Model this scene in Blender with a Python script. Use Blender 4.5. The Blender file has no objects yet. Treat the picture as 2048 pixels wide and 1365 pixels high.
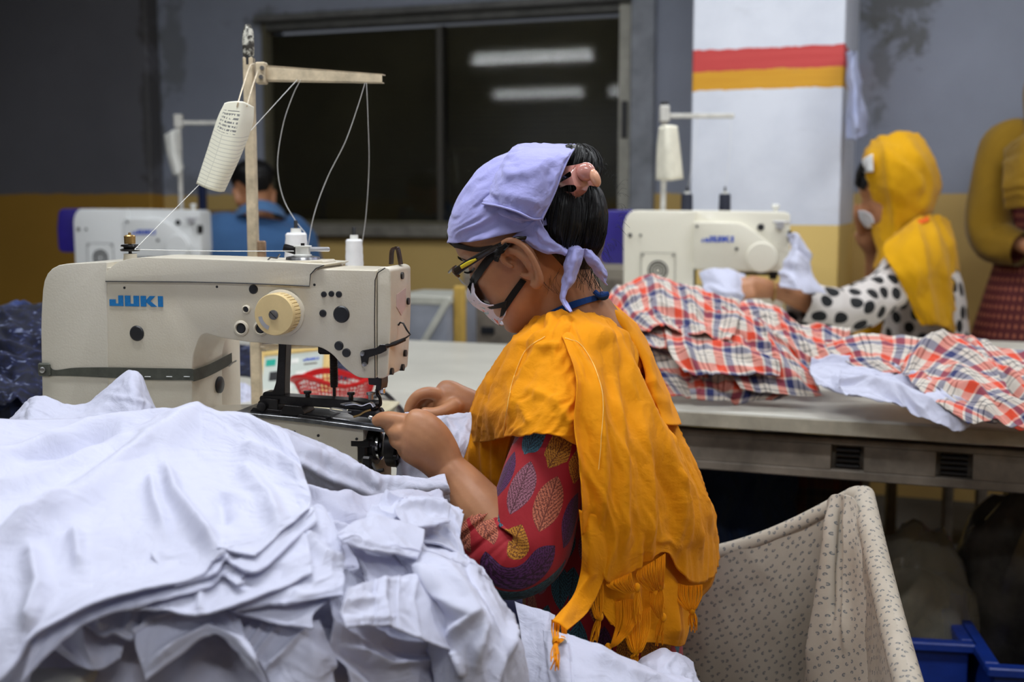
import bpy, bmesh, math, random
import numpy as np
from mathutils import Vector, Matrix
random.seed(7)
rng = np.random.default_rng(11)
SC = bpy.context.scene
COL = SC.collection
PI = math.pi

# ------------------------------------------------------------------ camera, light, exposure
FPX, CX, CY = 2400.0, 1024.0, 682.5
EYE = 1.15
PITCH = math.atan(277.5 / FPX)
cam_d = bpy.data.cameras.new('camera')
cam = bpy.data.objects.new('camera', cam_d); COL.objects.link(cam)
cam.location = (0, 0, EYE)
cam.rotation_euler = (PI / 2 - PITCH, 0, 0)
cam_d.sensor_width = 36.0
cam_d.lens = FPX / 2048 * 36.0
cam_d.clip_start = 0.05
cam_d.dof.use_dof = True
cam_d.dof.focus_distance = 1.52
cam_d.dof.aperture_fstop = 4.2
SC.camera = cam

world = bpy.data.worlds.new('world'); SC.world = world
world.use_nodes = True
world.node_tree.nodes['Background'].inputs[0].default_value = (0.80, 0.86, 1.0, 1)
world.node_tree.nodes['Background'].inputs[1].default_value = 0.12
SC.view_settings.view_transform = 'Standard'
SC.view_settings.look = 'None'
SC.view_settings.exposure = 0.0
SC.view_settings.gamma = 1.0
SC.view_settings.use_curve_mapping = False
SC.cycles.max_bounces = 6
SC.cycles.diffuse_bounces = 4
SC.cycles.use_denoising = True

AX = Vector((math.cos(math.radians(20)), -math.sin(math.radians(20)), 0))   # along the back wall
BX = Vector((math.sin(math.radians(20)), math.cos(math.radians(20)), 0))    # towards the back wall
# fluorescent batten rows: (x, y, length, power)
TUBES = [(-0.50, 1.30, 1.25, 26), (1.35, 1.0, 1.25, 17), (0.2, -0.6, 1.25, 18), (-2.2, -1.1, 1.25, 10),
         (2.0, 2.7, 1.25, 23), (0.4, 3.2, 1.25, 19), (-1.9, 3.3, 1.25, 13),  # last in this row: unseen batten added to brighten the far left machine
         (-4.25, -0.15, 1.25, 12), (-6.7, -3.3, 1.25, 12), (-5.2, -3.85, 1.25, 12)]
TUBE_Z = 2.62
def area(name, loc, sx, sy, power, color, rz=0.0):
    l = bpy.data.lights.new(name, 'AREA'); l.shape = 'RECTANGLE'; l.size = sx; l.size_y = sy
    l.energy = power; l.color = color
    o = bpy.data.objects.new(name, l); COL.objects.link(o)
    o.location = loc; o.rotation_euler = (0, 0, rz)
    return o
for i, (x, y, ln, pw) in enumerate(TUBES):
    area('tube_light', (x, y, TUBE_Z - 0.075), ln, 0.16, pw, (0.93, 0.96, 1.0), -math.radians(20))

# ------------------------------------------------------------------ geometry helpers
def P(x, y, d):
    """point at world depth Y = d seen at photograph pixel (x, y)"""
    c, s = math.cos(PITCH), math.sin(PITCH)
    dx = (x - CX) / FPX; v = -(y - CY) / FPX
    t = d / (c + v * s)
    return Vector((t * dx, d, EYE + t * (-s + v * c)))
def Pn(a):
    a = np.asarray(a, float)
    c, s = math.cos(PITCH), math.sin(PITCH)
    dx = (a[..., 0] - CX) / FPX; v = -(a[..., 1] - CY) / FPX
    t = a[..., 2] / (c + v * s)
    return np.stack([t * dx, a[..., 2], EYE + t * (-s + v * c)], -1)
def onplane(x, y, p0, n):
    """point where the ray of pixel (x, y) meets a plane"""
    a = P(x, y, 1.0) - Vector((0, 0, EYE)); o = Vector((0, 0, EYE))
    t = (Vector(p0) - o).dot(n) / a.dot(n)
    return o + a * t

def pix(p):
    """world point -> (pixel x, pixel y, depth)"""
    c, s = math.cos(PITCH), math.sin(PITCH)
    x, y, z = p[0], p[1], p[2] - EYE
    f = y * c - z * s; u = y * s + z * c
    return (CX + FPX * x / f, CY - FPX * u / f, y)
def setp(o, label=None, cat=None, group=None, kind=None):
    if label: o['label'] = label
    if cat: o['category'] = cat
    if group: o['group'] = group
    if kind: o['kind'] = kind
    return o
def empty(name, loc=(0, 0, 0), label=None, cat=None, group=None, kind=None, rz=0.0):
    o = bpy.data.objects.new(name, None); COL.objects.link(o)
    o.empty_display_size = 0.05
    o.location = loc; o.rotation_euler = (0, 0, rz)
    return setp(o, label, cat, group, kind)
def link(name, me, mat, parent=None, smooth=True, world=False):
    """world=True: mesh data is in world space although it has a parent"""
    o = bpy.data.objects.new(name, me); COL.objects.link(o)
    if mat is not None:
        for m in (mat if isinstance(mat, (list, tuple)) else [mat]): me.materials.append(m)
    if smooth and len(me.polygons):
        me.polygons.foreach_set('use_smooth', [True] * len(me.polygons))
    if parent is not None:
        o.parent = parent
        if world:
            o.matrix_parent_inverse = parent_world(parent).inverted()
    return o
def parent_world(p):
    m = p.matrix_basis.copy()
    while p.parent is not None:
        m = p.parent.matrix_basis @ p.matrix_parent_inverse @ m
        p = p.parent
    return m
def sharp(me, deg=40):
    """smooth shading that keeps edges above an angle crisp"""
    bm = bmesh.new(); bm.from_mesh(me)
    a = math.radians(deg)
    for e in bm.edges:
        if len(e.link_faces) == 2 and e.calc_face_angle(0) > a: e.smooth = False
    bm.to_mesh(me); bm.free()
def bobj(name, bm, mat, parent=None, smooth=True, deg=35, world=False):
    bmesh.ops.recalc_face_normals(bm, faces=bm.faces)
    me = bpy.data.meshes.new(name); bm.to_mesh(me); bm.free()
    o = link(name, me, mat, parent, smooth, world)
    if smooth: sharp(me, deg)
    return o
def ev(o):
    """apply an object's modifiers"""
    dg = bpy.context.evaluated_depsgraph_get()
    me = bpy.data.meshes.new_from_object(o.evaluated_get(dg))
    o.modifiers.clear(); o.data = me
    return o

def box(bm, lo, hi, bev=0.0, seg=2, M=None):
    lo, hi = Vector(lo), Vector(hi)
    r = bmesh.ops.create_cube(bm, size=1.0)
    vs = r['verts']; s = hi - lo; c = (hi + lo) / 2
    for v in vs: v.co = Vector((v.co.x * s.x, v.co.y * s.y, v.co.z * s.z)) + c
    if bev > 0:
        es = list({e for v in vs for e in v.link_edges})
        r2 = bmesh.ops.bevel(bm, geom=es, offset=bev, segments=seg, affect='EDGES', profile=0.5)
        vs = list({v for f in r2['faces'] for v in f.verts} | {v for v in vs if v.is_valid})
    if M is not None:
        for v in vs: v.co = M @ v.co
    return vs
def cyl(bm, p0, p1, r0, r1=None, n=20, cap=True, bev=0.0):
    p0, p1 = Vector(p0), Vector(p1)
    if r1 is None: r1 = r0
    d = p1 - p0; L = d.length
    q = d.to_track_quat('Z', 'Y').to_matrix().to_4x4()
    M = Matrix.Translation((p0 + p1) / 2) @ q
    r = bmesh.ops.create_cone(bm, cap_ends=cap, segments=n, radius1=r0, radius2=r1, depth=L, matrix=M)
    if bev > 0:
        es = list({e for v in r['verts'] for e in v.link_edges if len(e.link_faces) == 2 and e.calc_face_angle(0) > 1.0})
        bmesh.ops.bevel(bm, geom=es, offset=bev, segments=2, affect='EDGES', profile=0.5)
    return r['verts']
def lathe(bm, prof, M=None, n=28):
    """prof: list of (r, z); axis local Z"""
    rings = []
    for r, z in prof:
        if r < 1e-6: rings.append([bm.verts.new((0, 0, z))])
        else: rings.append([bm.verts.new((r * math.cos(2 * PI * i / n), r * math.sin(2 * PI * i / n), z)) for i in range(n)])
    for a, b in zip(rings, rings[1:]):
        for i in range(n):
            j = (i + 1) % n
            try:
                if len(a) == 1 and len(b) == 1: continue
                if len(a) == 1: bm.faces.new((a[0], b[i], b[j]))
                elif len(b) == 1: bm.faces.new((a[i], a[j], b[0]))
                else: bm.faces.new((a[i], a[j], b[j], b[i]))
            except ValueError: pass
    if M is not None:
        for r in rings:
            for v in r: v.co = M @ v.co
def ball(bm, c, rx, ry=None, rz=None, M=None, u=20, v=14):
    ry = rx if ry is None else ry; rz = rx if rz is None else rz
    r = bmesh.ops.create_uvsphere(bm, u_segments=u, v_segments=v, radius=1.0)
    for q in r['verts']:
        p = Vector((q.co.x * rx, q.co.y * ry, q.co.z * rz))
        if M is not None: p = M @ p
        q.co = p + Vector(c)
    return r['verts']
def prism(bm, poly, y0, y1, bev=0.0, seg=3, frame=None):
    """extrude an (x, z) outline from y0 to y1, with rounded outline edges"""
    fr = frame or (lambda x, y, z: Vector((x, y, z)))
    b2 = bmesh.new()
    a = [b2.verts.new((x, y0, z)) for x, z in poly]
    b = [b2.verts.new((x, y1, z)) for x, z in poly]
    n = len(poly)
    b2.faces.new(a); b2.faces.new(list(reversed(b)))
    side = []
    for i in range(n):
        j = (i + 1) % n
        b2.faces.new((a[j], a[i], b[i], b[j]))
    bmesh.ops.recalc_face_normals(b2, faces=b2.faces)
    if bev > 0:
        es = [e for e in b2.edges if abs(e.verts[0].co.y - e.verts[1].co.y) < 1e-7]
        bmesh.ops.bevel(b2, geom=es, offset=bev, segments=seg, affect='EDGES', profile=0.5, clamp_overlap=True)
    for v in b2.verts: v.co = fr(*v.co)
    me = bpy.data.meshes.new('tmp'); b2.to_mesh(me); b2.free()
    bm.from_mesh(me); bpy.data.meshes.remove(me)
def rpoly(pts, r, n=5):
    """round the corners of a polygon (list of (x, z[, radius]))"""
    out = []; m = len(pts)
    for i in range(m):
        p = Vector(pts[i][:2]); rr = pts[i][2] if len(pts[i]) > 2 else r
        a = Vector(pts[i - 1][:2]); b = Vector(pts[(i + 1) % m][:2])
        da, db = (a - p), (b - p)
        k = min(rr, da.length * .45, db.length * .45)
        if k < 1e-6: out.append(tuple(p)); continue
        s, e = p + da.normalized() * k, p + db.normalized() * k
        for j in range(n + 1):
            t = j / n
            q = s * (1 - t) ** 2 + p * 2 * t * (1 - t) + e * t * t
            out.append((q.x, q.y))
    return out
def catmull(pts, n):
    """resample a polyline (any dimension) with n points on a Catmull-Rom spline by arc length"""
    pts = np.asarray(pts, float)
    if len(pts) == 2:
        t = np.linspace(0, 1, n)[:, None]; return pts[0] * (1 - t) + pts[1] * t
    P0 = np.vstack([2 * pts[0] - pts[1], pts, 2 * pts[-1] - pts[-2]])
    out = []
    K = 16
    for i in range(1, len(P0) - 2):
        t = np.linspace(0, 1, K, endpoint=False)[:, None]
        a, b, c, d = P0[i - 1], P0[i], P0[i + 1], P0[i + 2]
        out.append(0.5 * ((2 * b) + (-a + c) * t + (2 * a - 5 * b + 4 * c - d) * t ** 2 + (-a + 3 * b - 3 * c + d) * t ** 3))
    out = np.vstack(out + [pts[-1:]])
    dd = out.copy()
    if dd.shape[1] > 2: dd = dd[:, :3] * np.array([1, 1, 1500.0]) if abs(dd[:, :2]).max() > 20 else dd
    seg = np.r_[0, np.cumsum(np.linalg.norm(np.diff(dd, axis=0), axis=1))]
    if seg[-1] < 1e-9: return np.repeat(pts[:1], n, 0)
    s = np.linspace(0, seg[-1], n)
    return np.stack([np.interp(s, seg, out[:, k]) for k in range(out.shape[1])], -1)
def crow(pts, n):
    """Catmull-Rom sampled uniformly in its parameter (keeps control columns aligned)"""
    pts = np.asarray(pts, float); m = len(pts)
    P0 = np.concatenate([2 * pts[:1] - pts[1:2], pts, 2 * pts[-1:] - pts[-2:-1]])
    s = np.linspace(0, m - 1, n); i = np.minimum(s.astype(int), m - 2); t = (s - i).reshape((-1,) + (1,) * (pts.ndim - 1))
    a, b, c, d = P0[i], P0[i + 1], P0[i + 2], P0[i + 3]
    return 0.5 * ((2 * b) + (-a + c) * t + (2 * a - 5 * b + 4 * c - d) * t ** 2 + (-a + 3 * b - 3 * c + d) * t ** 3)
def tube(bm, pts, rad, n=12, cap=True, side=None, uv=None, res=None, flat=1.0):
    """loft along pts. rad: number, list of r or list of (ra, rb); side: direction of ra"""
    pts = [Vector(p) for p in pts]
    m = len(pts)
    if not isinstance(rad, (list, tuple)): rad = [rad] * m
    rad = [(r, r * flat) if not isinstance(r, (list, tuple)) else tuple(r) for r in rad]
    if res:
        pp = crow([tuple(p) + rad[i] for i, p in enumerate(pts)], res)
        pts = [Vector(p[:3]) for p in pp]; rad = [(abs(p[3]), abs(p[4])) for p in pp]; m = res
    rings = []; prev = None
    for i, p in enumerate(pts):
        t = (pts[min(i + 1, m - 1)] - pts[max(i - 1, 0)])
        if t.length < 1e-9: t = Vector((0, 0, 1))
        t.normalize()
        s = Vector(side) if side is not None else (prev if prev is not None else (Vector((0, 0, 1)) if abs(t.z) < .9 else Vector((1, 0, 0))))
        s = s - t * s.dot(t)
        if s.length < 1e-6: s = t.orthogonal()
        s.normalize(); prev = s
        b = t.cross(s)
        ra, rb = rad[i]
        rings.append([bm.verts.new(p + s * (ra * math.cos(2 * PI * k / n)) + b * (rb * math.sin(2 * PI * k / n))) for k in range(n)])
    fs = []
    for i in range(m - 1):
        for k in range(n):
            l = (k + 1) % n
            f = bm.faces.new((rings[i][k], rings[i][l], rings[i + 1][l], rings[i + 1][k])); fs.append((f, i, k))
    if uv:
        lay = bm.loops.layers.uv.verify()
        ln = [0]
        for i in range(1, m): ln.append(ln[-1] + (pts[i] - pts[i - 1]).length)
        R = max(r[0] + r[1] for r in rad) * PI
        for f, i, k in fs:
            for lp, (ii, kk) in zip(f.loops, ((i, k), (i, k + 1), (i + 1, k + 1), (i + 1, k))):
                lp[lay].uv = (kk / n * R, ln[ii])
    if cap:
        bm.faces.new(list(reversed(rings[0]))); bm.faces.new(rings[-1])
    return rings

# ------------------------------------------------------------------ noise
def _h(ix, iy, seed):
    n = (ix * 374761393 + iy * 668265263 + seed * 974711 + 1013) & 0xffffffff
    n = ((n ^ (n >> 13)) * 1274126177) & 0xffffffff
    n = n ^ (n >> 16)
    return (n & 0xffff) / 65535.0 * 2 * PI
def perlin(x, y, seed=0):
    x = np.asarray(x, float); y = np.asarray(y, float)
    ix = np.floor(x).astype(np.int64); iy = np.floor(y).astype(np.int64)
    fx, fy = x - ix, y - iy
    u = fx ** 3 * (fx * (fx * 6 - 15) + 10); v = fy ** 3 * (fy * (fy * 6 - 15) + 10)
    def g(a, b):
        h = _h(ix + a, iy + b, seed)
        return np.cos(h) * (fx - a) + np.sin(h) * (fy - b)
    return ((1 - u) * (1 - v) * g(0, 0) + u * (1 - v) * g(1, 0) + (1 - u) * v * g(0, 1) + u * v * g(1, 1)) * 1.5
def folds(x, y, seed, scale, stretch=3.0, ang=0.0, sharpness=1.0):
    """long soft-sided creases, metres in, about -0.5..0.5 out"""
    c, s = math.cos(ang), math.sin(ang)
    wx = x + 0.5 * scale * perlin(x / scale * .6, y / scale * .6, seed + 50)
    wy = y + 0.5 * scale * perlin(x / scale * .6 + 9, y / scale * .6, seed + 51)
    a, b = (wx * c + wy * s) / (scale * stretch), (-wx * s + wy * c) / scale
    n = perlin(a, b, seed)
    n2 = perlin(a * 2.1 + 5, b * 1.9, seed + 7)
    r = (1 - np.abs(n) * 2.2)
    r2 = (1 - np.abs(n2) * 2.2)
    return 0.55 * (r - .5) + 0.2 * (r2 - .5) + n * .5

# ------------------------------------------------------------------ cloth patch
def seg_dist(px, py, line):
    best = np.full(px.shape, 1e9); tt = np.zeros(px.shape)
    line = np.asarray(line, float)
    L = np.r_[0, np.cumsum(np.linalg.norm(np.diff(line[:, :2], axis=0), axis=1))]
    for i in range(len(line) - 1):
        ax, ay = line[i][:2]; bx, by = line[i + 1][:2]
        vx, vy = bx - ax, by - ay
        t = np.clip(((px - ax) * vx + (py - ay) * vy) / (vx * vx + vy * vy + 1e-9), 0, 1)
        d = np.hypot(px - ax - t * vx, py - ay - t * vy)
        m = d < best
        best = np.where(m, d, best); tt = np.where(m, (L[i] + t * (L[i + 1] - L[i])) / L[-1], tt)
    return best, tt
def patch(name, ctrl, mat, parent=None, nu=70, nv=70, ridges=(), noises=(), thick=0.0012, jag=0.0,
          depth=None, size=None, world=True, sub=0, seed=1, edge=0.0, returnmesh=False, rigid=False):
    """cloth sheet through a grid of photograph points (x, y, depth); each row may have its own number of points.
    ridges: (polyline, height m, width px). noises: (height, scale, stretch, angle, seed)."""
    rows = []
    for r in ctrl:
        r = [tuple(p) if len(p) == 3 else (p[0], p[1], depth(p[0], p[1])) for p in r]
        rows.append(catmull(r, nu) if not rigid else crow(r, nu))
    G = crow(np.array(rows), nv)                 # nv x nu x 3
    if jag > 0:
        k = np.arange(nu)
        for row, dr in ((0, 0), (nv - 1, 1)):
            j = perlin(k * .13 + seed * 3.1, np.full(nu, seed * 1.7), seed) * jag
            w = np.linspace(1, 0, nv) if dr == 0 else np.linspace(0, 1, nv)
            G[:, :, 1] += (w ** 6)[:, None] * j[None, :]
    W = Pn(G)
    du = np.linalg.norm(np.diff(W, axis=1), axis=2).mean(0); dv = np.linalg.norm(np.diff(W, axis=0), axis=2).mean(1)
    U = np.r_[0, np.cumsum(du)]; V = np.r_[0, np.cumsum(dv)]
    UU, VV = np.meshgrid(U, V)
    gu = np.gradient(W, axis=1); gv = np.gradient(W, axis=0)
    N = np.cross(gu, gv); N /= (np.linalg.norm(N, axis=2, keepdims=True) + 1e-12)
    tocam = np.array([0, 0, EYE]) - W
    sg = np.sign((N * tocam).sum(2)); s0 = np.sign(sg.sum()) or 1.0
    N = N * s0
    D = np.zeros(W.shape[:2])
    for rd in ridges:
        line, amp, wd = rd[:3]
        d, t = seg_dist(G[..., 0], G[..., 1], line)
        tap = np.clip(np.minimum(t, 1 - t) * 5 + .25, 0, 1) if len(rd) < 4 else 1.0
        q = d / wd
        D += amp * tap * np.exp(-q ** 1.7)
    for (amp, sc_, st, an, sd) in noises:
        D += amp * folds(UU, VV, sd, sc_, st, an)
    if edge:
        e = np.minimum(np.minimum(np.arange(nu), np.arange(nu)[::-1])[None, :] / nu, np.minimum(np.arange(nv), np.arange(nv)[::-1])[:, None] / nv)
        D *= np.clip(e / edge, 0, 1)
    W = W + N * D[..., None]
    verts = W.reshape(-1, 3)
    idx = np.arange(nv * nu).reshape(nv, nu)
    q = np.stack([idx[:-1, :-1], idx[:-1, 1:], idx[1:, 1:], idx[1:, :-1]], -1).reshape(-1, 4)
    if s0 < 0: q = q[:, ::-1]
    uvs = np.stack([UU, VV], -1).reshape(-1, 2)
    nf = len(q)
    faces = q; luv = uvs[q.reshape(-1)]
    if thick > 0:
        # back sheet and rim
        back = (W - N * thick).reshape(-1, 3)
        n0 = len(verts)
        verts = np.vstack([verts, back])
        q2 = q[:, ::-1] + n0
        b = np.concatenate([idx[0, :], idx[1:, -1], idx[-1, -2::-1], idx[-2:0:-1, 0]])
        b2 = np.roll(b, -1)
        rim = np.stack([b2, b, b + n0, b2 + n0], -1) if s0 > 0 else np.stack([b, b2, b2 + n0, b + n0], -1)
        faces = np.vstack([q, q2, rim])
        au = np.vstack([uvs, uvs])
        luv = au[faces.reshape(-1)]
    me = bpy.data.meshes.new(name)
    me.from_pydata(verts.tolist(), [], faces.tolist())
    l = me.uv_layers.new(name='UVMap'); l.data.foreach_set('uv', luv.reshape(-1))
    me.update()
    if returnmesh: return me, G, W, N
    return link(name, me, mat, parent, True, world=world and parent is not None)
def joinmeshes(name, objs, mat=None):
    """several meshes made as one garment -> one object"""
    bm = bmesh.new()
    for o in objs:
        m = o.data.copy(); bm.from_mesh(m); bpy.data.meshes.remove(m)
    k = objs[0]
    me = bpy.data.meshes.new(name); bm.to_mesh(me); bm.free()
    for m in k.data.materials: me.materials.append(m)
    me.polygons.foreach_set('use_smooth', [True] * len(me.polygons))
    k.data = me
    for o in objs[1:]: bpy.data.objects.remove(o)
    return k
def thread(name, pts, r, mat, parent=None, world=True, smoothn=24, sides=5):
    bm = bmesh.new()
    pp = catmull([tuple(p) for p in pts], max(smoothn, len(pts)))
    tube(bm, [Vector(p) for p in pp], r, n=sides)
    return bobj(name, bm, mat, parent, world=world and parent is not None)

# ------------------------------------------------------------------ materials
def lin(c):
    return tuple((x / 12.92 if x <= .04045 else ((x + .055) / 1.055) ** 2.4) for x in c)
def rgb(r, g, b): return lin((r / 255, g / 255, b / 255)) + (1.0,)
class NT:
    def __init__(s, name):
        s.m = bpy.data.materials.new(name); s.m.use_nodes = True
        s.t = s.m.node_tree; s.b = s.t.nodes['Principled BSDF']
    def n(s, typ, **kw):
        nd = s.t.nodes.new(typ)
        for k, v in kw.items():
            if k.startswith('_'): nd.inputs[int(k[1:])].default_value = v
            else: setattr(nd, k, v)
        return nd
    def l(s, a, b):
        s.t.links.new(a, b)
    def put(s, sock, v):
        if isinstance(v, (int, float, tuple, list)): sock.default_value = v
        else: s.l(v, sock)
    def math(s, op, a, b=0.0, c=None, clamp=False):
        nd = s.t.nodes.new('ShaderNodeMath'); nd.operation = op; nd.use_clamp = clamp
        s.put(nd.inputs[0], a); s.put(nd.inputs[1], b)
        if c is not None: s.put(nd.inputs[2], c)
        return nd.outputs[0]
    def mix(s, f, a, b, typ='MIX'):
        nd = s.t.nodes.new('ShaderNodeMix'); nd.data_type = 'RGBA'; nd.blend_type = typ
        s.put(nd.inputs[0], f); s.put(nd.inputs[6], a); s.put(nd.inputs[7], b)
        return nd.outputs[2]
    def vec(s, kind='Object'):
        return s.t.nodes.new('ShaderNodeTexCoord').outputs[kind]
    def noise(s, scale, detail=3, rough=.5, vec=None, dist=0.0, out=0):
        nd = s.t.nodes.new('ShaderNodeTexNoise')
        nd.inputs['Scale'].default_value = scale; nd.inputs['Detail'].default_value = detail
        nd.inputs['Roughness'].default_value = rough; nd.inputs['Distortion'].default_value = dist
        s.l(vec if vec is not None else s.vec(), nd.inputs['Vector'])
        return nd.outputs[out]
    def mapv(s, vec, scale=(1, 1, 1), rot=(0, 0, 0), loc=(0, 0, 0)):
        nd = s.t.nodes.new('ShaderNodeMapping'); s.l(vec, nd.inputs[0])
        nd.inputs[1].default_value = loc; nd.inputs[2].default_value = rot; nd.inputs[3].default_value = scale
        return nd.outputs[0]
    def ramp(s, f, stops, interp='LINEAR'):
        nd = s.t.nodes.new('ShaderNodeValToRGB'); cr = nd.color_ramp; cr.interpolation = interp
        while len(cr.elements) < len(stops): cr.elements.new(0.5)
        for e, (p, c) in zip(cr.elements, stops):
            e.position = p; e.color = c if isinstance(c, (tuple, list)) else (c, c, c, 1)
        s.put(nd.inputs[0], f); return nd.outputs[0]
    def sep(s, v):
        nd = s.t.nodes.new('ShaderNodeSeparateXYZ'); s.l(v, nd.inputs[0]); return nd.outputs
    def comb(s, x, y, z=0.0):
        nd = s.t.nodes.new('ShaderNodeCombineXYZ'); s.put(nd.inputs[0], x); s.put(nd.inputs[1], y); s.put(nd.inputs[2], z); return nd.outputs[0]
    def bump(s, h, strength=.3, dist=.001):
        nd = s.t.nodes.new('ShaderNodeBump'); nd.inputs['Strength'].default_value = strength; nd.inputs['Distance'].default_value = dist
        s.l(h, nd.inputs['Height']); s.l(nd.outputs[0], s.b.inputs['Normal']); return nd
    def set(s, **kw):
        names = {'col': 'Base Color', 'rough': 'Roughness', 'metal': 'Metallic', 'spec': 'Specular IOR Level', 'sss': 'Subsurface Weight',
                 'sheen': 'Sheen Weight', 'trans': 'Transmission Weight', 'alpha': 'Alpha', 'coat': 'Coat Weight', 'ior': 'IOR',
                 'emit': 'Emission Color', 'estr': 'Emission Strength'}
        for k, v in kw.items(): s.put(s.b.inputs[names[k]], v)
        return s
def simple(name, c, rough=.5, metal=0.0, var=.06, nscale=30, bump=0.0, bscale=400, bdist=.0006, **kw):
    t = NT(name)
    f = t.noise(nscale, 4, .6)
    dark = tuple(x * (1 - var * 2) for x in c[:3]) + (1,); lite = tuple(min(1, x * (1 + var)) for x in c[:3]) + (1,)
    t.set(col=t.mix(t.ramp(f, [(.3, 0.0), (.7, 1.0)]), dark, lite), rough=rough, metal=metal, **kw)
    if bump: t.bump(t.noise(bscale, 2, .5), bump, bdist)
    return t.m
def clothmat(name, c, c2=None, rough=.85, weave=2600, wr=.35, sss=0.0, sheen=.15, trl=0.0):
    """woven cloth: uses the metre-sized UVs"""
    t = NT(name)
    uv = t.vec('UV')
    f = t.noise(9, 4, .6, uv)
    c2 = c2 or tuple(x * .9 for x in c[:3]) + (1,)
    t.set(col=t.mix(f, c2, c), rough=rough, sheen=sheen, spec=.25)
    fine = t.noise(160, 3, .65, uv); cre = t.noise(38, 3, .6, uv, dist=.6)
    h = t.math('ADD', t.math('MULTIPLY', fine, .35), t.math('MULTIPLY', cre, 1.0))
    t.bump(h, wr, .004)
    if trl > 0:
        tr = t.n('ShaderNodeBsdfTranslucent'); tr.inputs[0].default_value = c
        mx = t.n('ShaderNodeMixShader'); mx.inputs[0].default_value = trl
        out = t.t.nodes['Material Output']
        t.l(t.b.outputs[0], mx.inputs[1]); t.l(tr.outputs[0], mx.inputs[2]); t.l(mx.outputs[0], out.inputs[0])
    return t.m
# ------------------------------------------------------------------ shared materials
M = {}
def wallmat(name, top, dado, zline, stains=(), dark=(.10, .10, .085, 1)):
    t = NT(name); g = t.n('ShaderNodeNewGeometry').outputs['Position']; o = t.vec('Object')
    x, y, z = t.sep(o)
    n1 = t.noise(1.6, 4, .6, o); n2 = t.noise(7, 4, .65, o)
    up = t.mix(t.ramp(n1, [(.35, 0.0), (.7, 1.0)]), tuple(c * .82 for c in top[:3]) + (1,), top)
    up = t.mix(t.math('MULTIPLY', t.ramp(n2, [(.5, 0.0), (.75, 1.0)]), .3), up, tuple(c * .8 for c in top[:3]) + (1,))
    dn = t.mix(t.ramp(n1, [(.3, 0.0), (.7, 1.0)]), tuple(c * .85 for c in dado[:3]) + (1,), dado)
    zz = t.math('ADD', z, t.math('MULTIPLY', t.math('SUBTRACT', n2, .5), .03))
    c = t.mix(t.math('GREATER_THAN', zz, zline), dn, up)
    n3 = t.noise(5, 6, .7, o, dist=.4)
    for (sx, sz, rx, rz, amt) in stains:
        dx = t.math('DIVIDE', t.math('SUBTRACT', x, sx), rx); dz = t.math('DIVIDE', t.math('SUBTRACT', z, sz), rz)
        r = t.math('SQRT', t.math('ADD', t.math('MULTIPLY', dx, dx), t.math('MULTIPLY', dz, dz)))
        k = t.math('ADD', t.math('SUBTRACT', 1.0, r), t.math('MULTIPLY', t.math('SUBTRACT', n3, .5), 3.2))
        k = t.math('MULTIPLY', t.ramp(k, [(.3, 0.0), (.6, 1.0)]), amt)
        c = t.mix(k, c, dark)
    t.set(col=c, rough=.75)
    t.bump(t.noise(60, 4, .6, o), .25, .004)
    return t.m
M['floor'] = simple('floor_concrete', rgb(74, 72, 68), .7, var=.2, nscale=4)
M['ceiling'] = simple('ceiling_paint', rgb(150, 152, 155), .8, nscale=3)
M['table'] = simple('table_laminate', rgb(196, 193, 182), .42, var=.07, nscale=5, bump=.08, bscale=60)
M['table_edge'] = simple('table_edge', rgb(178, 170, 152), .55, var=.12, nscale=20)
M['rail'] = simple('rail_steel', rgb(128, 118, 106), .55, metal=.1, var=.22, nscale=14)
M['steel_dark'] = simple('blackened_steel', (.035, .033, .034, 1), .32, metal=.75, var=.2)
M['steel'] = simple('worn_steel', (.42, .42, .43, 1), .3, metal=.95, var=.25, nscale=60)
M['chrome'] = simple('bright_steel', (.75, .75, .76, 1), .16, metal=1.0)
M['rubber'] = simple('black_rubber', (.014, .015, .019, 1), .38, var=.1)
M['black'] = simple('black_plastic', (.02, .02, .022, 1), .4)
M['whiteplastic'] = simple('white_plastic', rgb(232, 232, 226), .4)
M['blue_logo'] = simple('blue_print', rgb(18, 118, 186), .45, var=.1, nscale=500)
M['blue_logo_far'] = simple('deep_blue_print', rgb(40, 80, 190), .45)
M['navyplastic'] = simple('indigo_plastic', rgb(44, 34, 128), .35)
M['white_thread'] = simple('white_thread', rgb(228, 228, 226), .7)
M['cone_thread'] = simple('wound_white_thread', rgb(238, 238, 238), .75)
M['black_thread'] = simple('wound_dark_thread', rgb(38, 42, 58), .7)
M['stand'] = simple('stand_paint', rgb(200, 184, 156), .5, var=.18, nscale=40)
M['standwhite'] = simple('stand_white_paint', rgb(205, 203, 196), .5, var=.1, nscale=40)
def creampaint(name, c, dirt=.35):
    t = NT(name); o = t.vec('Object')
    f = t.noise(9, 5, .65, o); sp = t.noise(900, 2, .5, o)
    d = t.math('MULTIPLY', t.ramp(f, [(.48, 0.0), (.78, 1.0)]), dirt)
    c2 = t.mix(d, c, (c[0] * .72, c[1] * .62, c[2] * .48, 1))
    c3 = t.mix(t.math('MULTIPLY', t.ramp(sp, [(.55, 0.0), (.75, 1.0)]), .13), c2, (c[0] * .55, c[1] * .45, c[2] * .33, 1))
    t.set(col=c3, rough=.33, coat=.12)
    t.bump(t.noise(420, 2, .5, o), .14, .0012)
    return t.m
M['cream'] = creampaint('cream_enamel', rgb(214, 206, 188))
M['cream_side'] = creampaint('cream_enamel_cover', rgb(204, 198, 184), .15)
M['modern'] = creampaint('white_enamel', rgb(232, 228, 212), .05)
M['modern_cool_lit'] = creampaint('white_enamel_cool_lit', rgb(230, 232, 232), .05)  # same white enamel, with the far machine's cooler light put into the colour
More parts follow.
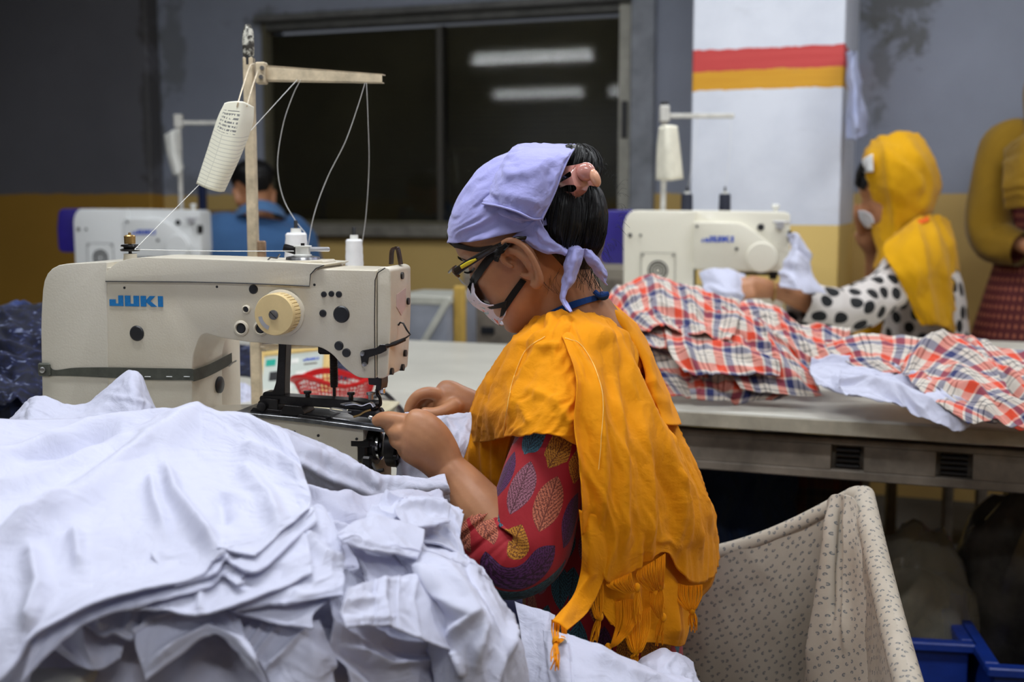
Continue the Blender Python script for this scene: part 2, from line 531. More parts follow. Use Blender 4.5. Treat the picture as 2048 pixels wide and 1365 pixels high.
M['knob'] = simple('aged_ivory_plastic', rgb(226, 200, 146), .4, var=.05, nscale=40)
M['knob_groove'] = simple('dark_groove', rgb(95, 72, 40), .7)
M['silver'] = simple('silver_label', rgb(205, 205, 210), .3, metal=.5)
M['redplastic'] = simple('red_plastic', rgb(205, 22, 26), .35)
M['goldstem'] = simple('brass', rgb(178, 146, 92), .35, metal=.8)
def glassm(name, c=(1, 1, 1, 1), rough=.03, alpha=1.0):
    t = NT(name); t.set(col=c, rough=rough, trans=1.0, ior=1.45, alpha=alpha); return t.m
M['glass'] = glassm('window_glass', (.55, .55, .52, 1), .035)

# ------------------------------------------------------------------ room shell (frame: x along the back wall, y into the wall)
W0 = P(520, 405, 5.6); W0 = Vector((W0.x, W0.y, 0))
RZ = -math.radians(20)
def wl(px, py, off=0.0):
    """pixel -> (u, z) on the back wall plane moved off metres towards the room"""
    q = onplane(px, py, W0 - BX * off, BX) - W0
    return q.dot(AX), q.z
def struct(name, bm, mat, smooth=False, loc=W0):
    o = bobj(name, bm, mat, None, smooth)
    o.location = loc; o.rotation_euler = (0, 0, RZ); o['kind'] = 'structure'
    return o
UL, UR, WB, H = -9.0, 4.2, -11.0, 2.9
b = bmesh.new(); box(b, (UL - .1, WB - .1, -.1), (UR + .1, .3, 0)); struct('floor', b, M['floor'])
b = bmesh.new(); box(b, (UL - .1, WB - .1, H), (UR + .1, .3, H + .1)); struct('ceiling', b, M['ceiling'])
u0, zt = wl(520, 52); u1, zt2 = wl(1266, 12); _, zb = wl(700, 449)
us, zs = wl(1790, 60)
ul_, _ = wl(320, 100); um, zm = wl(350, 120); uq, zq = wl(1760, 90)
wm = wallmat('wall_paint', rgb(150, 156, 171), rgb(204, 172, 104), 1.185,
             [(us, zs + .15, .22, .30, .75), (uq, zs - .15, .07, .3, .55), (um + .0, zm + .05, .10, .40, .5), (ul_ - .02, 1.45, .05, .5, .6), (wl(350, 370)[0], wl(350, 370)[1], .22, .10, .35), (u0 + .5, zt + .02, 1.2, .05, .35), (wl(540, 30)[0], wl(540, 40)[1], .25, .08, .5)])
b = bmesh.new()
box(b, (UL, 0, 0), (u0, .2, H)); box(b, (u1, 0, 0), (UR, .2, H))
box(b, (u0, 0, 0), (u1, .2, zb)); box(b, (u0, 0, zt2 + .02), (u1, .2, H))
struct('wall_back', b, wm)
for nm, lo, hi in (('wall_left', (UL - .1, WB, 0), (UL, .2, H)), ('wall_right', (UR, WB, 0), (UR + .1, .2, H)), ('wall_front', (UL, WB - .1, 0), (UR, WB, H))):
    b = bmesh.new(); box(b, lo, hi); struct(nm, b, wallmat(nm + '_paint', rgb(150, 152, 160), rgb(190, 150, 70), 1.185))
# grey pier on the left, a hand's breadth proud of the wall
pu, _ = wl(296, 200, .10)
b = bmesh.new(); box(b, (UL, -.10, 0), (pu, 0, H), .008, 1)
pm = wallmat('pier_paint', rgb(104, 104, 110), rgb(168, 126, 42), 1.19, [(pu, 2.2, .05, .5, .7), (pu - .01, 1.5, .05, .4, .6)], (.05, .045, .04, 1))
struct('wall_pier', b, pm)
# window: frame, two sliding panes, fly screen, sill
win = empty('window_1', W0, kind='structure', rz=RZ)
def wpart(name, lo, hi, mat, bev=.002, par=win):
    b = bmesh.new(); box(b, lo, hi, bev, 1); return bobj(name, b, mat, par, False)
M['alu'] = simple('window_frame_paint', rgb(158, 156, 146), .5, metal=.2, var=.12, nscale=12)
M['screen'] = None
t = NT('fly_screen'); uvv = t.vec('Object'); x, y, z = t.sep(uvv)
wv = t.noise(1.4, 4, .6, uvv)
sx = t.math('SINE', t.math('MULTIPLY', x, 900.0)); sz = t.math('SINE', t.math('MULTIPLY', z, 260.0))
c = t.mix(t.ramp(wv, [(.3, 0.0), (.7, 1.0)]), rgb(74, 70, 56), rgb(112, 106, 84))
c = t.mix(t.math('MULTIPLY', t.math('GREATER_THAN', sz, .4), .25), c, rgb(124, 118, 92))
t.set(col=c, rough=.9); M['screen'] = t.m
zt_ = zt2 + .02
wpart('window_frame', (u0, .01, zb), (u0 + .018, .10, zt_), M['screen'])
wpart('window_frame', (u1 - .06, .01, zb), (u1, .10, zt_), M['alu'])
wpart('window_frame', (u0 + .018, .01, zt_ - .035), (u1 - .06, .10, zt_), simple('upper_frame_paint', rgb(84, 84, 80), .6, var=.2, nscale=10))
wpart('window_frame', (u0 + .018, .01, zb), (u1 - .06, .10, zb + .015), M['screen'])
umid, _ = wl(878, 300)
wpart('window_stile', (umid - .03, .045, zb + .015), (umid + .012, .075, zt_ - .05), simple('stile_paint', rgb(62, 58, 50), .5))
wpart('window_pane', (u0 + .018, .065, zb + .015), (umid - .01, .070, zt_ - .05), M['glass'], 0)
wpart('window_pane', (umid, .040, zb + .015), (u1 - .06, .045, zt_ - .05), M['glass'], 0)
wpart('window_screen', (u0 + .018, .085, zb + .015), (u1 - .06, .095, zt_ - .05), M['screen'], 0)
lk_u, lk_z = wl(1282, 238)
wpart('window_latch', (u1 - .045, .0, lk_z - .075), (u1 - .02, .012, lk_z + .075), M['black'])
tr = empty('trim_1', W0, kind='structure', rz=RZ)
b = bmesh.new(); box(b, (u0 - .05, -.05, zb - .055), (u1 + .05, .02, zb), .006, 1); bobj('window_sill', b, simple('sill_cement', rgb(118, 114, 104), .8, var=.2, nscale=12), tr, False)
b = bmesh.new(); box(b, (u1, -.035, zb - .1), (u1 + .10, .005, H - .3), .006, 1); bobj('window_jamb', b, simple('jamb_paint', rgb(140, 144, 152), .7, var=.18, nscale=9), tr, False)
b = bmesh.new(); box(b, (u0 - .02, -.03, zt_), (u1, .005, zt_ + .03), .006, 1); bobj('window_lintel', b, simple('lintel_paint', rgb(104, 104, 102), .8, var=.2, nscale=9), tr, False)

# painted column
C0 = P(1380, 405, 4.3); C0 = Vector((C0.x, C0.y, 0))
def cl(px, py):
    q = onplane(px, py, C0, BX) - C0; return q.dot(AX), q.z
cu, _ = cl(1683, 300)
t = NT('column_paint'); o = t.vec('Object'); x, y, z = t.sep(o)
zr1 = cl(1530, 95)[1]; zr0 = cl(1530, 139)[1]; zy0 = cl(1530, 178)[1]; zd = cl(1530, 450)[1]
w1 = t.math('MULTIPLY', t.math('SUBTRACT', t.noise(9, 5, .7, o), .5), .035); w2 = t.math('MULTIPLY', t.math('SUBTRACT', t.noise(6, 5, .7, o), .5), .03)
zz = t.math('ADD', z, w1); z2 = t.math('ADD', z, w2)
n1 = t.noise(3, 5, .6, o)
wh = t.mix(t.ramp(n1, [(.4, 0.0), (.75, 1.0)]), rgb(226, 230, 240), rgb(205, 210, 222))
brush = t.noise(1, 4, .6, t.mapv(o, (3, 3, 60)))
red = t.mix(brush, rgb(188, 40, 44), rgb(214, 84, 78)); yel = t.mix(brush, rgb(206, 140, 12), rgb(228, 172, 38))
c = t.mix(t.math('LESS_THAN', zz, zr1), wh, red)
c = t.mix(t.math('LESS_THAN', z2, zr0), c, yel)
c = t.mix(t.math('LESS_THAN', zz, zy0), c, wh)
c = t.mix(t.math('LESS_THAN', z, zd), c, rgb(232, 200, 120))
scuff = t.math('MULTIPLY', t.ramp(t.noise(2.2, 5, .7, t.mapv(o, (1, 1, 5))), [(.6, 0.0), (.75, 1.0)]), .35)
c = t.mix(scuff, c, rgb(150, 150, 150))
t.set(col=c, rough=.55); t.bump(t.noise(40, 4, .6, o), .2, .003)
b = bmesh.new(); box(b, (0, 0, 0), (cu, 1.3, H), .006, 2)
struct('wall_column', b, t.m, loc=C0)
# cloth on a nail beside the column
hang = empty('hanging_cloth', P(1705, 100, 4.05), 'pale blue-white cloth hanging beside the striped column', 'cloth')
M['palecloth'] = clothmat('pale_blue_cloth', rgb(196, 202, 224), rgb(150, 160, 205))
patch('cloth_sheet', [[(1696, 104, 4.1), (1706, 102, 4.0), (1712, 104, 4.1)], [(1694, 160, 4.1), (1708, 160, 3.98), (1722, 162, 4.1)], [(1693, 230, 4.12), (1712, 232, 3.97), (1734, 228, 4.1)], [(1692, 278, 4.12), (1714, 280, 3.97), (1736, 270, 4.1)]],
      M['palecloth'], hang, 20, 30, noises=[(.02, .05, 4, 1.57, 3)])
# ceiling lights (only their reflections show)
M['tube'] = NT('lit_tube').m
tb = M['tube'].node_tree.nodes['Principled BSDF']; tb.inputs['Emission Color'].default_value = (.93, .97, 1, 1); tb.inputs['Emission Strength'].default_value = 8.0
for i, (x, y, ln, pw) in enumerate(TUBES):
    where = ['above the cream machine', 'above the fabric-lined bin', 'behind the camera', 'behind the camera on the left', 'above the polka-dot woman', 'above the long grey table', 'above the far left machine, added to brighten it', 'mirrored high in the window glass', 'mirrored lower in the window glass', 'mirrored lowest in the window glass'][i]
    r = empty('ceiling_light', (x, y, TUBE_Z), 'white fluorescent batten hanging ' + where, 'light', 'fluorescent battens under the ceiling', rz=RZ)
    b = bmesh.new(); box(b, (-ln / 2, -.03, 0), (ln / 2, .03, .05), .004, 1); bobj('housing', b, M['whiteplastic'], r, False)
    for dy in (-.022, .022):
        b = bmesh.new(); cyl(b, (-ln / 2 + .02, dy, -.02), (ln / 2 - .02, dy, -.02), .014, n=12); bobj('tube', b, M['tube'], r)
    for dx in (-ln / 2 + .15, ln / 2 - .15):
        b = bmesh.new(); cyl(b, (dx, 0, .05), (dx, 0, H - TUBE_Z), .004, n=6); bobj('rod', b, M['steel'], r)

# ------------------------------------------------------------------ tables (frame T0: x along AX, y along BX)
T0 = P(1364, 823, 2.3); T0 = Vector((T0.x, T0.y, 0)); TZ = .75
def tl(px, py, z=TZ):
    """pixel -> point on a table top plane at height z"""
    return onplane(px, py, (0, 0, z), Vector((0, 0, 1)))
def tloc(p): q = Vector(p) - T0; return q.dot(AX), q.dot(BX)
def table(name, label, u0, u1, w0, w1, legs, edge='table_edge', th=.032):
    r = empty(name, T0, label, 'table', rz=RZ)
    b = bmesh.new(); box(b, (u0, w0, TZ - th), (u1, w1, TZ), .004, 2); bobj('tabletop', b, M['table'], r, False)
    b = bmesh.new(); box(b, (u0 + .002, w0 - .002, TZ - th + .001), (u1 - .002, w0 + .004, TZ - .004), .001, 1); bobj('edge_band', b, M[edge], r, False)
    for lx, ly in legs:
        b = bmesh.new(); box(b, (lx - .02, ly - .02, 0), (lx + .02, ly + .02, TZ - th), .004, 1); bobj('leg', b, M['rail'], r, False)
    return r
tb_ = table('work_table', 'long grey laminate table behind the woman in orange, plaid shirts on it', -1.75, 1.5, 0, .90, [(-1.6, .1), (-1.6, .8), (.0, .8), (1.45, .1), (1.45, .8)])
# slotted steel rail under its near edge
def rail():
    b = bmesh.new(); y0, y1 = .03, .062; zt, zb_ = TZ - .044, TZ - .122
    h1 = [tloc(onplane(px, 900, T0 + BX * y0, BX))[0] for px in (1662, 1728)]; h2 = [tloc(onplane(px, 920, T0 + BX * y0, BX))[0] for px in (1872, 1946)]
    h3 = [h2[0] + (h2[0] - h1[0]), h2[1] + (h2[1] - h1[1])]
    xs = [-.2] + h1 + h2 + h3 + [1.45]
    box(b, (-.2, y0, zt - .012), (1.45, y1, zt), .002, 1); box(b, (-.2, y0, zb_), (1.45, y1, zb_ + .018), .002, 1)
    for i in range(0, len(xs), 2): box(b, (xs[i], y0, zb_ + .018), (xs[i + 1], y1, zt - .012), .001, 1)
    box(b, (-.2, y1, zb_), (1.45, y1 + .002, zt))
    bobj('apron_rail', b, M['rail'], tb_, False)
    for a, c in (h1, h2, h3):
        b = bmesh.new()
        for k in range(5): box(b, (a + .008, y0 + .012, zb_ + .022 + k * .010), (c - .008, y1, zb_ + .027 + k * .010), .001, 1)
        bobj('strap_bundle', b, M['black'], tb_, False)
rail()
ta_ = table('sewing_table', 'pale laminate sewing table under the aged cream machine', -1.7, -.2, -1.72, -.004, [(-1.6, -1.6), (-.3, -1.6), (-1.6, -.1)])
tc_ = table('machine_table', 'grey table carrying the white machine in front of the polka-dot woman', -.56, 1.6, .91, 1.46, [(-.5, 1.4), (1.5, 1.4), (-.5, 1.0), (1.5, 1.0)])
td_ = table('back_table', 'table by the wall carrying the far left white machine', -2.9, -1.55, 1.0, 1.56, [(-2.8, 1.1), (-1.6, 1.1), (-1.6, 1.5), (-2.8, 1.5)])

# ------------------------------------------------------------------ block letters
LET = {'J': ([(0, .62), (0, 0), (1.34, 0), (1.34, 1), (.87, 1), (.87, .24), (.6, .24), (.6, .62)]),
       'U': ([(1.5, 1), (1.5, 0), (2.87, 0), (2.87, 1), (2.35, 1), (2.35, .24), (2.03, .24), (2.03, 1)]),
       'K': ([(3.03, 1), (3.03, 0), (3.55, 0), (3.55, .42), (4.05, 0), (4.6, 0), (3.95, .52), (4.45, 1), (3.92, 1), (3.55, .6), (3.55, 1)]),
       'I': ([(4.7, 1), (4.7, 0), (5.17, 0), (5.17, 1)])}
def juki(bm, x0, z0, h, w, y, frame=None, th=.0008):
    for k, pl in LET.items():
        prism(bm, [(x0 + px_ / 5.17 * w, z0 + pz * h) for px_, pz in pl], y - th, y, frame=frame)

# ------------------------------------------------------------------ the aged cream button-sewing machine
AL = math.radians(12)
ma, mb = Vector((math.cos(AL), -math.sin(AL), 0)), Vector((math.sin(AL), math.cos(AL), 0))
Q0 = P(600, 700, 1.50)
MB = Vector((Q0.x, Q0.y, TZ))
mach = empty('sewing_machine', MB, 'aged cream button-sewing machine with round ivory dial, nearest to the camera', 'sewing machine', rz=-AL)
def ml(px, py, off=0.0):
    q = onplane(px, py, Q0 + mb * off, mb) - MB; return q.dot(ma), q.z
def mq(x, y, off):
    a = ml(x, y, off); return (a[0], 0.0005) if y >= 850 and x < 400 and y < 900 else a
def mpoly(pts, r=.004, off=0.0, n=5):
    return rpoly([mq(p[0], p[1], off) + ((p[2],) if len(p) > 2 else ()) for p in pts], r, n)
TH = .088       # thickness of the arm
def mpart(name, fn, mat, par=mach, deg=35, label=None):
    b = bmesh.new(); fn(b); o = bobj(name, b, M[mat] if isinstance(mat, str) else mat, par, deg=deg)
    if label: o['label'] = label
    return o
mpart('rear_cover', lambda b: prism(b, mpoly([(83, 850), (82, 640, .05), (90, 530, .035), (214, 524, .002), (214, 850)]), -.001, .135, .010, 4), 'cream_side')
mpart('arm_body', lambda b: prism(b, mpoly([(211, 850, .0), (211, 535, .002), (300, 531), (500, 535), (752, 541, .002), (752, 757, .002), (716, 757, .02), (690, 738, .01), (664, 708, .03), (640, 694, .02), (575, 690), (500, 685), (440, 676, .02), (404, 664, .05), (384, 712, .05), (380, 850, .0)]), 0, TH, .007, 3), 'cream')
mpart('column_base', lambda b: prism(b, mpoly([(213, 850, 0), (213, 600, .002), (378, 600, .002), (381, 850, 0)]), TH - .004, .15, .006, 3), 'cream')
def topcover(b):
    prism(b, mpoly([(213, 562, .002), (213, 546, .01), (236, 524, .02), (276, 515, .01), (400, 518), (560, 524), (650, 529, .004), (640, 534, .006), (624, 548, .006), (621, 572, .002), (500, 566), (380, 563)]), -.003, TH + .004, .011, 4)
mpart('top_cover', topcover, creampaint('cream_enamel_top', rgb(222, 215, 198), .2))
mpart('face_plate', lambda b: prism(b, mpoly([(754, 757, .002), (754, 537, .004), (770, 534, .012), (781, 540, .014), (782, 640, .03), (775, 752, .012), (765, 758, .008)]), .001, TH - .002, .007, 3), 'cream')
def seam(b):
    for line in ([(214, 563), (380, 564), (500, 567), (621, 572.5), (623, 549), (634, 537), (650, 531)], [(752, 757), (751, 640), (752, 560), (758, 545), (772, 536)]):
        pts = [Vector((ml(*p)[0], -.0035, ml(*p)[1])) for p in line]
        tube(b, pts, .0007, n=5)
mpart('panel_seam', seam, 'black')
# recessed window on the end plate
xe = ml(782, 640)[0]
def sight(b):
    zt, zb_ = ml(782, 583)[1], ml(782, 634)[1]
    poly = [(.022, zt - .006), (.062, zt), (.062, zb_ + .008), (.042, zb_ - .002), (.022, zb_ + .010)]
    a = [b.verts.new((xe + .0006, y, z)) for y, z in poly]; c = [b.verts.new((xe - .006, y, z)) for y, z in poly]
    b.faces.new(a); b.faces.new(c[::-1])
    for i in range(5): b.faces.new((a[i], a[(i + 1) % 5], c[(i + 1) % 5], c[i]))
mpart('sight_window', sight, simple('pinkish_acrylic', rgb(205, 178, 170), .25))
for y, py in ((.045, 556), (.07, 612), (.066, 720), (.058, 748), (.012, 746)):
    z = ml(782, py)[1]; x = xe - (.0 if py < 640 else (py - 640) * .00004) + .001
    mpart('end_screw', lambda b: cyl(b, (x - .004, y, z), (x + .0015, y, z), .0045, n=12), 'steel_dark')
# logo
def logo1(b):
    x0, z0 = ml(220, 612); x1, z1 = ml(326, 591)
    juki(b, x0, z0, z1 - z0 - .0012, x1 - x0, -.0003)
mpart('logo', logo1, 'blue_logo', label='blue JUKI lettering')
# rubber plugs and collars
for (px, py, r) in ((274, 667, 16), (507, 579, 9.5), (493, 619, 5.5), (483, 657, 10), (522, 657, 10), (648, 589, 6), (663, 588, 6), (678, 589, 6.5), (646, 627, 7.5), (683, 629, 17), (678, 692, 9.5), (693, 706, 9)):
    x, z = ml(px, py); R = r / 1590
    ring = (px, py) in ((493, 619), (483, 657), (522, 657))
    if ring:
        mpart('plug_collar', lambda b: lathe(b, [(R * 1.02, 0), (R * 1.65, 0), (R * 1.55, .0022), (R * 1.15, .003), (R * 1.02, .001)], Matrix.Translation((x, -.0003, z)) @ Matrix.Rotation(PI / 2, 4, 'X'), 24), 'cream')
    mpart('plug', lambda b: lathe(b, [(R, -.004), (R, .0008), (R * .85, .0022), (R * .3, .0026), (0, .0024)], Matrix.Translation((x, 0, z)) @ Matrix.Rotation(PI / 2, 4, 'X'), 24), 'rubber')
for (px, py) in ((249, 576), (434, 574), (629, 570)):
    x, z = ml(px, py); mpart('screw', lambda b: lathe(b, [(.0017, -.002), (.0017, .0004), (0, .0004)], Matrix.Translation((x, 0, z)) @ Matrix.Rotation(PI / 2, 4, 'X'), 10), 'black')
xs_ = ml(385, 760)[0] + .0006
zp = onplane(440, 770, MB + ma * xs_, ma) - MB
mpart('plug', lambda b: lathe(b, [(.0115, -.003), (.0115, .001), (.009, .0024), (0, .0026)], Matrix.Translation((xs_, zp.dot(mb), zp.z)) @ Matrix.Rotation(PI / 2, 4, 'Y'), 20), 'rubber')
# ivory dial
dx_, dz_ = ml(565, 626); dR = .0262
dial = empty('dial', (dx_, 0, dz_)); dial.parent = mach
def R90(y=0.0): return Matrix.Translation((0, y, 0)) @ Matrix.Rotation(PI / 2, 4, 'X')
b = bmesh.new(); lathe(b, [(0, 0), (dR * 1.14, 0), (dR * 1.14, .0035), (dR * 1.06, .0045), (dR * .98, .0048)], R90(), 48); bobj('dial_flange', b, M['cream'], dial)
b = bmesh.new(); lathe(b, [(dR * .96, .002), (dR * .975, .020), (dR, .0215), (dR, .0255), (dR * .96, .0275), (0, .0278)], R90(), 64); bobj('dial_disc', b, M['knob'], dial)
b = bmesh.new()
for k in range(34):
    a = 2 * PI * k / 34
    box(b, (-.0019, -.0205, dR * .955), (.0019, -.0045, dR * 1.005), .0005, 1, Matrix.Rotation(a, 4, 'Y'))
g = bobj('dial_grip', b, M['knob'], dial); g['kind'] = 'stuff'
b = bmesh.new(); lathe(b, [(dR * .962, .004), (dR * .962, .0205)], R90(), 40); bobj('dial_groove', b, M['knob_groove'], dial)
b = bmesh.new(); lathe(b, [(.0062, .027), (.0060, .0292), (0, .0296)], R90(), 24); sc_ = bobj('dial_screw', b, M['steel'], dial)
b = bmesh.new(); box(b, (-.0058, -.0300, -.0005), (.0058, -.0293, .0005), 0, 1, Matrix.Rotation(math.radians(45), 4, 'Y')); bobj('screw_slot', b, M['black'], sc_)
b = bmesh.new()
for i in range(12):
    a0, a1 = [math.radians(188 + 60 * (i + k) / 12) for k in (0, 1)]
    v = [b.verts.new((r * math.cos(a), -.0281, r * math.sin(a))) for a, r in ((a0, .0155), (a1, .0155), (a1, .0205), (a0, .0205))]
    b.faces.new(v)
bobj('dial_label', b, M['silver'], dial)
# tape strapped round the column
def tape(b):
    front = [(72, 745), (95, 743), (110, 744), (160, 741), (260, 743), (385, 748)]
    up = []; dn = []
    for i, (px, py) in enumerate([(84, 740), (100, 741), (112, 746), (150, 744), (215, 745), (300, 748), (381, 749)]):
        x, z = ml(px, py); hw = [.0075, .0075, .004, .0055, .0068, .0078, .0076][i]
        up.append(Vector((x, -.0025, z + hw))); dn.append(Vector((x, -.0025, z - hw)))
    for px, py in ((386, 752), (420, 740), (464, 717)):
        q = onplane(px, py, MB + ma * (xs_ + .002), ma) - MB
        up.append(Vector((xs_ + .002, q.dot(mb) if px > 386 else .0, q.z + .0078))); dn.append(Vector((xs_ + .002, q.dot(mb) if px > 386 else .0, q.z - .0078)))
    U = crow([tuple(p) for p in up], 60); D_ = crow([tuple(p) for p in dn], 60)
    vu = [b.verts.new(p) for p in U]; vd = [b.verts.new(p) for p in D_]
    for i in range(59): b.faces.new((vd[i], vd[i + 1], vu[i + 1], vu[i]))
M['tape'] = simple('grey_cloth_tape', rgb(74, 76, 68), .6, var=.15, nscale=80, bump=.2)
tp = mpart('tape_band', tape, 'tape')
x, z = ml(92, 739); b = bmesh.new(); box(b, (x - .009, -.006, z - .009), (x + .009, -.001, z + .009), .002, 1); bobj('tape_clamp', b, M['tape'], tp)
b = bmesh.new(); cyl(b, (x, -.006, z), (x, -.0095, z), .0042, n=12, bev=.0008); bobj('clamp_screw', b, M['steel'], tp)
for px in (262, 292, 335, 370):
    b = bmesh.new(); x, z = ml(px, 753); box(b, (x, -.0036, z - .0005), (x + .008, -.0026, z + .0005)); bobj('tape_stitch', b, M['white_thread'], tp)
q1 = P(458, 733, 1.60); q2 = P(473, 722, 1.59)
thread('loose_thread', [q1, (q1 + q2) / 2 + Vector((0, 0, .001)), q2], .0012, M['white_thread'], mach, smoothn=6)
# oval screw recesses on the top cover
for px, py in ((236, 546), (438, 541), (620, 541)):
    x, z = ml(px, py); mpart('cover_screw', lambda b: ball(b, (x, .0, z), .0075, .0025, .0034), 'steel')
# tension post
def topz(px, y): return ml(px, 520)[1]
x, z = ml(261, 520, .03)
b = bmesh.new(); lathe(b, [(.010, -.010), (.010, .0), (.0085, .008), (.0085, .012), (0, .012)], Matrix.Translation((x, .03, z - .004)), 20); tp_ = bobj('tension_post', b, M['cream'], mach)
b = bmesh.new(); lathe(b, [(.0022, 0), (.0022, .020)], Matrix.Translation((x, .03, z + .006)), 10); bobj('post_stem', b, M['steel_dark'], tp_)
b = bmesh.new(); lathe(b, [(0, 0), (.012, .0005), (.013, .003), (.008, .004), (.0085, .006), (.012, .0068), (.011, .009), (0, .0095)], Matrix.Translation((x, .03, z + .011)), 24); bobj('tension_disc', b, M['steel_dark'], tp_)
b = bmesh.new(); lathe(b, [(0, 0), (.0072, 0), (.0075, .010), (.006, .0115), (.002, .012), (.0018, .0145), (0, .015)], Matrix.Translation((x, .03, z + .021)), 18); bobj('tension_nut', b, M['goldstem'], tp_)
TEN = mach.matrix_basis @ Vector((x + .012, .02, z + .014))
# bobbin winder
x, z = ml(606, 522, .035)
wd = empty('bobbin_winder', (x, .035, z - .001)); wd.parent = mach
b = bmesh.new(); prism(b, rpoly([(-.032, -.004), (-.030, .002), (.036, .003), (.038, -.002), (.0, -.010)], .003), -.024, .02, .002); bobj('winder_base', b, M['cream'], wd)
b = bmesh.new(); lathe(b, [(0, .003), (.022, .003), (.021, .006), (.013, .0075), (0, .0075)], None, 26); bobj('winder_disc', b, M['steel'], wd)
b = bmesh.new(); lathe(b, [(0, .007), (.0115, .007), (.0115, .0088), (.0095, .0095), (.0095, .0185), (.0115, .019), (.0115, .0205), (0, .0205)], None, 24); bobj('bobbin', b, M['whiteplastic'], wd)
b = bmesh.new(); lathe(b, [(.0025, .019), (.0025, .0235), (0, .0235)], None, 10); bobj('spindle', b, M['steel_dark'], wd)
b = bmesh.new(); box(b, (-.030, -.003, .006), (-.006, .003, .016), .0025, 2, Matrix.Rotation(.25, 4, 'Y') ); bobj('winder_latch', b, M['steel_dark'], wd)
b = bmesh.new(); box(b, (.008, -.003, .013), (.037, .001, .019), .002, 2); bobj('winder_finger', b, M['silver'], wd)
WIN = mach.matrix_basis @ Vector((x - .010, .030, z + .0125))
# small spring clips on the cover
x, z = ml(538, 524, .03); b = bmesh.new(); box(b, (x - .012, .02, z - .003), (x + .006, .032, z + .001), .002, 1); tube(b, [(x - .002, .026, z), (x + .004, .026, z + .006), (x + .012, .028, z + .005), (x + .016, .028, z + .010)], .0012, n=6); bobj('guide_clip', b, M['steel'], mach)
# lifting hook
def hook(b):
    pts = [ml(755, 533), ml(757, 505), ml(764, 500), ml(769, 502), ml(775, 534)]
    cs = catmull([(p[0], p[1]) for p in pts], 22)
    w = .0016; y0, y1 = .05, .060
    for k in range(21):
        a, c = Vector((cs[k][0], 0, cs[k][1])), Vector((cs[k + 1][0], 0, cs[k + 1][1])); d = (c - a).normalized(); n_ = Vector((-d.z, 0, d.x)) * w
        vs = [b.verts.new(Vector((q.x, y, q.z))) for y in (y0, y1) for q in (a - n_, c - n_, c + n_, a + n_)]
        for f in ((0, 1, 2, 3), (7, 6, 5, 4), (0, 4, 5, 1), (3, 2, 6, 7)): b.faces.new([vs[i] for i in f])
mpart('lifting_hook', hook, simple('rusty_brown_steel', rgb(70, 52, 44), .5, metal=.4, var=.3, nscale=90))
# thread bracket on the face plate (dark stepped plate, bent wire guide)
brk = empty('thread_bracket', (ml(740, 710)[0], 0, ml(740, 710)[1])); brk.parent = mach
def W_(pts): return [(ml(*p)[0] - brk.location.x, ml(*p)[1] - brk.location.z) for p in pts]
b = bmesh.new(); prism(b, rpoly(W_([(724, 704), (728, 700), (758, 694), (764, 688), (775, 688), (777, 700), (766, 706), (741, 714), (739, 728), (732, 732), (727, 728)]), .0015, 3), -.008, -.005, .0005, 1); bobj('bracket_plate', b, M['steel_dark'], brk)
for px, py in ((730, 706), (734, 727)):
    x, z = W_([(px, py)])[0]; b = bmesh.new(); lathe(b, [(.0028, 0), (.0028, .003), (0, .0034)], Matrix.Translation((x, -.008, z)) @ Matrix.Rotation(PI / 2, 4, 'X'), 14); bobj('bracket_screw', b, M['steel'], brk)
b = bmesh.new()
wp = [(768, 693, -.006), (781, 688, .01), (799, 681, .025), (806, 675, .03), (799, 665, .03), (792, 652, .03), (786, 650, .03), (782, 656, .03)]
tube(b, [Vector((W_([(p[0], p[1])])[0][0], p[2], W_([(p[0], p[1])])[0][1])) for p in wp], .0012, n=7)
tube(b, [Vector((W_([(p[0], p[1])])[0][0], p[2], W_([(p[0], p[1])])[0][1])) for p in ((770, 693, -.004), (785, 690, .01), (797, 684, .025))], .0026, n=8); bobj('wire_guide', b, M['steel_dark'], brk)
# bed
BZ = ml(700, 850, .03)[1]
bed = empty('bed', (0, 0, 0)); bed.parent = mach
def bpoly(pts, off=0.0, r=.003): return mpoly(pts, r, off)
b = bmesh.new(); prism(b, bpoly([(384, 905), (384, 829), (470, 828), (560, 836), (724, 857, .001), (724, 884, .001), (712, 886, .001), (712, 930), (600, 930)]), .005, .075, .003, 2); bobj('bed_casting', b, M['cream'], bed)
b = bmesh.new(); prism(b, [(ml(384, 905)[0], 0), (ml(384, 905)[0], ml(500, 925)[1]), (ml(735, 905)[0], ml(500, 925)[1]), (ml(735, 905)[0], 0)], .03, .10, .004, 2); bobj('bed_base', b, simple('greenish_cream_paint', rgb(206, 204, 180), .5), bed)
for px, py in ((586, 866), (634, 873), (711, 880)):
    x, z = ml(px, py); b = bmesh.new(); lathe(b, [(.0018, -.002), (.0018, .001), (0, .001)], Matrix.Translation((x, .005, z)) @ Matrix.Rotation(PI / 2, 4, 'X'), 10); bobj('bed_screw', b, M['black'], bed)
b = bmesh.new(); prism(b, bpoly([(470, 831), (470, 824), (600, 836), (782, 860), (782, 867), (600, 845)], 0, .001), -.001, .075, .0008, 1); bobj('bed_plate', b, simple('grey_worn_steel', (.16, .165, .17, 1), .3, metal=.85, var=.3, nscale=50), bed)
b = bmesh.new(); prism(b, bpoly([(650, 841), (650, 838), (775, 856), (775, 860)], 0, .0005), .012, .07, .0008, 1); bobj('needle_plate', b, M['steel'], bed)
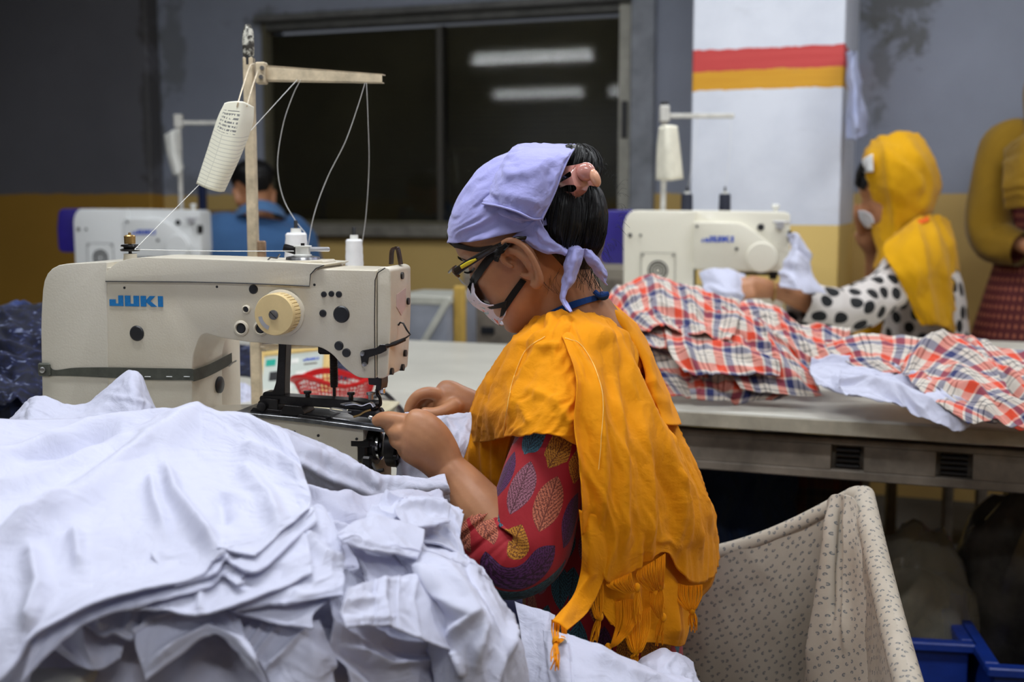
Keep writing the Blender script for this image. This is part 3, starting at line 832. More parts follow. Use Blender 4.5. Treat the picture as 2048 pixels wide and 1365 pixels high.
# feed clamp: base slides, long arm, upright, presser
fc = empty('feed_clamp', (0, 0, 0)); fc.parent = mach
def fpr(name, pts, y0, y1, mat='steel_dark', r=.001, bev=.0006, par=fc, off=0.0):
    b = bmesh.new(); prism(b, bpoly(pts, off, r), y0, y1, bev, 1); return bobj(name, b, M[mat], par)
fpr('slide_plate', [(488, 832), (500, 818), (655, 836), (662, 846), (640, 850), (600, 846)], .010, .045)
fpr('slide_block', [(560, 822), (566, 812), (600, 815), (607, 830), (585, 834), (556, 830)], .004, .04)
fpr('slide_block', [(590, 838), (596, 830), (650, 838), (654, 846), (640, 848)], .002, .03)
fpr('clamp_pivot', [(508, 826), (508, 808), (516, 800), (548, 803), (548, 824), (530, 828)], .012, .05)
b = bmesh.new(); x, z = ml(518, 817); cyl(b, (x, .006, z), (x, .014, z), .0062, n=18, bev=.0008); bobj('pivot_bolt', b, M['steel_dark'], fc)
arm_ = fpr('clamp_arm', [(508, 803), (510, 796), (560, 797), (700, 806), (740, 811), (745, 822), (735, 828), (690, 824), (560, 814), (512, 811)], .016, .040, r=.002)
fpr('clamp_jaw', [(690, 822), (745, 826), (750, 833), (742, 842), (725, 838), (702, 836), (690, 830)], .010, .04)
fpr('upright_bracket', [(510, 800), (512, 790), (532, 789), (538, 770), (541, 735), (543, 700), (543, 688), (559, 688), (558, 715), (556, 770), (556, 801), (540, 803)], .022, .040, r=.003)
for px, py, r in ((600, 797, .0052), (688, 800, .005), (728, 800, .0055)):
    x, z = ml(px, py); b = bmesh.new(); cyl(b, (x, .026, z - .004), (x, .026, z + .002), r * .6, n=10); cyl(b, (x, .026, z + .002), (x, .026, z + .0055), r, n=14, bev=.0007); bobj('clamp_screw', b, M['steel_dark'] if px < 700 else M['steel'], fc)
b = bmesh.new()
for k in range(3):
    pts = [(676 + k * 6, 812), (700 + 4 * k, 808 + k), (722, 815 - k), (738, 808), (745, 816)]
    tube(b, [Vector((ml(*p)[0], .010 - k * .003, ml(*p)[1])) for p in pts], .0011, n=6, res=20)
tube(b, [Vector((ml(*p)[0], .006, ml(*p)[1])) for p in ((700, 826), (672, 826), (657, 822), (664, 818), (690, 822))], .0009, n=6, res=24)
bobj('clamp_spring', b, M['chrome'], fc)
b = bmesh.new()
tube(b, [Vector((ml(*p)[0], .006, ml(*p)[1])) for p in ((704, 836), (716, 832), (726, 826), (738, 822))], .0015, n=6, res=16); bobj('brass_spring', b, M['goldstem'], fc)
b = bmesh.new()
for k, (px, py) in enumerate(((740, 836), (744, 842), (748, 848), (738, 846))):
    x, z = ml(px, py); ball(b, (x, .002 + .004 * k, z), .004, .003, .003, u=10, v=8)
bobj('button_clip', b, M['chrome'], fc)
# presser spring rod, lifter, needle
pr = empty('presser', (0, 0, 0)); pr.parent = mach
x, z0 = ml(667, 692, .04); _, z1 = ml(667, 705, .04); _, z2 = ml(667, 775, .04); _, z3 = ml(667, 803, .04)
b = bmesh.new(); box(b, (x - .018, .03, z1 - .002), (x + .002, .05, z0 + .006), .002, 1); bobj('spring_bracket', b, M['steel_dark'], pr)
b = bmesh.new(); cyl(b, (x, .04, z0), (x, .04, z2), .0048, n=16, bev=.001)
for k in range(22): lathe(b, [(.0048, 0), (.0058, .0008), (.0048, .0016)], Matrix.Translation((x, .04, z2 + .003 + k * .0021)), 14)
bobj('spring', b, simple('dark_spring', rgb(52, 44, 42), .4, metal=.5), pr)
b = bmesh.new(); cyl(b, (x, .04, z2), (x, .04, z3), .0022, n=10); bobj('rod', b, M['steel_dark'], pr)
nd_ = empty('needle_bar', (0, 0, 0)); nd_.parent = mach
fpr('bar_block', [(726, 757), (728, 774), (744, 776), (746, 786), (752, 786), (754, 774), (754, 757)], .018, .045, par=nd_)
b = bmesh.new(); tube(b, [Vector((ml(*p)[0], .028, ml(*p)[1])) for p in ((741, 778), (740, 795), (745, 802), (747, 815), (743, 822), (747, 832))], .0022, n=8, res=24); bobj('presser_foot', b, M['steel_dark'], nd_)
x, z = ml(759, 760, .03); b = bmesh.new(); cyl(b, (x, .03, z), (x, .03, ml(759, 773, .03)[1]), .0036, n=14); bobj('needle_clamp', b, M['steel_dark'], nd_)
b = bmesh.new(); cyl(b, (x, .03, ml(759, 773, .03)[1]), (x, .03, ml(759, 832, .03)[1]), .0011, .0005, n=8); bobj('needle', b, M['chrome'], nd_)
NEED = mach.matrix_basis @ Vector((x, .028, ml(759, 815, .03)[1]))
b = bmesh.new(); box(b, (x - .006, .027, ml(759, 788, .03)[1]), (x - .0015, .033, ml(759, 779, .03)[1]), .001, 1); box(b, (x + .001, .027, ml(759, 788, .03)[1]), (x + .007, .033, ml(759, 776, .03)[1]), .001, 1); bobj('guide_eye', b, M['chrome'], nd_)
# rotary hook under the bed
rh = empty('rotary_hook', (ml(757, 903)[0], 0, ml(757, 903)[1])); rh.parent = mach; rh.scale = (1.3, 1.2, 1.3)
YT = lambda y: Matrix.Translation((0, y, 0)) @ Matrix.Rotation(PI / 2, 4, 'X')
def XT(x): return Matrix.Translation((x, .030, 0)) @ Matrix.Rotation(PI / 2, 4, 'Y')
b = bmesh.new(); lathe(b, [(.008, -.004), (.0205, -.004), (.021, 0), (.021, .006), (.0195, .007), (.0195, .003), (.008, .002)], XT(.006), 34); bobj('hook_race', b, M['steel_dark'], rh)
b = bmesh.new(); lathe(b, [(.0, -.012), (.013, -.012), (.0145, -.008), (.0145, .006), (.011, .008), (.0, .008)], XT(-.012), 26); bobj('bobbin_case', b, M['chrome'], rh)
b = bmesh.new(); lathe(b, [(.010, -.003), (.019, -.003), (.019, .004), (.010, .004)], XT(-.014), 30); bobj('hook_ring', b, M['steel_dark'], rh)
b = bmesh.new(); lathe(b, [(.004, .0), (.009, .001), (.012, .004), (.013, .008), (.009, .0085), (.006, .006), (.004, .006)], XT(.008), 24); bobj('bobbin_rim', b, M['chrome'], rh)
b = bmesh.new(); box(b, (-.030, .004, .002), (-.010, .02, .009), .001, 1); box(b, (-.026, .006, -.012), (-.014, .02, .004), .002, 1); box(b, (-.018, .0, -.020), (-.008, .012, -.006), .002, 1)
tube(b, [(-.010, .006, -.012), (-.004, .003, -.021), (.004, .003, -.019)], .0022, n=6); bobj('hook_bracket', b, M['steel_dark'], rh)
b = bmesh.new()
for k in range(6):
    a = .4 + k * .8; box(b, (.011, .028 + .0 , .017), (.016, .034, .022), .001, 1, Matrix.Translation((0, .030, 0)) @ Matrix.Rotation(a, 4, 'X') @ Matrix.Translation((0, -.030, 0)))
bobj('hook_teeth', b, M['steel_dark'], rh)
# ------------------------------------------------------------------ modern white machines
A2 = math.radians(9)
a2, b2_ = Vector((math.cos(A2), -math.sin(A2), 0)), Vector((math.sin(A2), math.cos(A2), 0))
Q2 = P(1400, 560, 3.4); O2 = Vector((Q2.x, Q2.y, TZ))
def nl(px, py, off=0.0):
    q = onplane(px, py, Q2 + b2_ * off, b2_) - O2; return q.dot(a2), q.z
def npoly(pts, r=.006, off=0.0, n=4):
    return rpoly([nl(p[0], p[1], off) + ((p[2],) if len(p) > 2 else ()) for p in pts], r, n)
def modern(label, loc, white, motor_label):
    r = empty('sewing_machine', loc, label, 'sewing machine', rz=-A2)
    def pt(name, fn, mat, par=r, deg=35):
        b = bmesh.new(); fn(b); return bobj(name, b, mat, par, deg=deg)
    zb = 0.0
    def fl(pts, **k):
        return [(x, zb if z < nl(1300, 590)[1] else z) for x, z in npoly(pts, **k)]
    pt('motor_cover', lambda b: prism(b, npoly([(1200, 528, .02), (1199, 470, .01), (1206, 421, .02), (1264, 420, .005), (1254, 529, .005)]), .01, .13, .012, 3), M['navyplastic'])
    pt('column', lambda b: prism(b, fl([(1247, 640, 0), (1247, 450, .01), (1253, 432, .02), (1264, 421, .01), (1392, 422, .004), (1388, 540, .004), (1385, 640, 0)]), 0, .15, .008, 3), white)
    pt('arm', lambda b: prism(b, npoly([(1386, 421, .003), (1570, 424, .005), (1581, 428, .012), (1580, 520, .006), (1574, 544, .01), (1480, 544), (1420, 541), (1386, 541, .003)]), .012, .11, .008, 3), white)
    pt('side_panel', lambda b: prism(b, npoly([(1387, 444, .003), (1478, 446, .012), (1500, 457, .02), (1546, 492, .02), (1553, 515, .02), (1540, 538, .02), (1510, 541, .02), (1387, 538, .003)], r=.01), -.008, .014, .005, 3), white)
    x, z = nl(1523, 515)
    pt('pulley_cover', lambda b: lathe(b, [(.043, .01), (.043, -.010), (.040, -.014), (0, -.015)][::-1], Matrix.Translation((x, -.0, z)) @ Matrix.Rotation(-PI / 2, 4, 'X'), 32), white)
    pt('logo', lambda b: juki(b, nl(1410, 484)[0], nl(1410, 484)[1], .0165, nl(1467, 484)[0] - nl(1410, 484)[0], -.0088), M['blue_logo_far'])
    pt('logo_mark', lambda b: prism(b, [nl(1402, 484), nl(1408, 484), nl(1406, 476)], -.0094, -.0086), M['blue_logo_far'])
    # fan grille
    x0, z0 = nl(1281, 572); x1, z1 = nl(1351, 506)
    g = pt('grille_plate', lambda b: box(b, (x0, -.003, z0), (x1, .002, z1), .002, 1), white)
    def rim(b):
        t_ = .0012
        for lo, hi in (((x0, -.0036, z0), (x1, -.0026, z0 + t_)), ((x0, -.0036, z1 - t_), (x1, -.0026, z1)), ((x0, -.0036, z0 + t_), (x0 + t_, -.0026, z1 - t_)), ((x1 - t_, -.0036, z0 + t_), (x1, -.0026, z1 - t_))): box(b, lo, hi)
    pt('grille_rim', rim, M['black'], g)
    cx_, cz_ = (x0 + x1) / 2, nl(1315, 541)[1]
    M_ = Matrix.Translation((cx_, -.0032, cz_)) @ Matrix.Rotation(PI / 2, 4, 'X')
    for rr in (.007, .016, .024):
        pt('grille_ring', lambda b: lathe(b, [(rr, 0), (rr, .0014), (rr + .0045, .0014), (rr + .0045, 0)], M_, 26), M['black'], g)
    for sx_ in (x0 + .006, x1 - .006):
        pt('grille_screw', lambda b: cyl(b, (sx_, -.002, z1 - .007), (sx_, -.005, z1 - .007), .003, n=10), M['steel_dark'], g)
    for px, py, rr in ((1260, 471, .006), (1281, 471, .004), (1394, 453, .004), (1473, 498, .005), (1522, 455, .010)):
        x, z = nl(px, py)
        y = -.009 if px in (1394, 1473) else (.011 if px == 1522 else -.001)
        pt('plug', lambda b: lathe(b, [(0, .004), (rr * .8, .0035), (rr, .0), (rr, -.004)][::-1], Matrix.Translation((x, y, z)) @ Matrix.Rotation(PI / 2, 4, 'X'), 18), M['rubber'])
    x, z = nl(1553, 421)
    pt('top_knob', lambda b: lathe(b, [(.006, -.01), (.006, .004), (.011, .008), (.011, .014), (.007, .018), (0, .018)], Matrix.Translation((x, .05, z)), 16), M['whiteplastic'])
    x, z = nl(1560, 452)
    def tens(b):
        for k in range(4): lathe(b, [(.0, 0), (.011 - .002 * (k % 2), 0), (.011 - .002 * (k % 2), .004), (0, .004)], Matrix.Translation((x, .012 - .005 * k, z)) @ Matrix.Rotation(PI / 2, 4, 'X'), 16)
        box(b, (x - .02, -.004, z + .008), (x + .03, .004, z + .013), .001, 1)
    pt('tension_unit', tens, M['silver'])
    x, z = nl(1576, 470)
    pt('face_lever', lambda b: box(b, (x, .0, z - .018), (x + .010, .03, z + .012), .003, 1), M['steel_dark'])
    xl, zl = nl(1390, 574); xr, zr = nl(1570, 560)
    pt('bed', lambda b: box(b, (nl(1388, 590)[0], .015, 0), (xr, .12, nl(1400, 575)[1]), .006, 2), white)
    def clampm(b):
        y = .03
        box(b, (nl(1480, 550)[0], y, nl(1480, 552)[1]), (nl(1562, 550)[0], y + .03, nl(1480, 546)[1]), .001, 1)
        box(b, (nl(1540, 550)[0], y - .005, nl(1480, 560)[1]), (nl(1555, 550)[0], y + .02, nl(1480, 540)[1]), .002, 1)
        box(b, (nl(1384, 550)[0], y - .02, nl(1480, 575)[1]), (nl(1392, 550)[0], y, nl(1480, 533)[1]), .002, 1)
        tube(b, [Vector((nl(px, py)[0], y - .02, nl(px, py)[1])) for px, py in ((1388, 535), (1400, 529), (1420, 531), (1440, 538))], .005, n=8)
    pt('clamp_mechanism', clampm, M['steel_dark'])
    return r
mach2 = modern('white machine with indigo motor cover, behind the heap of plaid shirts', O2, M['modern'], '')
kx = P(98, 418, 4.2) - P(1200, 421, 3.4)
mach3 = modern('white machine with indigo motor cover at far left, near the man in blue', Vector((O2.x, O2.y, 0)) + Vector((kx.x, kx.y, TZ + kx.z)), M['modern_cool_lit'], '')

# ------------------------------------------------------------------ thread stands, cones, threads
def cone(loc, r0, r1, h, mat, label, group=None):
    e = empty('thread_cone', loc, label, 'thread cone', group)
    b = bmesh.new(); prof = [(0, .004), (r0, .004)]
    for k in range(26):
        t_ = k / 25; r_ = r0 + (r1 - r0) * t_; prof.append((r_ + (.0005 if k % 2 else 0), .006 + (h - .012) * t_))
    prof += [(r1 * .86, h - .003), (r1 * .6, h - .004), (0, h - .004)]
    lathe(b, prof, None, 28); bobj('wound_thread', b, mat, e)
    b = bmesh.new(); lathe(b, [(0, 0), (r0 * .75, 0), (r0 * .5, h * .5), (r1 * .5, h + .004), (r1 * .3, h + .004), (0, h)], None, 20); bobj('cone_core', b, M['whiteplastic'], e)
    return e
sd = 1.95
pb = P(512, 710, sd); pole_top = P(513, 130, sd)
st1 = empty('thread_stand', Vector((pb.x, pb.y, TZ)), 'tall beige thread stand rising behind the cream machine', 'thread stand', rz=-math.radians(4))
def s1(p): return st1.matrix_basis.inverted() @ Vector(p)
b = bmesh.new(); z1 = s1(pole_top).z; box(b, (-.008, -.008, 0), (.008, .008, z1 + .012), .0015, 1); pl = bobj('pole', b, M['stand'], st1)
b = bmesh.new(); box(b, (-.05, -.05, 0), (.05, .05, .008), .002, 1); bobj('pole_base', b, M['stand'], st1)
b = bmesh.new(); zt = s1(P(512, 48, sd)).z; zb_ = s1(P(512, 118, sd)).z
lathe(b, [(0, zt), (.0045, zt - .001), (.0085, zt - .012), (.0095, zt - .03), (.009, zb_ + .008), (.0065, zb_), (.0, zb_)], None, 16)
t = NT('taped_grip'); o = t.vec('Object'); t.set(col=t.mix(t.ramp(t.noise(70, 4, .7, o), [(.45, 0.0), (.55, 1.0)]), rgb(198, 196, 184), rgb(48, 44, 38)), rough=.6)
bobj('grip', b, t.m, st1)
b = bmesh.new(); cyl(b, (0, 0, z1), (0, 0, zb_ + .004), .0085, n=14); bobj('grip_collar', b, M['black'], st1)
q = s1(P(520, 146, sd)); q2 = s1(P(764, 157, sd - .05))
b = bmesh.new()
d = (q2 - q); d.normalize(); up = Vector((0, 0, 1)); sd_ = d.cross(up)
for (h0, h1, w0, w1) in (( -.013, .013, -.001, .001), (.010, .013, -.001, .016), (-.013, -.010, -.001, .010)):
    vs = []
    for pt_, k in ((q, 1.0), (q2, .55)):
        for hh, ww in ((h0, w0), (h0, w1), (h1, w1), (h1, w0)):
            vs.append(b.verts.new(pt_ + up * hh * k - sd_ * ww))
    for f in ((0, 1, 2, 3), (7, 6, 5, 4), (0, 4, 5, 1), (1, 5, 6, 2), (2, 6, 7, 3), (3, 7, 4, 0)): b.faces.new([vs[i] for i in f])
bobj('cross_arm', b, M['stand'], st1)
b = bmesh.new(); box(b, (q.x - .004, q.y - .014, q.z - .018), (q.x + .012, q.y + .006, q.z + .016), .002, 1); bobj('arm_clamp', b, M['stand'], st1)
for dx, dz in ((.008, .006), (.006, -.008)):
    b = bmesh.new(); cyl(b, (q.x + dx, q.y - .018, q.z + dz), (q.x + dx, q.y - .012, q.z + dz), .0035, n=10); bobj('clamp_bolt', b, M['steel'], st1)
b = bmesh.new(); zz = s1(P(512, 482, sd)).z; box(b, (.006, -.006, zz - .03), (.020, .006, zz), .002, 1); bobj('pole_bracket', b, simple('rusty_bracket', rgb(150, 120, 92), .7, var=.25, nscale=90), st1)
# paper tag hung on wire
def tagmat(name, rows=24):
    t = NT(name); u, v, _ = t.sep(t.vec('UV'))       # metres
    base = t.mix(t.noise(14, 3, .6, t.vec('UV')), rgb(226, 222, 200), rgb(238, 236, 220))
    fr = t.math('FRACT', t.math('MULTIPLY', v, 175.0))
    line = t.math('MULTIPLY', t.math('LESS_THAN', fr, .20), t.math('MULTIPLY', t.math('GREATER_THAN', v, .045), t.math('LESS_THAN', v, .135)))
    col_ = t.math('LESS_THAN', t.math('ABSOLUTE', t.math('SUBTRACT', u, .027)), .0006)
    col_ = t.math('MULTIPLY', col_, t.math('GREATER_THAN', v, .045))
    m = t.math('MULTIPLY', t.math('ADD', line, col_, clamp=True), .28)
    fr2 = t.math('LESS_THAN', t.math('FRACT', t.math('MULTIPLY', v, 190.0)), .5)
    tx = t.math('GREATER_THAN', t.noise(1, 2, .6, t.mapv(t.vec('UV'), (330, 120, 1))), .47)
    blk = t.math('MULTIPLY', t.math('MULTIPLY', t.math('GREATER_THAN', v, .012), t.math('LESS_THAN', v, .043)), t.math('MULTIPLY', t.math('GREATER_THAN', u, .010), t.math('LESS_THAN', u, .046)))
    m2 = t.math('MULTIPLY', t.math('MULTIPLY', fr2, tx), t.math('MULTIPLY', blk, .8))
    c = t.mix(t.math('ADD', m, m2, clamp=True), base, rgb(70, 74, 84))
    t.set(col=c, rough=.55); return t.m
M['tagpaper'] = tagmat('lined_card')
td = 1.68
tag1 = empty('job_card', P(480, 205, td), 'cream lined job card hanging on wire from the tall beige stand', 'card')
patch('card_sheet', [[(449, 206, td + .012), (462, 203, td - .004), (485, 203, td - .010), (508, 214, td + .016)],
                     [(434, 238, td + .014), (452, 246, td - .008), (480, 250, td - .012), (505, 250, td + .018)],
                     [(414, 300, td + .014), (436, 312, td - .010), (468, 318, td - .010), (482, 312, td + .018)],
                     [(392, 368, td + .014), (414, 378, td - .008), (436, 384, td - .006), (449, 384, td + .018)]], M['tagpaper'], tag1, 24, 40, thick=.0006)
for ps in ([(508, 128, 1.93), (500, 132, 1.9), (490, 160, 1.78), (476, 206, td - .012), (474, 214, td - .012)], [(516, 140, 1.93), (506, 170, 1.82), (498, 196, 1.74), (494, 212, td - .004)]):
    thread('hanging_wire', [P(*p) for p in ps], .0011, M['stand'], tag1, smoothn=18)
c1 = P(592, 462, 1.95); cone(Vector((c1.x, c1.y, c1.z - .165)), .026, .0165, .165, M['cone_thread'], 'white thread cone under the beige stand, nearer its pole')
c2 = P(708, 475, 2.0); cone(Vector((c2.x, c2.y, c2.z - .165)), .0185, .0135, .165, M['cone_thread'], 'slimmer white thread cone at right, behind the machine head')
for c_, nm in ((c1, 0), (c2, 1)):
    p_ = s1(c_); b = bmesh.new(); cyl(b, (p_.x, p_.y, p_.z - .166), (p_.x, p_.y, p_.z + .017), .0032, n=10, bev=.001); bobj('spool_pin', b, M['black'], st1)
    b = bmesh.new(); cyl(b, (p_.x, p_.y, p_.z - .174), (p_.x, p_.y, p_.z - .166), .034, n=26, bev=.001); bobj('spool_tray', b, M['stand'], st1)
    b = bmesh.new(); tube(b, [Vector((0, 0, p_.z - .178)), Vector((p_.x, p_.y, p_.z - .178))], .005, n=8); bobj('tray_arm', b, M['stand'], st1)
# threads of the first machine
def thr(label, pts, r=.00055, mat='white_thread'):
    o = thread('thread', [P(*p) for p in pts], r, M[mat], None, smoothn=40)
    return setp(o, label, 'thread', 'threads on the cream machine')
thr('white thread bowing from the near cone to the cross arm middle', [(612, 468, 1.95), (590, 440, 1.95), (566, 395, 1.95), (555, 330, 1.94), (566, 250, 1.93), (586, 190, 1.92), (601, 160, 1.91)])
thr('white thread slanting from the near cone up to the arm tip', [(614, 505, 1.93), (628, 430, 1.93), (655, 355, 1.93), (690, 285, 1.92), (715, 215, 1.91), (730, 166, 1.90)])
thr('white thread hanging from the arm tip to the slimmer cone', [(722, 500, 2.0), (732, 430, 1.98), (738, 330, 1.95), (736, 240, 1.92), (733, 166, 1.90)])
b0, b1 = P(594, 160, 1.91), TEN
o = thread('thread', [b0, b0.lerp(b1, .5) + Vector((0, 0, -.004)), b1], .0005, M['white_thread'], None); setp(o, 'white thread crossing from the cross arm down to the tension post', 'thread', 'threads on the cream machine')
o = thread('thread', [TEN, TEN.lerp(WIN, .5) + Vector((0, 0, -.001)), WIN], .0006, M['white_thread'], None); setp(o, 'white thread drawn level from tension post to bobbin winder', 'thread', 'threads on the cream machine')

def farstand(label, base, arm_px, d, pole_px, top, mat, rz=0.0, h_bottom=TZ):
    pt = P(pole_px, top, d); r = empty('thread_stand', Vector((pt.x, pt.y, h_bottom)), label, 'thread stand')
    hz = pt.z - h_bottom
    b = bmesh.new(); cyl(b, (0, 0, 0), (0, 0, hz), .0085, n=12); bobj('pole', b, mat, r)
    b = bmesh.new(); cyl(b, (0, 0, hz - .01), (0, 0, hz + .012), .012, n=12, bev=.002); bobj('pole_cap', b, M['black'], r)
    a = P(arm_px[0], arm_px[1], d) - r.location; c = P(arm_px[2], arm_px[3], d) - r.location
    b = bmesh.new(); box(b, (a.x, -.008, a.z - .007), (c.x, .008, a.z + .007), .002, 1, None); bobj('cross_arm', b, mat, r)
    b = bmesh.new(); box(b, (-.014, -.014, a.z - .018), (.014, .014, a.z + .03), .003, 1); bobj('arm_clamp', b, mat, r)
    b = bmesh.new(); cyl(b, (0, 0, 0), (0, 0, .006), .05, n=20); bobj('pole_base', b, mat, r)
    return r
st2 = farstand('white thread stand behind the right machine, in front of the striped column', None, (1330, 232, 1468, 233), 3.55, 1329, 212, M['standwhite'])
st3 = farstand('white thread stand behind the far left machine', None, (352, 246, 480, 246), 4.35, 357, 238, M['standwhite'])
cardmat = tagmat('plain_card')
t2 = empty('job_card', P(1335, 250, 3.5), 'cream card hung on the thread stand before the striped column', 'card')
patch('card_sheet', [[(1318, 254, 3.5), (1335, 250, 3.47), (1355, 252, 3.5)], [(1313, 300, 3.5), (1336, 300, 3.46), (1361, 300, 3.5)], [(1311, 360, 3.5), (1338, 362, 3.46), (1367, 358, 3.5)]], simple('cream_card', rgb(232, 228, 210), .6), t2, 12, 16, thick=.0008)
t3 = empty('job_card', P(345, 260, 4.3), 'white card dangling edge-on from the far left thread stand', 'card')
patch('card_sheet', [[(328, 270, 4.3), (343, 262, 4.27), (356, 256, 4.3)], [(334, 310, 4.3), (347, 310, 4.27), (360, 306, 4.3)], [(346, 352, 4.3), (356, 350, 4.27), (368, 336, 4.3)]], simple('white_card', rgb(222, 222, 216), .6), t3, 10, 14, thick=.0008)
for px, lab in ((1374, 'dark thread cone left of its twin, behind the right white machine'), (1450, 'dark thread cone right of its twin, behind the right white machine')):
    c_ = P(px, 386, 3.55); cone(Vector((c_.x, c_.y, c_.z - .17)), .019, .0165, .17, M['black_thread'], lab, 'dark thread cones by the striped column')
    p_ = c_ - st2.location
    b = bmesh.new(); cyl(b, (p_.x, p_.y, p_.z - .176), (p_.x, p_.y, p_.z - .170), .03, n=18); bobj('spool_tray', b, M['standwhite'], st2)
    b = bmesh.new(); tube(b, [Vector((0, 0, p_.z - .18)), Vector((p_.x, p_.y, p_.z - .18))], .005, n=6); bobj('tray_arm', b, M['standwhite'], st2)
    b = bmesh.new(); cyl(b, (p_.x, p_.y, p_.z - .17), (p_.x, p_.y, p_.z + .018), .003, n=8); bobj('spool_pin', b, M['black'], st2)
for a_, c_, lab in (((1374, 385), (1395, 236), 'left'), ((1450, 385), (1462, 236), 'right')):
    o = thread('thread', [P(*a_, 3.55), P((a_[0] + c_[0]) / 2 + 3, 310, 3.54), P(*c_, 3.55)], .0006, M['white_thread'], None, smoothn=12)
    setp(o, 'fine pale thread rising from the ' + lab + ' dark cone', 'thread')

# ------------------------------------------------------------------ control panel, basket, tray
pc = [P(490, 716, 2.62), P(630, 698, 2.60), P(655, 795, 2.52), P(508, 806, 2.54)]
ex = ((pc[1] - pc[0]) + (pc[2] - pc[3])).normalized(); ez = ((pc[0] - pc[3]) + (pc[1] - pc[2])); ez = (ez - ex * ez.dot(ex)).normalized(); ey = ez.cross(ex)
Wp, Hp = ((pc[1] - pc[0]).length + (pc[2] - pc[3]).length) / 2, ((pc[0] - pc[3]).length + (pc[1] - pc[2]).length) / 2
panel = bpy.data.objects.new('control_panel', None); COL.objects.link(panel)
panel.matrix_basis = Matrix.Translation(pc[3]) @ Matrix((ex, ey, ez)).transposed().to_4x4()
setp(panel, 'tilted ivory control panel with red digits behind the cream machine', 'control panel')
M['ivory'] = simple('ivory_plastic', rgb(224, 192, 120), .4, var=.05)
M['panelface'] = simple('panel_face', rgb(206, 214, 206), .4, var=.03)
def pp(name, fn, mat, par=panel):
    b = bmesh.new(); fn(b); return bobj(name, b, mat, par, deg=30)
fw = .013
pp('housing', lambda b: (box(b, (0, 0, 0), (Wp, .03, Hp), .004, 2),), M['ivory'])
pp('bezel', lambda b: [box(b, lo, hi, .002, 1) for lo, hi in (((0, -.006, 0), (fw, .001, Hp)), ((Wp - fw, -.006, 0), (Wp, .001, Hp)), ((fw, -.006, Hp - fw), (Wp - fw, .001, Hp)), ((fw, -.006, 0), (Wp - fw, .001, fw)))], M['ivory'])['kind'] = 'stuff'
face = pp('panel_face', lambda b: box(b, (fw, -.0022, fw), (Wp - fw, -.0005, Hp - fw)), M['panelface'])
def fr(x0, x1, z0, z1): return ((fw + x0 * (Wp - 2 * fw), -.0032, fw + z0 * (Hp - 2 * fw)), (fw + x1 * (Wp - 2 * fw), -.0021, fw + z1 * (Hp - 2 * fw)))
pp('teal_label', lambda b: box(b, *fr(.04, .2, .74, .9)), simple('teal_print', rgb(30, 170, 150), .4), face)
pp('display_window', lambda b: box(b, *fr(.12, .46, .36, .58)), M['black'], face)
t = NT('lit_red_digits'); t.set(col=rgb(60, 4, 6), emit=(1, .02, .05, 1), estr=2.2); M['led'] = t.m
def seg7(b, x0, z0, w, h, segs):
    tk = w * .2
    S = {'a': (0, h - tk, w, h), 'g': (0, h / 2 - tk / 2, w, h / 2 + tk / 2), 'd': (0, 0, w, tk), 'f': (0, h / 2, tk, h), 'b': (w - tk, h / 2, w, h), 'e': (0, 0, tk, h / 2), 'c': (w - tk, 0, w, h / 2)}
    for k in segs: x, z, X, Z = S[k]; box(b, (x0 + x, -.0042, z0 + z), (x0 + X, -.0034, z0 + Z))
lo, hi = fr(.28, .44, .40, .54)
pp('red_digits', lambda b: (seg7(b, lo[0], lo[2], .0075, .0125, 'abcdfg'), seg7(b, lo[0] + .0105, lo[2], .0075, .0125, 'bc')), M['led'], face)['kind'] = 'stuff'
def lg(b):
    lo, hi = fr(.66, .92, .78, .88); juki(b, lo[0], lo[2], .006, hi[0] - lo[0], -.0022, th=.001)
pp('logo', lg, M['blue_logo_far'], face)
for (a0, a1, z0, z1) in ((.46, .58, .74, .86), (.56, .72, .42, .54), (.78, .95, .42, .54), (.24, .34, .1, .22), (.42, .52, .1, .22), (.60, .70, .1, .22)):
    k = pp('panel_key', lambda b: box(b, *fr(a0, a1, z0, z1), .0004, 1), M['whiteplastic'], face)
    lo, hi = fr(a0 + .03, a1 - .03, (z0 + z1) / 2 - .01, (z0 + z1) / 2 + .01)
for (a0, a1, z) in ((.68, .9, .68),): pp('panel_print', lambda b: box(b, *fr(a0, a1, z, z + .03)), M['rail'], face)

# red basket: wavy rim and slotted wall
bc = tl(672, 803); rb = empty('basket', bc, 'red plastic basket with a scalloped rim behind the machine arm', 'basket')
def bring(a, r): return r * (1.25 if True else 1) * math.cos(a), r * .8 * math.sin(a)
b = bmesh.new(); n = 72; prof = []
def bz(a): return .052 + .009 * math.cos(3 * a + .6)
for (r, k, o_) in ((.052, 0.0, 0), (.066, .8, 0), (.068, 1.0, 0), (.074, 1.0, 0.0), (.074, .9, 0), (.067, .8, 0), (.053, .03, 0)):
    prof.append([b.verts.new((bring(2 * PI * i / n, r)[0], bring(2 * PI * i / n, r)[1], bz(2 * PI * i / n) * k)) for i in range(n)])
for a_, c_ in zip(prof, prof[1:]):
    if a_ is prof[0] or c_ is prof[-1]: continue
    for i in range(n): b.faces.new((a_[i], a_[(i + 1) % n], c_[(i + 1) % n], c_[i]))
b.faces.new(prof[0][::-1])
bobj('basket_rim', b, M['redplastic'], rb)
b = bmesh.new()
for i in range(60):
    a = 2 * PI * i / 60; x0, y0 = bring(a, .052); x1, y1 = bring(a, .066)
    cyl(b, (x0, y0, 0), (x1, y1, bz(a) * .82), .0011, n=4, cap=False)
for k in (.2, .35, .5, .65):
    pts = [Vector(bring(2 * PI * i / 48, .052 + .014 * k / .8) + (bz(2 * PI * i / 48) * k,)) for i in range(49)]
    tube(b, pts, .0011, n=4, cap=False)
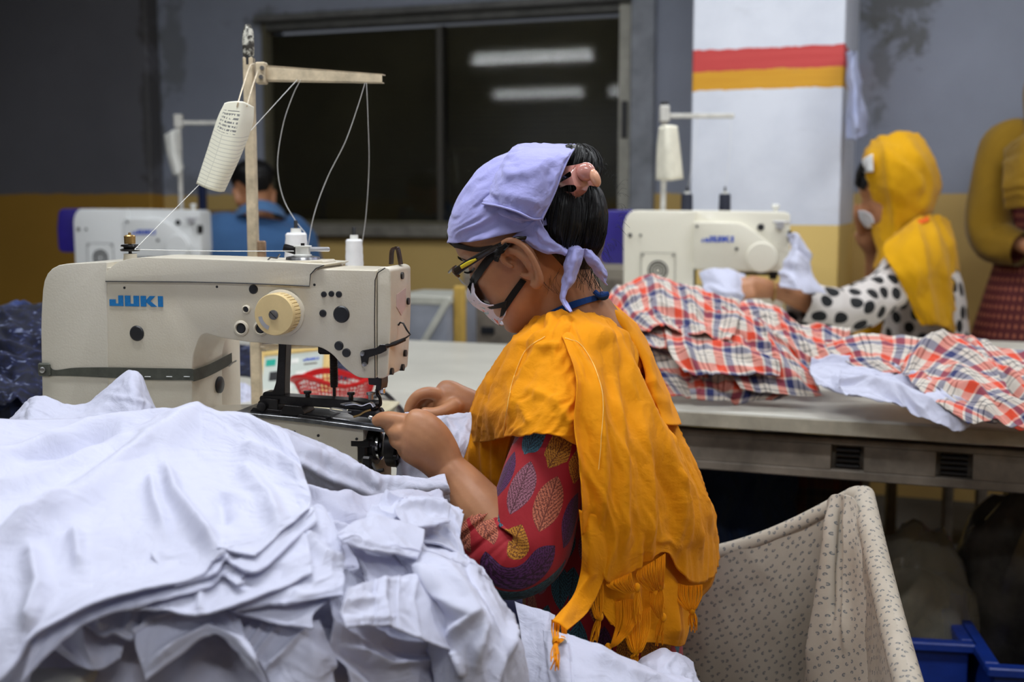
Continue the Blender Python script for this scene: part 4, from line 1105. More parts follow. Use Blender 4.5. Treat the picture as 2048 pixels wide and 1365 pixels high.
w = bobj('basket_lattice', b, M['redplastic'], rb); w['kind'] = 'stuff'
tc = tl(700, 832); trr = empty('tray', tc, 'shallow cream plastic tray under the needle arm', 'tray', rz=-.15)
b = bmesh.new(); 
def rr_(w_, h_, r_, z): return [(x, y, z) for x, y in rpoly([(-w_, -h_), (w_, -h_), (w_, h_), (-w_, h_)], r_, 5)]
L_ = [rr_(.075, .05, .02, 0), rr_(.083, .058, .022, .018), rr_(.086, .061, .022, .020), rr_(.086, .061, .022, .018), rr_(.081, .056, .02, .016), rr_(.073, .048, .02, .003)]
V_ = [[b.verts.new(p) for p in l_] for l_ in L_]; m_ = len(V_[0])
for a_, c_ in zip(V_, V_[1:]):
    for i in range(m_): b.faces.new((a_[i], a_[(i + 1) % m_], c_[(i + 1) % m_], c_[i]))
b.faces.new(V_[0][::-1]); b.faces.new(V_[-1])
bobj('tray_dish', b, simple('cream_tray', rgb(216, 206, 176), .4), trr)
# cable on the table
o = thread('cable', [tl(742, 800), tl(765, 795) + Vector((0, 0, .01)), tl(790, 812) + Vector((0, 0, .006)), tl(808, 835) + Vector((0, 0, .004)), tl(815, 880) + Vector((0, 0, .004))], .005, M['rubber'], None, smoothn=30, sides=8); setp(o, 'dark cable curving over the table behind the needle', 'cable')

# ------------------------------------------------------------------ middle ground furniture
def wbox(name, label, cat, p0, wdt, dep, z0, z1, mat, part='body', bev=.004):
    e = empty(name, (p0.x, p0.y, 0), label, cat, rz=RZ)
    b = bmesh.new(); box(b, (0, 0, z0), (wdt, dep, z1), bev, 1); bobj(part, b, mat, e, False)
    return e
p0 = P(926, 600, 4.15)
cb = wbox('cabinet', 'drab grey-brown low cabinet seen between face mask and table', 'cabinet', p0, .66, .3, 0, .935, simple('drab_paint', rgb(142, 134, 120), .6, var=.1, nscale=4))
b = bmesh.new(); box(b, (.01, -.006, .1), (.325, 0, .9), .002, 1); bobj('cabinet_door', b, M['rail'], cb, False)
b = bmesh.new(); box(b, (.335, -.006, .1), (.65, 0, .9), .002, 1); bobj('cabinet_door', b, M['rail'], cb, False)
b = bmesh.new(); box(b, (.07, -.014, .70), (.12, -.006, .725), .002, 1); bobj('cabinet_handle', b, M['rubber'], cb, False)
p0 = P(906, 600, 3.6)
wbox('post', 'tan wooden post between plastic-wrapped box and grey cabinet', 'post', p0, .032, .03, 0, .90, simple('tan_paint', rgb(196, 160, 76), .6))
p0 = P(780, 600, 3.62)
bx = empty('storage_box', (p0.x, p0.y, 0), 'grey box wrapped in milky plastic beside the tan post', 'box', rz=RZ)
b = bmesh.new(); box(b, (0, 0, 0), (.185, .25, .865), .01, 2); bobj('body', b, simple('bluegrey_card', rgb(132, 136, 146), .5, var=.12, nscale=8), bx)
b = bmesh.new(); box(b, (-.003, -.004, .845), (.188, .254, .872), .004, 1); bobj('box_rim', b, simple('milky_rim', rgb(182, 182, 172), .4), bx)
b = bmesh.new(); box(b, (.0, -.008, .58), (.02, -.003, .90), .002, 1, Matrix.Translation((.03, 0, .62)) @ Matrix.Rotation(math.radians(32), 4, 'Y') @ Matrix.Translation((0, 0, -.60))); bobj('plastic_fold', b, simple('milky_film', rgb(196, 196, 186), .35), bx)
# blue chair by the wall behind the man
p0 = P(396, 420, 5.45); ch = empty('chair', (p0.x, p0.y, 0), 'dark blue chair back standing by the wall behind the man', 'chair', rz=RZ)
M['bluepaint'] = simple('dark_blue_paint', rgb(28, 42, 84), .5)
for x_ in (0, .30):
    b = bmesh.new(); box(b, (x_, 0, 0), (x_ + .032, .03, 1.24), .004, 1); bobj('back_post', b, M['bluepaint'], ch, False)
    b = bmesh.new(); box(b, (x_, -.38, 0), (x_ + .032, -.35, .45), .004, 1); bobj('leg', b, M['bluepaint'], ch, False)
for z_ in (1.08, .8):
    b = bmesh.new(); box(b, (.034, .004, z_), (.298, .024, z_ + .035), .003, 1); bobj('back_rail', b, simple('worn_wood', rgb(128, 104, 74), .7) if z_ > 1 else M['bluepaint'], ch, False)
b = bmesh.new(); box(b, (-.01, -.4, .45), (.345, .0, .48), .008, 2); bobj('seat', b, M['bluepaint'], ch, False)
# blue crates under the table
M['crate'] = simple('blue_crate_plastic', rgb(20, 52, 140), .4, var=.1)
def crate(label, corner_near_right, dx, dy, h=.30):
    e = empty('crate', corner_near_right, label, 'crate', 'blue plastic crates under the long table', rz=-.15)
    w_, d_ = dx, dy
    for (lo, hi) in (((-w_, 0, 0), (0, .012, h)), ((-w_, d_ - .012, 0), (0, d_, h)), ((-.012, .012, 0), (0, d_ - .012, h)), ((-w_, .012, 0), (-w_ + .012, d_ - .012, h))):
        b = bmesh.new(); box(b, lo, hi, .002, 1); s_ = bobj('crate_wall', b, M['crate'], e, False)
        ax = 0 if hi[0] - lo[0] > .1 else 1
        for z_ in (.05, .12, .19):
            b = bmesh.new(); l2, h2 = list(lo), list(hi); l2[2], h2[2] = z_, z_ + .008; l2[1 - ax] -= .004; h2[1 - ax] += .004
            box(b, l2, h2, .001, 1); bobj('rib', b, M['crate'], s_, False)
    b = bmesh.new()
    for (lo, hi) in (((-w_ - .014, -.014, h - .014), (.014, .014, h + .004)), ((-w_ - .014, d_ - .014, h - .014), (.014, d_ + .014, h + .004)), ((-.014, .014, h - .014), (.014, d_ - .014, h + .004)), ((-w_ - .014, .014, h - .014), (-w_ + .014, d_ - .014, h + .004))): box(b, lo, hi, .003, 1)
    bobj('crate_rim', b, M['crate'], e, False)
    b = bmesh.new(); box(b, (-w_, 0, 0), (0, d_, .01)); bobj('crate_floor', b, M['crate'], e, False)
    return e
cn = tl(1938, 1290, .30); crate('blue plastic crate with bagged goods, just right of the lined bin', Vector((cn.x, cn.y, 0)), .42, .36)
cn2 = tl(1990, 1365, .30); crate('blue plastic crate cut by the right edge of the picture', Vector((cn2.x + .46, cn2.y, 0)), .44, .5)
# clear bag on the first crate
def crumple(bm, c, rx, ry, rz, seed, amp=.25, sub=4, flat=.0):
    r = bmesh.ops.create_icosphere(bm, subdivisions=sub, radius=1.0)
    co = np.array([v.co[:] for v in r['verts']])
    f = folds(co[:, 0] * 1.0 + co[:, 2] * .4, co[:, 2] + co[:, 1] * .7, seed, .55, 2.2, .6) * amp + folds(co[:, 1] + 3, co[:, 2] - co[:, 0], seed + 5, .9, 1.8, 1.2) * amp
    for v, k in zip(r['verts'], f):
        v.co = Vector((v.co.x * rx, v.co.y * ry, v.co.z * rz)) * (1 + k) + Vector(c)
    return r['verts']
M['clearbag'] = NT('clear_polythene').m
t_ = M['clearbag'].node_tree.nodes['Principled BSDF']; t_.inputs['Transmission Weight'].default_value = .75; t_.inputs['Roughness'].default_value = .16; t_.inputs['Base Color'].default_value = rgb(196, 190, 172); t_.inputs['IOR'].default_value = 1.12
cg = tl(1820, 1215, .30); bag = empty('plastic_bag', Vector((cg.x, cg.y, .012)), 'crumpled clear plastic bag bulging out of the blue crate', 'bag')
b = bmesh.new(); crumple(b, (0, 0, .23), .13, .12, .22, 5, .3, 4); bobj('bag_film', b, M['clearbag'], bag, deg=60)
b = bmesh.new(); crumple(b, (-.01, 0, .22), .10, .09, .15, 9, .2, 3); bobj('bag_contents', b, simple('drab_cloth', rgb(120, 112, 92), .8, var=.3, nscale=20), bag, deg=60)
gp = tl(1845, 1250, .30)
b = bmesh.new(); crumple(b, (0, 0, 0), .06, .05, .035, 3, .3, 3); o = bobj('snack_packet', b, simple('green_foil', rgb(40, 120, 50), .3, var=.5, nscale=30), None, deg=50); o.location = (gp.x - .12, gp.y + .05, .06); setp(o, 'crumpled green packet lying inside the blue crate', 'packet')
cl_ = P(1985, 1100, 2.5); bag2 = empty('plastic_bag', Vector((cl_.x + .1, cl_.y, 0.0)), 'tall dim grey polythene sack under the table at right edge', 'bag')
b = bmesh.new(); crumple(b, (0, 0, .34), .17, .14, .30, 15, .25, 4); bobj('bag_film', b, simple('grey_polythene', rgb(84, 80, 74), .25, var=.3, nscale=12), bag2, deg=60)
# ------------------------------------------------------------------ people: shared builders
from mathutils.bvhtree import BVHTree
def ip(xs, ys, x): return np.interp(x, xs, ys)
HU = [-.118, -.112, -.100, -.085, -.065, -.045, -.020, .0, .019, .042, .063, .080, .092, .099]
HT = .099
HF = [.066, .080, .090, .091, .092, .092, .090, .088, .093, .090, .072, .044, .012, -.010]
HB = [.040, .020, -.002, -.022, -.047, -.066, -.085, -.093, -.097, -.094, -.081, -.062, -.038, -.010]
HW = [.014, .026, .040, .051, .059, .064, .069, .072, .074, .073, .065, .050, .030, .0]
def sm(xs, ys, x):
    """smooth interpolation through a profile"""
    x = np.asarray(x, float)
    xs = np.array(xs); ys = np.array(ys)
    m = np.gradient(ys, xs)
    i = np.clip(np.searchsorted(xs, x) - 1, 0, len(xs) - 2)
    h = xs[i + 1] - xs[i]; t = np.clip((x - xs[i]) / h, 0, 1)
    m0 = np.clip(m[i], -2.5, 2.5); m1 = np.clip(m[i + 1], -2.5, 2.5)
    return (2 * t ** 3 - 3 * t ** 2 + 1) * ys[i] + (t ** 3 - 2 * t ** 2 + t) * h * m0 + (-2 * t ** 3 + 3 * t ** 2) * ys[i + 1] + (t ** 3 - t ** 2) * h * m1
def headpts(a, u, off=0.0, feat=True):
    """a: angle from the front towards her left, u: height; returns (f, l, u) coordinates"""
    fr, bk, w = sm(HU, HF, u), sm(HU, HB, u), np.maximum(sm(HU, HW, u), 1e-4)
    f0 = (fr + bk) / 2 * .55 + .0 * u; f0 = np.where(u < -.03, (fr + bk) / 2, f0)
    c, s = np.cos(a), np.sin(a)
    rf = np.where(c > 0, fr - f0, f0 - bk)
    n = np.where(c > 0, 2.15, 2.0)
    k = (np.abs(c) ** n + np.abs(s) ** n) ** (-1 / n)
    f = f0 + (rf + off) * c * k; l = (w + off) * s * k
    if feat:
        front = np.clip(c * 2, 0, 1)
        def g(cu, cl, su, sl, amp, both=True):
            v = np.exp(-((u - cu) / su) ** 2) * np.exp(-((np.abs(l) - cl) / sl) ** 2 if both else -(l / sl) ** 2)
            return amp * v
        d = g(-.004, 0, .020, .0085, .009, False) + g(-.026, 0, .016, .010, .013, False) + g(-.040, 0, .010, .012, .015, False)
        d = d + g(-.043, .011, .008, .007, .006) + g(-.001, .031, .012, .015, -.010) + g(-.002, .031, .008, .011, .006) + g(.016, .028, .007, .022, .003)
        d = d + g(-.070, 0, .005, .020, .006, False) + g(-.079, 0, .005, .017, .006, False) + g(-.087, 0, .006, .02, -.003, False) + g(-.100, 0, .010, .016, .005, False) + g(-.030, .042, .02, .018, .003)
        f = f + d * front
    return f, l, u + 0 * f
def head_bm(bm, Mh, nu=88, nv=72):
    us = np.concatenate([np.linspace(-.118, HT - .017, nv - 14), HT - .017 * np.linspace(1, 0, 15)[1:] ** 1.6])
    A = np.linspace(0, 2 * PI, nu, endpoint=False)
    rings = []
    for u in us[:-1]:
        f, l, uu = headpts(A, np.full(nu, u))
        rings.append([bm.verts.new(Mh @ Vector((f[i], l[i], uu[i]))) for i in range(nu)])
    top = bm.verts.new(Mh @ Vector((-.008, 0, HT)))
    for a, b in zip(rings, rings[1:]):
        for i in range(nu): bm.faces.new((a[i], a[(i + 1) % nu], b[(i + 1) % nu], b[i]))
    for i in range(nu): bm.faces.new((rings[-1][i], rings[-1][(i + 1) % nu], top))
    bm.faces.new(rings[0][::-1])
def headmat(center, tilt, yaw, roll=0.0):
    """columns f, l, u. yaw 0 faces -X, positive turns away from the camera; tilt down"""
    t, p = math.radians(tilt), math.radians(yaw)
    f = Vector((-math.cos(t) * math.cos(p), math.cos(t) * math.sin(p), -math.sin(t)))
    l = Vector((-math.sin(p), -math.cos(p), 0)); u = Vector((-math.sin(t) * math.cos(p), math.sin(t) * math.sin(p), math.cos(t)))
    return Matrix.Translation(center) @ Matrix((f, l, u)).transposed().to_4x4() @ Matrix.Rotation(math.radians(roll), 4, 'X')
def ear_bm(bm, Mh, side=1, f0=.004, u0=-.048, s=1.0):
    """side +1: her left ear"""
    def q(f, u, o): 
        c, s_ = math.cos(.28), math.sin(.28)
        return Mh @ Vector((f0 + (f * c + u * s_) * s * 1.0, side * (.0675 + o), u0 + (-f * s_ + u * c) * s))
    rim = [(.010, .006, .004), (.012, .018, .007), (.006, .029, .011), (-.006, .031, .015), (-.016, .024, .018), (-.019, .010, .018), (-.016, -.004, .015), (-.010, -.016, .012), (-.002, -.026, .009), (.006, -.028, .006), (.009, -.020, .004)]
    tube(bm, [q(*p) for p in rim], [.0032, .0038, .004, .0042, .0044, .0042, .0042, .005, .006, .006, .004], n=8, res=40)
    inner = [(-.001, .020, .008), (-.008, .012, .011), (-.008, .0, .010), (-.003, -.010, .007)]
    tube(bm, [q(*p) for p in inner], .0034, n=8, res=18)
    tube(bm, [q(*p) for p in ((.009, -.004, .003), (.008, -.010, .005), (.006, -.014, .004))], .004, n=8, res=8)
    # thin shell behind the rim
    for pts in ([(.004, .02, .002), (-.008, .02, .006), (-.012, .006, .007), (-.006, -.012, .004), (.003, -.02, .001)],):
        tube(bm, [q(*p) for p in pts], [(.009, .004), (.011, .0045), (.012, .0045), (.010, .004), (.007, .004)], n=10, res=20, side=Mh.to_3x3() @ Vector((1, 0, 0)))
def remesh(o, vox, smooth_it=3, fac=.5, dec=None):
    m = o.modifiers.new('r', 'REMESH'); m.mode = 'VOXEL'; m.voxel_size = vox; m.use_smooth_shade = True
    if smooth_it:
        s = o.modifiers.new('s', 'SMOOTH'); s.iterations = smooth_it; s.factor = fac
    ev(o)
    o.data.polygons.foreach_set('use_smooth', [True] * len(o.data.polygons))
    return o
def skinmat(name, c, dark):
    t = NT(name); o = t.vec('Object')
    f = t.noise(14, 4, .6, o); g = t.noise(160, 3, .6, o)
    t.set(col=t.mix(t.ramp(f, [(.3, 0.0), (.75, 1.0)]), dark, c), rough=.46, sss=.12, spec=.4)
    t.b.inputs['Subsurface Radius'].default_value = (1.0, .35, .15); t.b.inputs['Subsurface Scale'].default_value = .006
    t.bump(g, .16, .0012); return t.m
M['skin'] = skinmat('brown_skin', rgb(192, 138, 100), rgb(160, 108, 76))
def hairmat():
    t = NT('black_hair'); o = t.vec('Object')
    n = t.noise(1, 3, .6, t.mapv(o, (900, 900, 60)))
    t.set(col=t.mix(n, (.004, .004, .005, 1), (.012, .011, .011, 1)), rough=.42, spec=.35); t.bump(n, .5, .001); return t.m
M['hair'] = hairmat()
def finger(bm, pts, r0, r1):
    pp = [P(*p) for p in pts]; n = len(pp)
    tube(bm, pp, [r0 + (r1 - r0) * i / (n - 1) for i in range(n)], n=10, res=3 * n + 4)
    ball(bm, pp[-1], r1 * 1.0, u=10, v=8); ball(bm, pp[0], r0 * 1.05, u=10, v=8)

# ------------------------------------------------------------------ the woman in orange
woman = empty('person', P(1215, 1365, 1.66), 'seated woman in orange shawl, lilac headscarf and glasses, sewing white cloth', 'person')
BV = None
HC = P(1050, 460, 1.60)
MH = headmat(HC, 33, 20)
LD = Vector((-math.sin(math.radians(20)), -math.cos(math.radians(20)), 0))      # her left, towards the camera
FD = Vector((-math.cos(math.radians(20)), math.sin(math.radians(20)), 0))       # the way she faces
b = bmesh.new()
head_bm(b, MH); ear_bm(b, MH, 1, s=1.13); ear_bm(b, MH, -1, s=1.1)
tube(b, [P(1180, 700, 1.61), P(1155, 650, 1.605), P(1125, 605, 1.60), P(1098, 560, 1.60), P(1085, 520, 1.60)], [(.066, .066), (.056, .056), (.051, .054), (.052, .058), (.05, .06)], n=24, side=LD, res=14)
TOR = [(P(1205, 1400, 1.66), .16, .10), (P(1205, 1280, 1.655), .15, .098), (P(1195, 1130, 1.64), .125, .09), (P(1188, 980, 1.63), .13, .09), (P(1182, 860, 1.62), .135, .082), (P(1182, 780, 1.615), .12, .068), (P(1180, 730, 1.61), .09, .056), (P(1174, 690, 1.61), .066, .052)]
tube(b, [t_[0] for t_ in TOR], [(t_[1], t_[2]) for t_ in TOR], n=32, side=LD, res=30)
SH_L = P(1142, 775, 1.47); EL_L = P(1028, 1105, 1.41); WR_L = P(893, 938, 1.445)
tube(b, [P(1185, 775, 1.55), SH_L, P(1095, 920, 1.44), EL_L], [.046, .042, .040, .036], n=18, res=22)
tube(b, [EL_L, P(975, 1040, 1.42), P(925, 975, 1.44), WR_L], [.037, .036, .029, .0235], n=18, res=20)
ball(b, EL_L, .038)
tube(b, [P(1180, 690, 1.62), P(1225, 735, 1.63), P(1250, 790, 1.64)], [.05, .055, .05], n=14)
SH_R = P(1215, 790, 1.74); EL_R = P(1075, 905, 1.77); WR_R = P(948, 812, 1.70)
tube(b, [P(1200, 780, 1.66), SH_R, EL_R], [.05, .046, .036], n=16, res=16)
tube(b, [EL_R, P(1010, 850, 1.73), WR_R], [.036, .031, .0225], n=16, res=14); ball(b, EL_R, .037)
# near hand
S_ = Vector((.55, 0, .83))
tube(b, [WR_L, P(872, 908, 1.445), P(848, 884, 1.44), P(826, 868, 1.44), P(812, 864, 1.442)], [(.024, .020), (.030, .021), (.034, .021), (.033, .019), (.026, .014)], n=18, side=S_, res=16)
finger(b, [(838, 848, 1.447), (808, 843, 1.447), (782, 838, 1.452), (764, 838, 1.458), (755, 842, 1.462)], .0112, .0078)
finger(b, [(822, 864, 1.438), (800, 866, 1.440), (785, 862, 1.456), (778, 852, 1.470)], .0112, .0082)
finger(b, [(822, 886, 1.436), (803, 887, 1.440), (792, 882, 1.458), (790, 872, 1.474)], .0108, .008)
finger(b, [(832, 906, 1.438), (815, 907, 1.444), (806, 900, 1.460), (806, 890, 1.474)], .0098, .0072)
finger(b, [(862, 880, 1.462), (832, 862, 1.484), (800, 848, 1.486), (772, 846, 1.480)], .013, .0088)
# far hand
ball(b, P(874, 812, 1.714), .017, .012, .012)
ball(b, P(856, 806, 1.720), .010, .010, .009)
S2 = Vector((.15, .2, 1))
tube(b, [WR_R, P(925, 806, 1.70), P(902, 803, 1.70), P(882, 801, 1.702), P(872, 800, 1.704)], [(.0215, .018), (.024, .019), (.030, .018), (.029, .016), (.022, .012)], n=16, side=S2, res=14)
finger(b, [(884, 792, 1.695), (858, 786, 1.690), (836, 792, 1.688), (822, 808, 1.686), (817, 822, 1.684)], .0098, .0072)
finger(b, [(882, 798, 1.712), (856, 792, 1.712), (838, 800, 1.710), (828, 814, 1.704), (828, 826, 1.698)], .0098, .0074)
finger(b, [(882, 806, 1.728), (860, 800, 1.730), (845, 808, 1.726), (838, 822, 1.718)], .0094, .007)
finger(b, [(886, 814, 1.740), (868, 810, 1.742), (856, 818, 1.738), (852, 830, 1.730)], .0085, .0064)
finger(b, [(908, 814, 1.682), (888, 824, 1.672), (868, 828, 1.668), (850, 826, 1.668)], .0118, .0082)
body = bobj('body', b, M['skin'], None)
remesh(body, .0025, 2, .5)
body.parent = woman; body.matrix_parent_inverse = parent_world(woman).inverted()
def make_bv(o):
    me = o.data
    return BVHTree.FromPolygons([v.co[:] for v in me.vertices], [p.vertices[:] for p in me.polygons])
BV = make_bv(body)
def onb(px, py, off=.001, bv=None, dflt=1.58):
    """the point of the body seen at this pixel, lifted off the skin"""
    o = Vector((0, 0, EYE)); d = (P(px, py, 1.0) - o).normalized()
    h = (bv or BV).ray_cast(o, d)
    if h[0] is None or abs(h[0].y - dflt) > .16: return P(px, py, dflt)
    n = h[1] if h[1].dot(d) < 0 else -h[1]
    return h[0] + n * off
def strip(name, left, right, mat, parent, off=.0015, thick=.001, n=26, bv=None, dflt=1.6):
    """band laid on the body between two pixel polylines"""
    L_ = catmull([p + (0,) for p in left], n); R_ = catmull([p + (0,) for p in right], n)
    b = bmesh.new(); m = 7; rows = []
    for a, c in zip(L_, R_):
        rows.append([onb(a[0] + (c[0] - a[0]) * k / (m - 1), a[1] + (c[1] - a[1]) * k / (m - 1), off, bv, dflt) for k in range(m)])
    V = [[b.verts.new(p) for p in r] for r in rows]
    for i in range(n - 1):
        for k in range(m - 1): b.faces.new((V[i][k], V[i][k + 1], V[i + 1][k + 1], V[i + 1][k]))
    bmesh.ops.recalc_face_normals(b, faces=b.faces)
    r = bmesh.ops.solidify(b, geom=list(b.faces), thickness=thick)
    return bobj(name, b, mat, parent, world=True, deg=60)
# face details
strip('eyebrow', [(915, 512), (922, 516), (936, 522)], [(916, 517), (923, 522), (937, 526)], M['hair'], woman, .0006, .0006, dflt=1.63)
strip('eyelash', [(928, 543), (936, 544), (944, 540), (950, 535)], [(928, 546), (936, 548), (945, 545), (951, 538)], M['hair'], woman, .0012, .0006, dflt=1.615)
nail = skinmat('finger_nail', rgb(214, 168, 140), rgb(200, 150, 120))
b = bmesh.new(); ball(b, P(849, 825, 1.659), .0056, .002, .0044, u=12, v=8); bobj('thumbnail', b, nail, woman, world=True)
# hair: fringe, sideburn, nape, back of the head, bun
M['hair_matte'] = simple('hairline', (.012, .009, .008, 1), .85)
strip('hairline', [(892, 468), (900, 478), (925, 488), (955, 494), (985, 490)], [(897, 486), (905, 492), (930, 498), (962, 503), (1000, 495)], M['hair_matte'], woman, .0016, .001, dflt=1.63)
strip('sideburn', [(978, 492), (984, 508), (990, 522)], [(1004, 488), (1002, 508), (997, 524)], M['hair'], woman, .001, .0006)
def strands(bm, c, rx, ry, rz, n, r, seed, a0=0, a1=2 * PI, vert=True, amp=.004):
    rn = random.Random(seed)
    for i in range(n):
        a = a0 + (a1 - a0) * rn.random(); k = 1 + rn.uniform(0.0, .045)
        pts = []
        for j in range(9):
            t = -1.25 + 2.5 * j / 8
            aa = a + .25 * math.sin(t + rn.random() * .1)
            pts.append(Vector(c) + Vector((rx * math.cos(t) * math.cos(aa) * k, ry * math.cos(t) * math.sin(aa) * k, rz * math.sin(t) * k)))
        tube(bm, pts, r, n=4, cap=False)
def hairball(bm, c, rx, ry, rz, seed, groove=.035, freq=26, rot=0.0, u=72, v=46):
    vs = bmesh.ops.create_uvsphere(bm, u_segments=u, v_segments=v, radius=1.0)['verts']
    co = np.array([q.co[:] for q in vs]); az = np.arctan2(co[:, 1], co[:, 0])
    f = perlin(az * freq / PI + co[:, 2] * 1.3, co[:, 2] * 1.1 + 3, seed) * groove + perlin(az * 2.5, co[:, 2] * 2, seed + 4) * groove * 1.3
    cr_, sr_ = math.cos(rot), math.sin(rot)
    for q, k in zip(vs, f):
        x, y, z = q.co.x * rx * (1 + k), q.co.y * ry * (1 + k), q.co.z * rz * (1 + k * .4)
        q.co = Vector((x * cr_ - z * sr_, y, x * sr_ + z * cr_)) + Vector(c)
b = bmesh.new()
hairball(b, P(1112, 440, 1.60), .062, .080, .080, 3, .02, 30, rot=.45)
hairball(b, P(1106, 488, 1.60), .048, .066, .026, 8, .02, 30, rot=.5)
bobj('back_hair', b, M['hair'], woman, world=True, deg=80)
b = bmesh.new()
hairball(b, P(1168, 442, 1.575), .030, .050, .050, 5, .05, 30, rot=-.12)
hairball(b, P(1126, 436, 1.545), .030, .038, .050, 6, .05, 30, rot=.18)
hairball(b, P(1152, 332, 1.575), .030, .040, .026, 7, .07, 26, rot=-.5)
strands(b, P(1166, 442, 1.575), .031, .051, .052, 120, .0006, 2)
strands(b, P(1127, 436, 1.545), .031, .039, .052, 90, .0006, 3)
strands(b, P(1154, 334, 1.575), .033, .042, .030, 60, .0006, 4)
bun = bobj('hair_bun', b, M['hair'], woman, world=True, deg=80)
b = bmesh.new(); rn = random.Random(5)
for i in range(60):
    a = rn.uniform(-1.2, 1.6); c0 = P(1160, 420, 1.56); r0 = .050
    p0 = c0 + Vector((r0 * math.cos(a), rn.uniform(-.02, .02), r0 * 1.25 * math.sin(a)))
    d = Vector((math.cos(a + rn.uniform(-.8, .8)), rn.uniform(-.3, .3), math.sin(a + rn.uniform(-.8, .8)))) * rn.uniform(.004, .016)
    tube(b, [p0, p0 + d * .6 + Vector((0, 0, .002)), p0 + d + Vector((rn.uniform(-.004, .004), 0, -.003))], .00018, n=3, res=7, cap=False)
for i in range(90):
    x0 = rn.uniform(1146, 1194); p0 = P(x0, 530 + rn.uniform(-14, 22), 1.545 + rn.uniform(0, .05))
    tube(b, [p0, p0 + Vector((rn.uniform(-.004, .006), 0, -.012)), p0 + Vector((rn.uniform(-.008, .012), 0, -.028))], .0003, n=3, res=7, cap=False)
for i in range(12):
    p0 = P(1090 + rn.uniform(0, 30), 540 + rn.uniform(-6, 6), 1.545)
    tube(b, [p0, p0 + Vector((rn.uniform(-.01, .002), -.004, -.014)), p0 + Vector((rn.uniform(-.002, .012), -.004, -.028))], .00016, n=3, res=7, cap=False)
fl = bobj('stray_hair', b, M['hair'], woman, world=True); fl['kind'] = 'stuff'
# claw clip
t = NT('translucent_pink_plastic'); t.set(col=rgb(214, 150, 138), rough=.16, spec=.6, coat=.5, trans=.15); M['clip'] = t.m
def clipd(px, py): return 1.500 + abs(px - 1150) * .0006 + (py - 360) ** 2 * .000012
def flatpoly(name, pts, th, mat, parent, dfun, bev=.0012, deg=50):
    """plate with a pixel outline, following a gently curved depth"""
    out = rpoly([(p[0], p[1]) for p in pts], 5, 4)
    b = bmesh.new()
    c = [b.verts.new(P(x, y, dfun(x, y))) for x, y in out]
    f = b.faces.new(c); ext = bmesh.ops.extrude_face_region(b, geom=[f])
    for v in [g for g in ext['geom'] if isinstance(g, bmesh.types.BMVert)]: v.co.y += th
    bmesh.ops.triangulate(b, faces=[q for q in b.faces if len(q.verts) > 4])
    return bobj(name, b, mat, parent, world=True, deg=deg)
clip_ = flatpoly('claw_clip', [(1150, 330), (1166, 326), (1196, 344), (1198, 362), (1190, 374), (1178, 370), (1173, 384), (1155, 397), (1135, 398), (1119, 388), (1124, 382), (1146, 385), (1154, 378), (1150, 370), (1134, 370), (1114, 378), (1111, 370), (1130, 360), (1144, 352), (1141, 342), (1117, 358), (1116, 345), (1130, 333)], .006, M['clip'], woman, clipd)
b = bmesh.new(); ball(b, P(1190, 356, 1.508), .0065, .007, .012, Matrix.Rotation(-.4, 4, 'Y'), 20, 14); o = bobj('clip_handle', b, simple('peach_plastic', rgb(232, 172, 140), .18, coat=.4), clip_, world=True)
b = bmesh.new(); ball(b, P(1172, 344, 1.512), .012, .008, .012, Matrix.Rotation(-.4, 4, 'Y'), 20, 14); o = bobj('clip_handle', b, M['clip'], clip_, world=True)
# headscarf
M['lilac'] = clothmat('lilac_cotton', rgb(172, 172, 226), rgb(156, 156, 214), wr=.45, sheen=.2)
def scarf():
    nu, nv = 130, 70
    A = np.linspace(0, 2 * PI, nu)
    Lo = ip([0, .6, 1.2, 1.75, 2.4, PI, 2 * PI - 2.4, 2 * PI - 1.75, 2 * PI - 1.2, 2 * PI - .6, 2 * PI], [.046, .036, .008, -.012, -.030, -.030, -.030, -.012, .008, .036, .046], A)
    V = []
    for j in range(nv):
        t = j / (nv - 1); u = Lo + (HT - .0005 - Lo) * (1 - (1 - t) ** 1.15)
        amp = .0022 * np.clip(1 - t * .6, 0, 1)
        fo = folds(A * .08, u * 1.0 + A * .012, 5, .016, 6, .10) * amp * 2.2 + folds(A * .08, u, 9, .05, 2, .5) * .002
        off = .0055 + .003 * np.exp(-((t) / .06) ** 2) + fo
        f, l, uu = headpts(A, u, off, feat=False)
        V.append(np.stack([f, l, uu + .004 * t], -1))
    V = np.array(V)
    me = bpy.data.meshes.new('headscarf')
    Wd = [MH @ Vector(p) for p in V.reshape(-1, 3)]
    idx = np.arange(nu * nv).reshape(nv, nu)
    q = np.stack([idx[:-1, :-1], idx[:-1, 1:], idx[1:, 1:], idx[1:, :-1]], -1).reshape(-1, 4)
    # lower hem turned in
    me.from_pydata([p[:] for p in Wd], [], q.tolist())
    uv = me.uv_layers.new(); UU = np.stack([np.repeat(A[None], nv, 0) * .09, V[..., 2]], -1).reshape(-1, 2)
    uv.data.foreach_set('uv', UU[q.reshape(-1)].reshape(-1))
    o = link('headscarf', me, M['lilac'], woman, True, True)
    m = o.modifiers.new('s', 'SOLIDIFY'); m.thickness = .0022; m.offset = -1
    return o
hs = scarf()
ly = M['lilac']
def hp(name, ctrl, par=hs, **k):
    kw = dict(nu=46, nv=46, thick=.0014, rigid=True, noises=[(.0032, .022, 2.2, .6, 4), (.0012, .008, 2, 1.2, 9)]); kw.update(k)
    return patch(name, ctrl, ly, par, **kw)
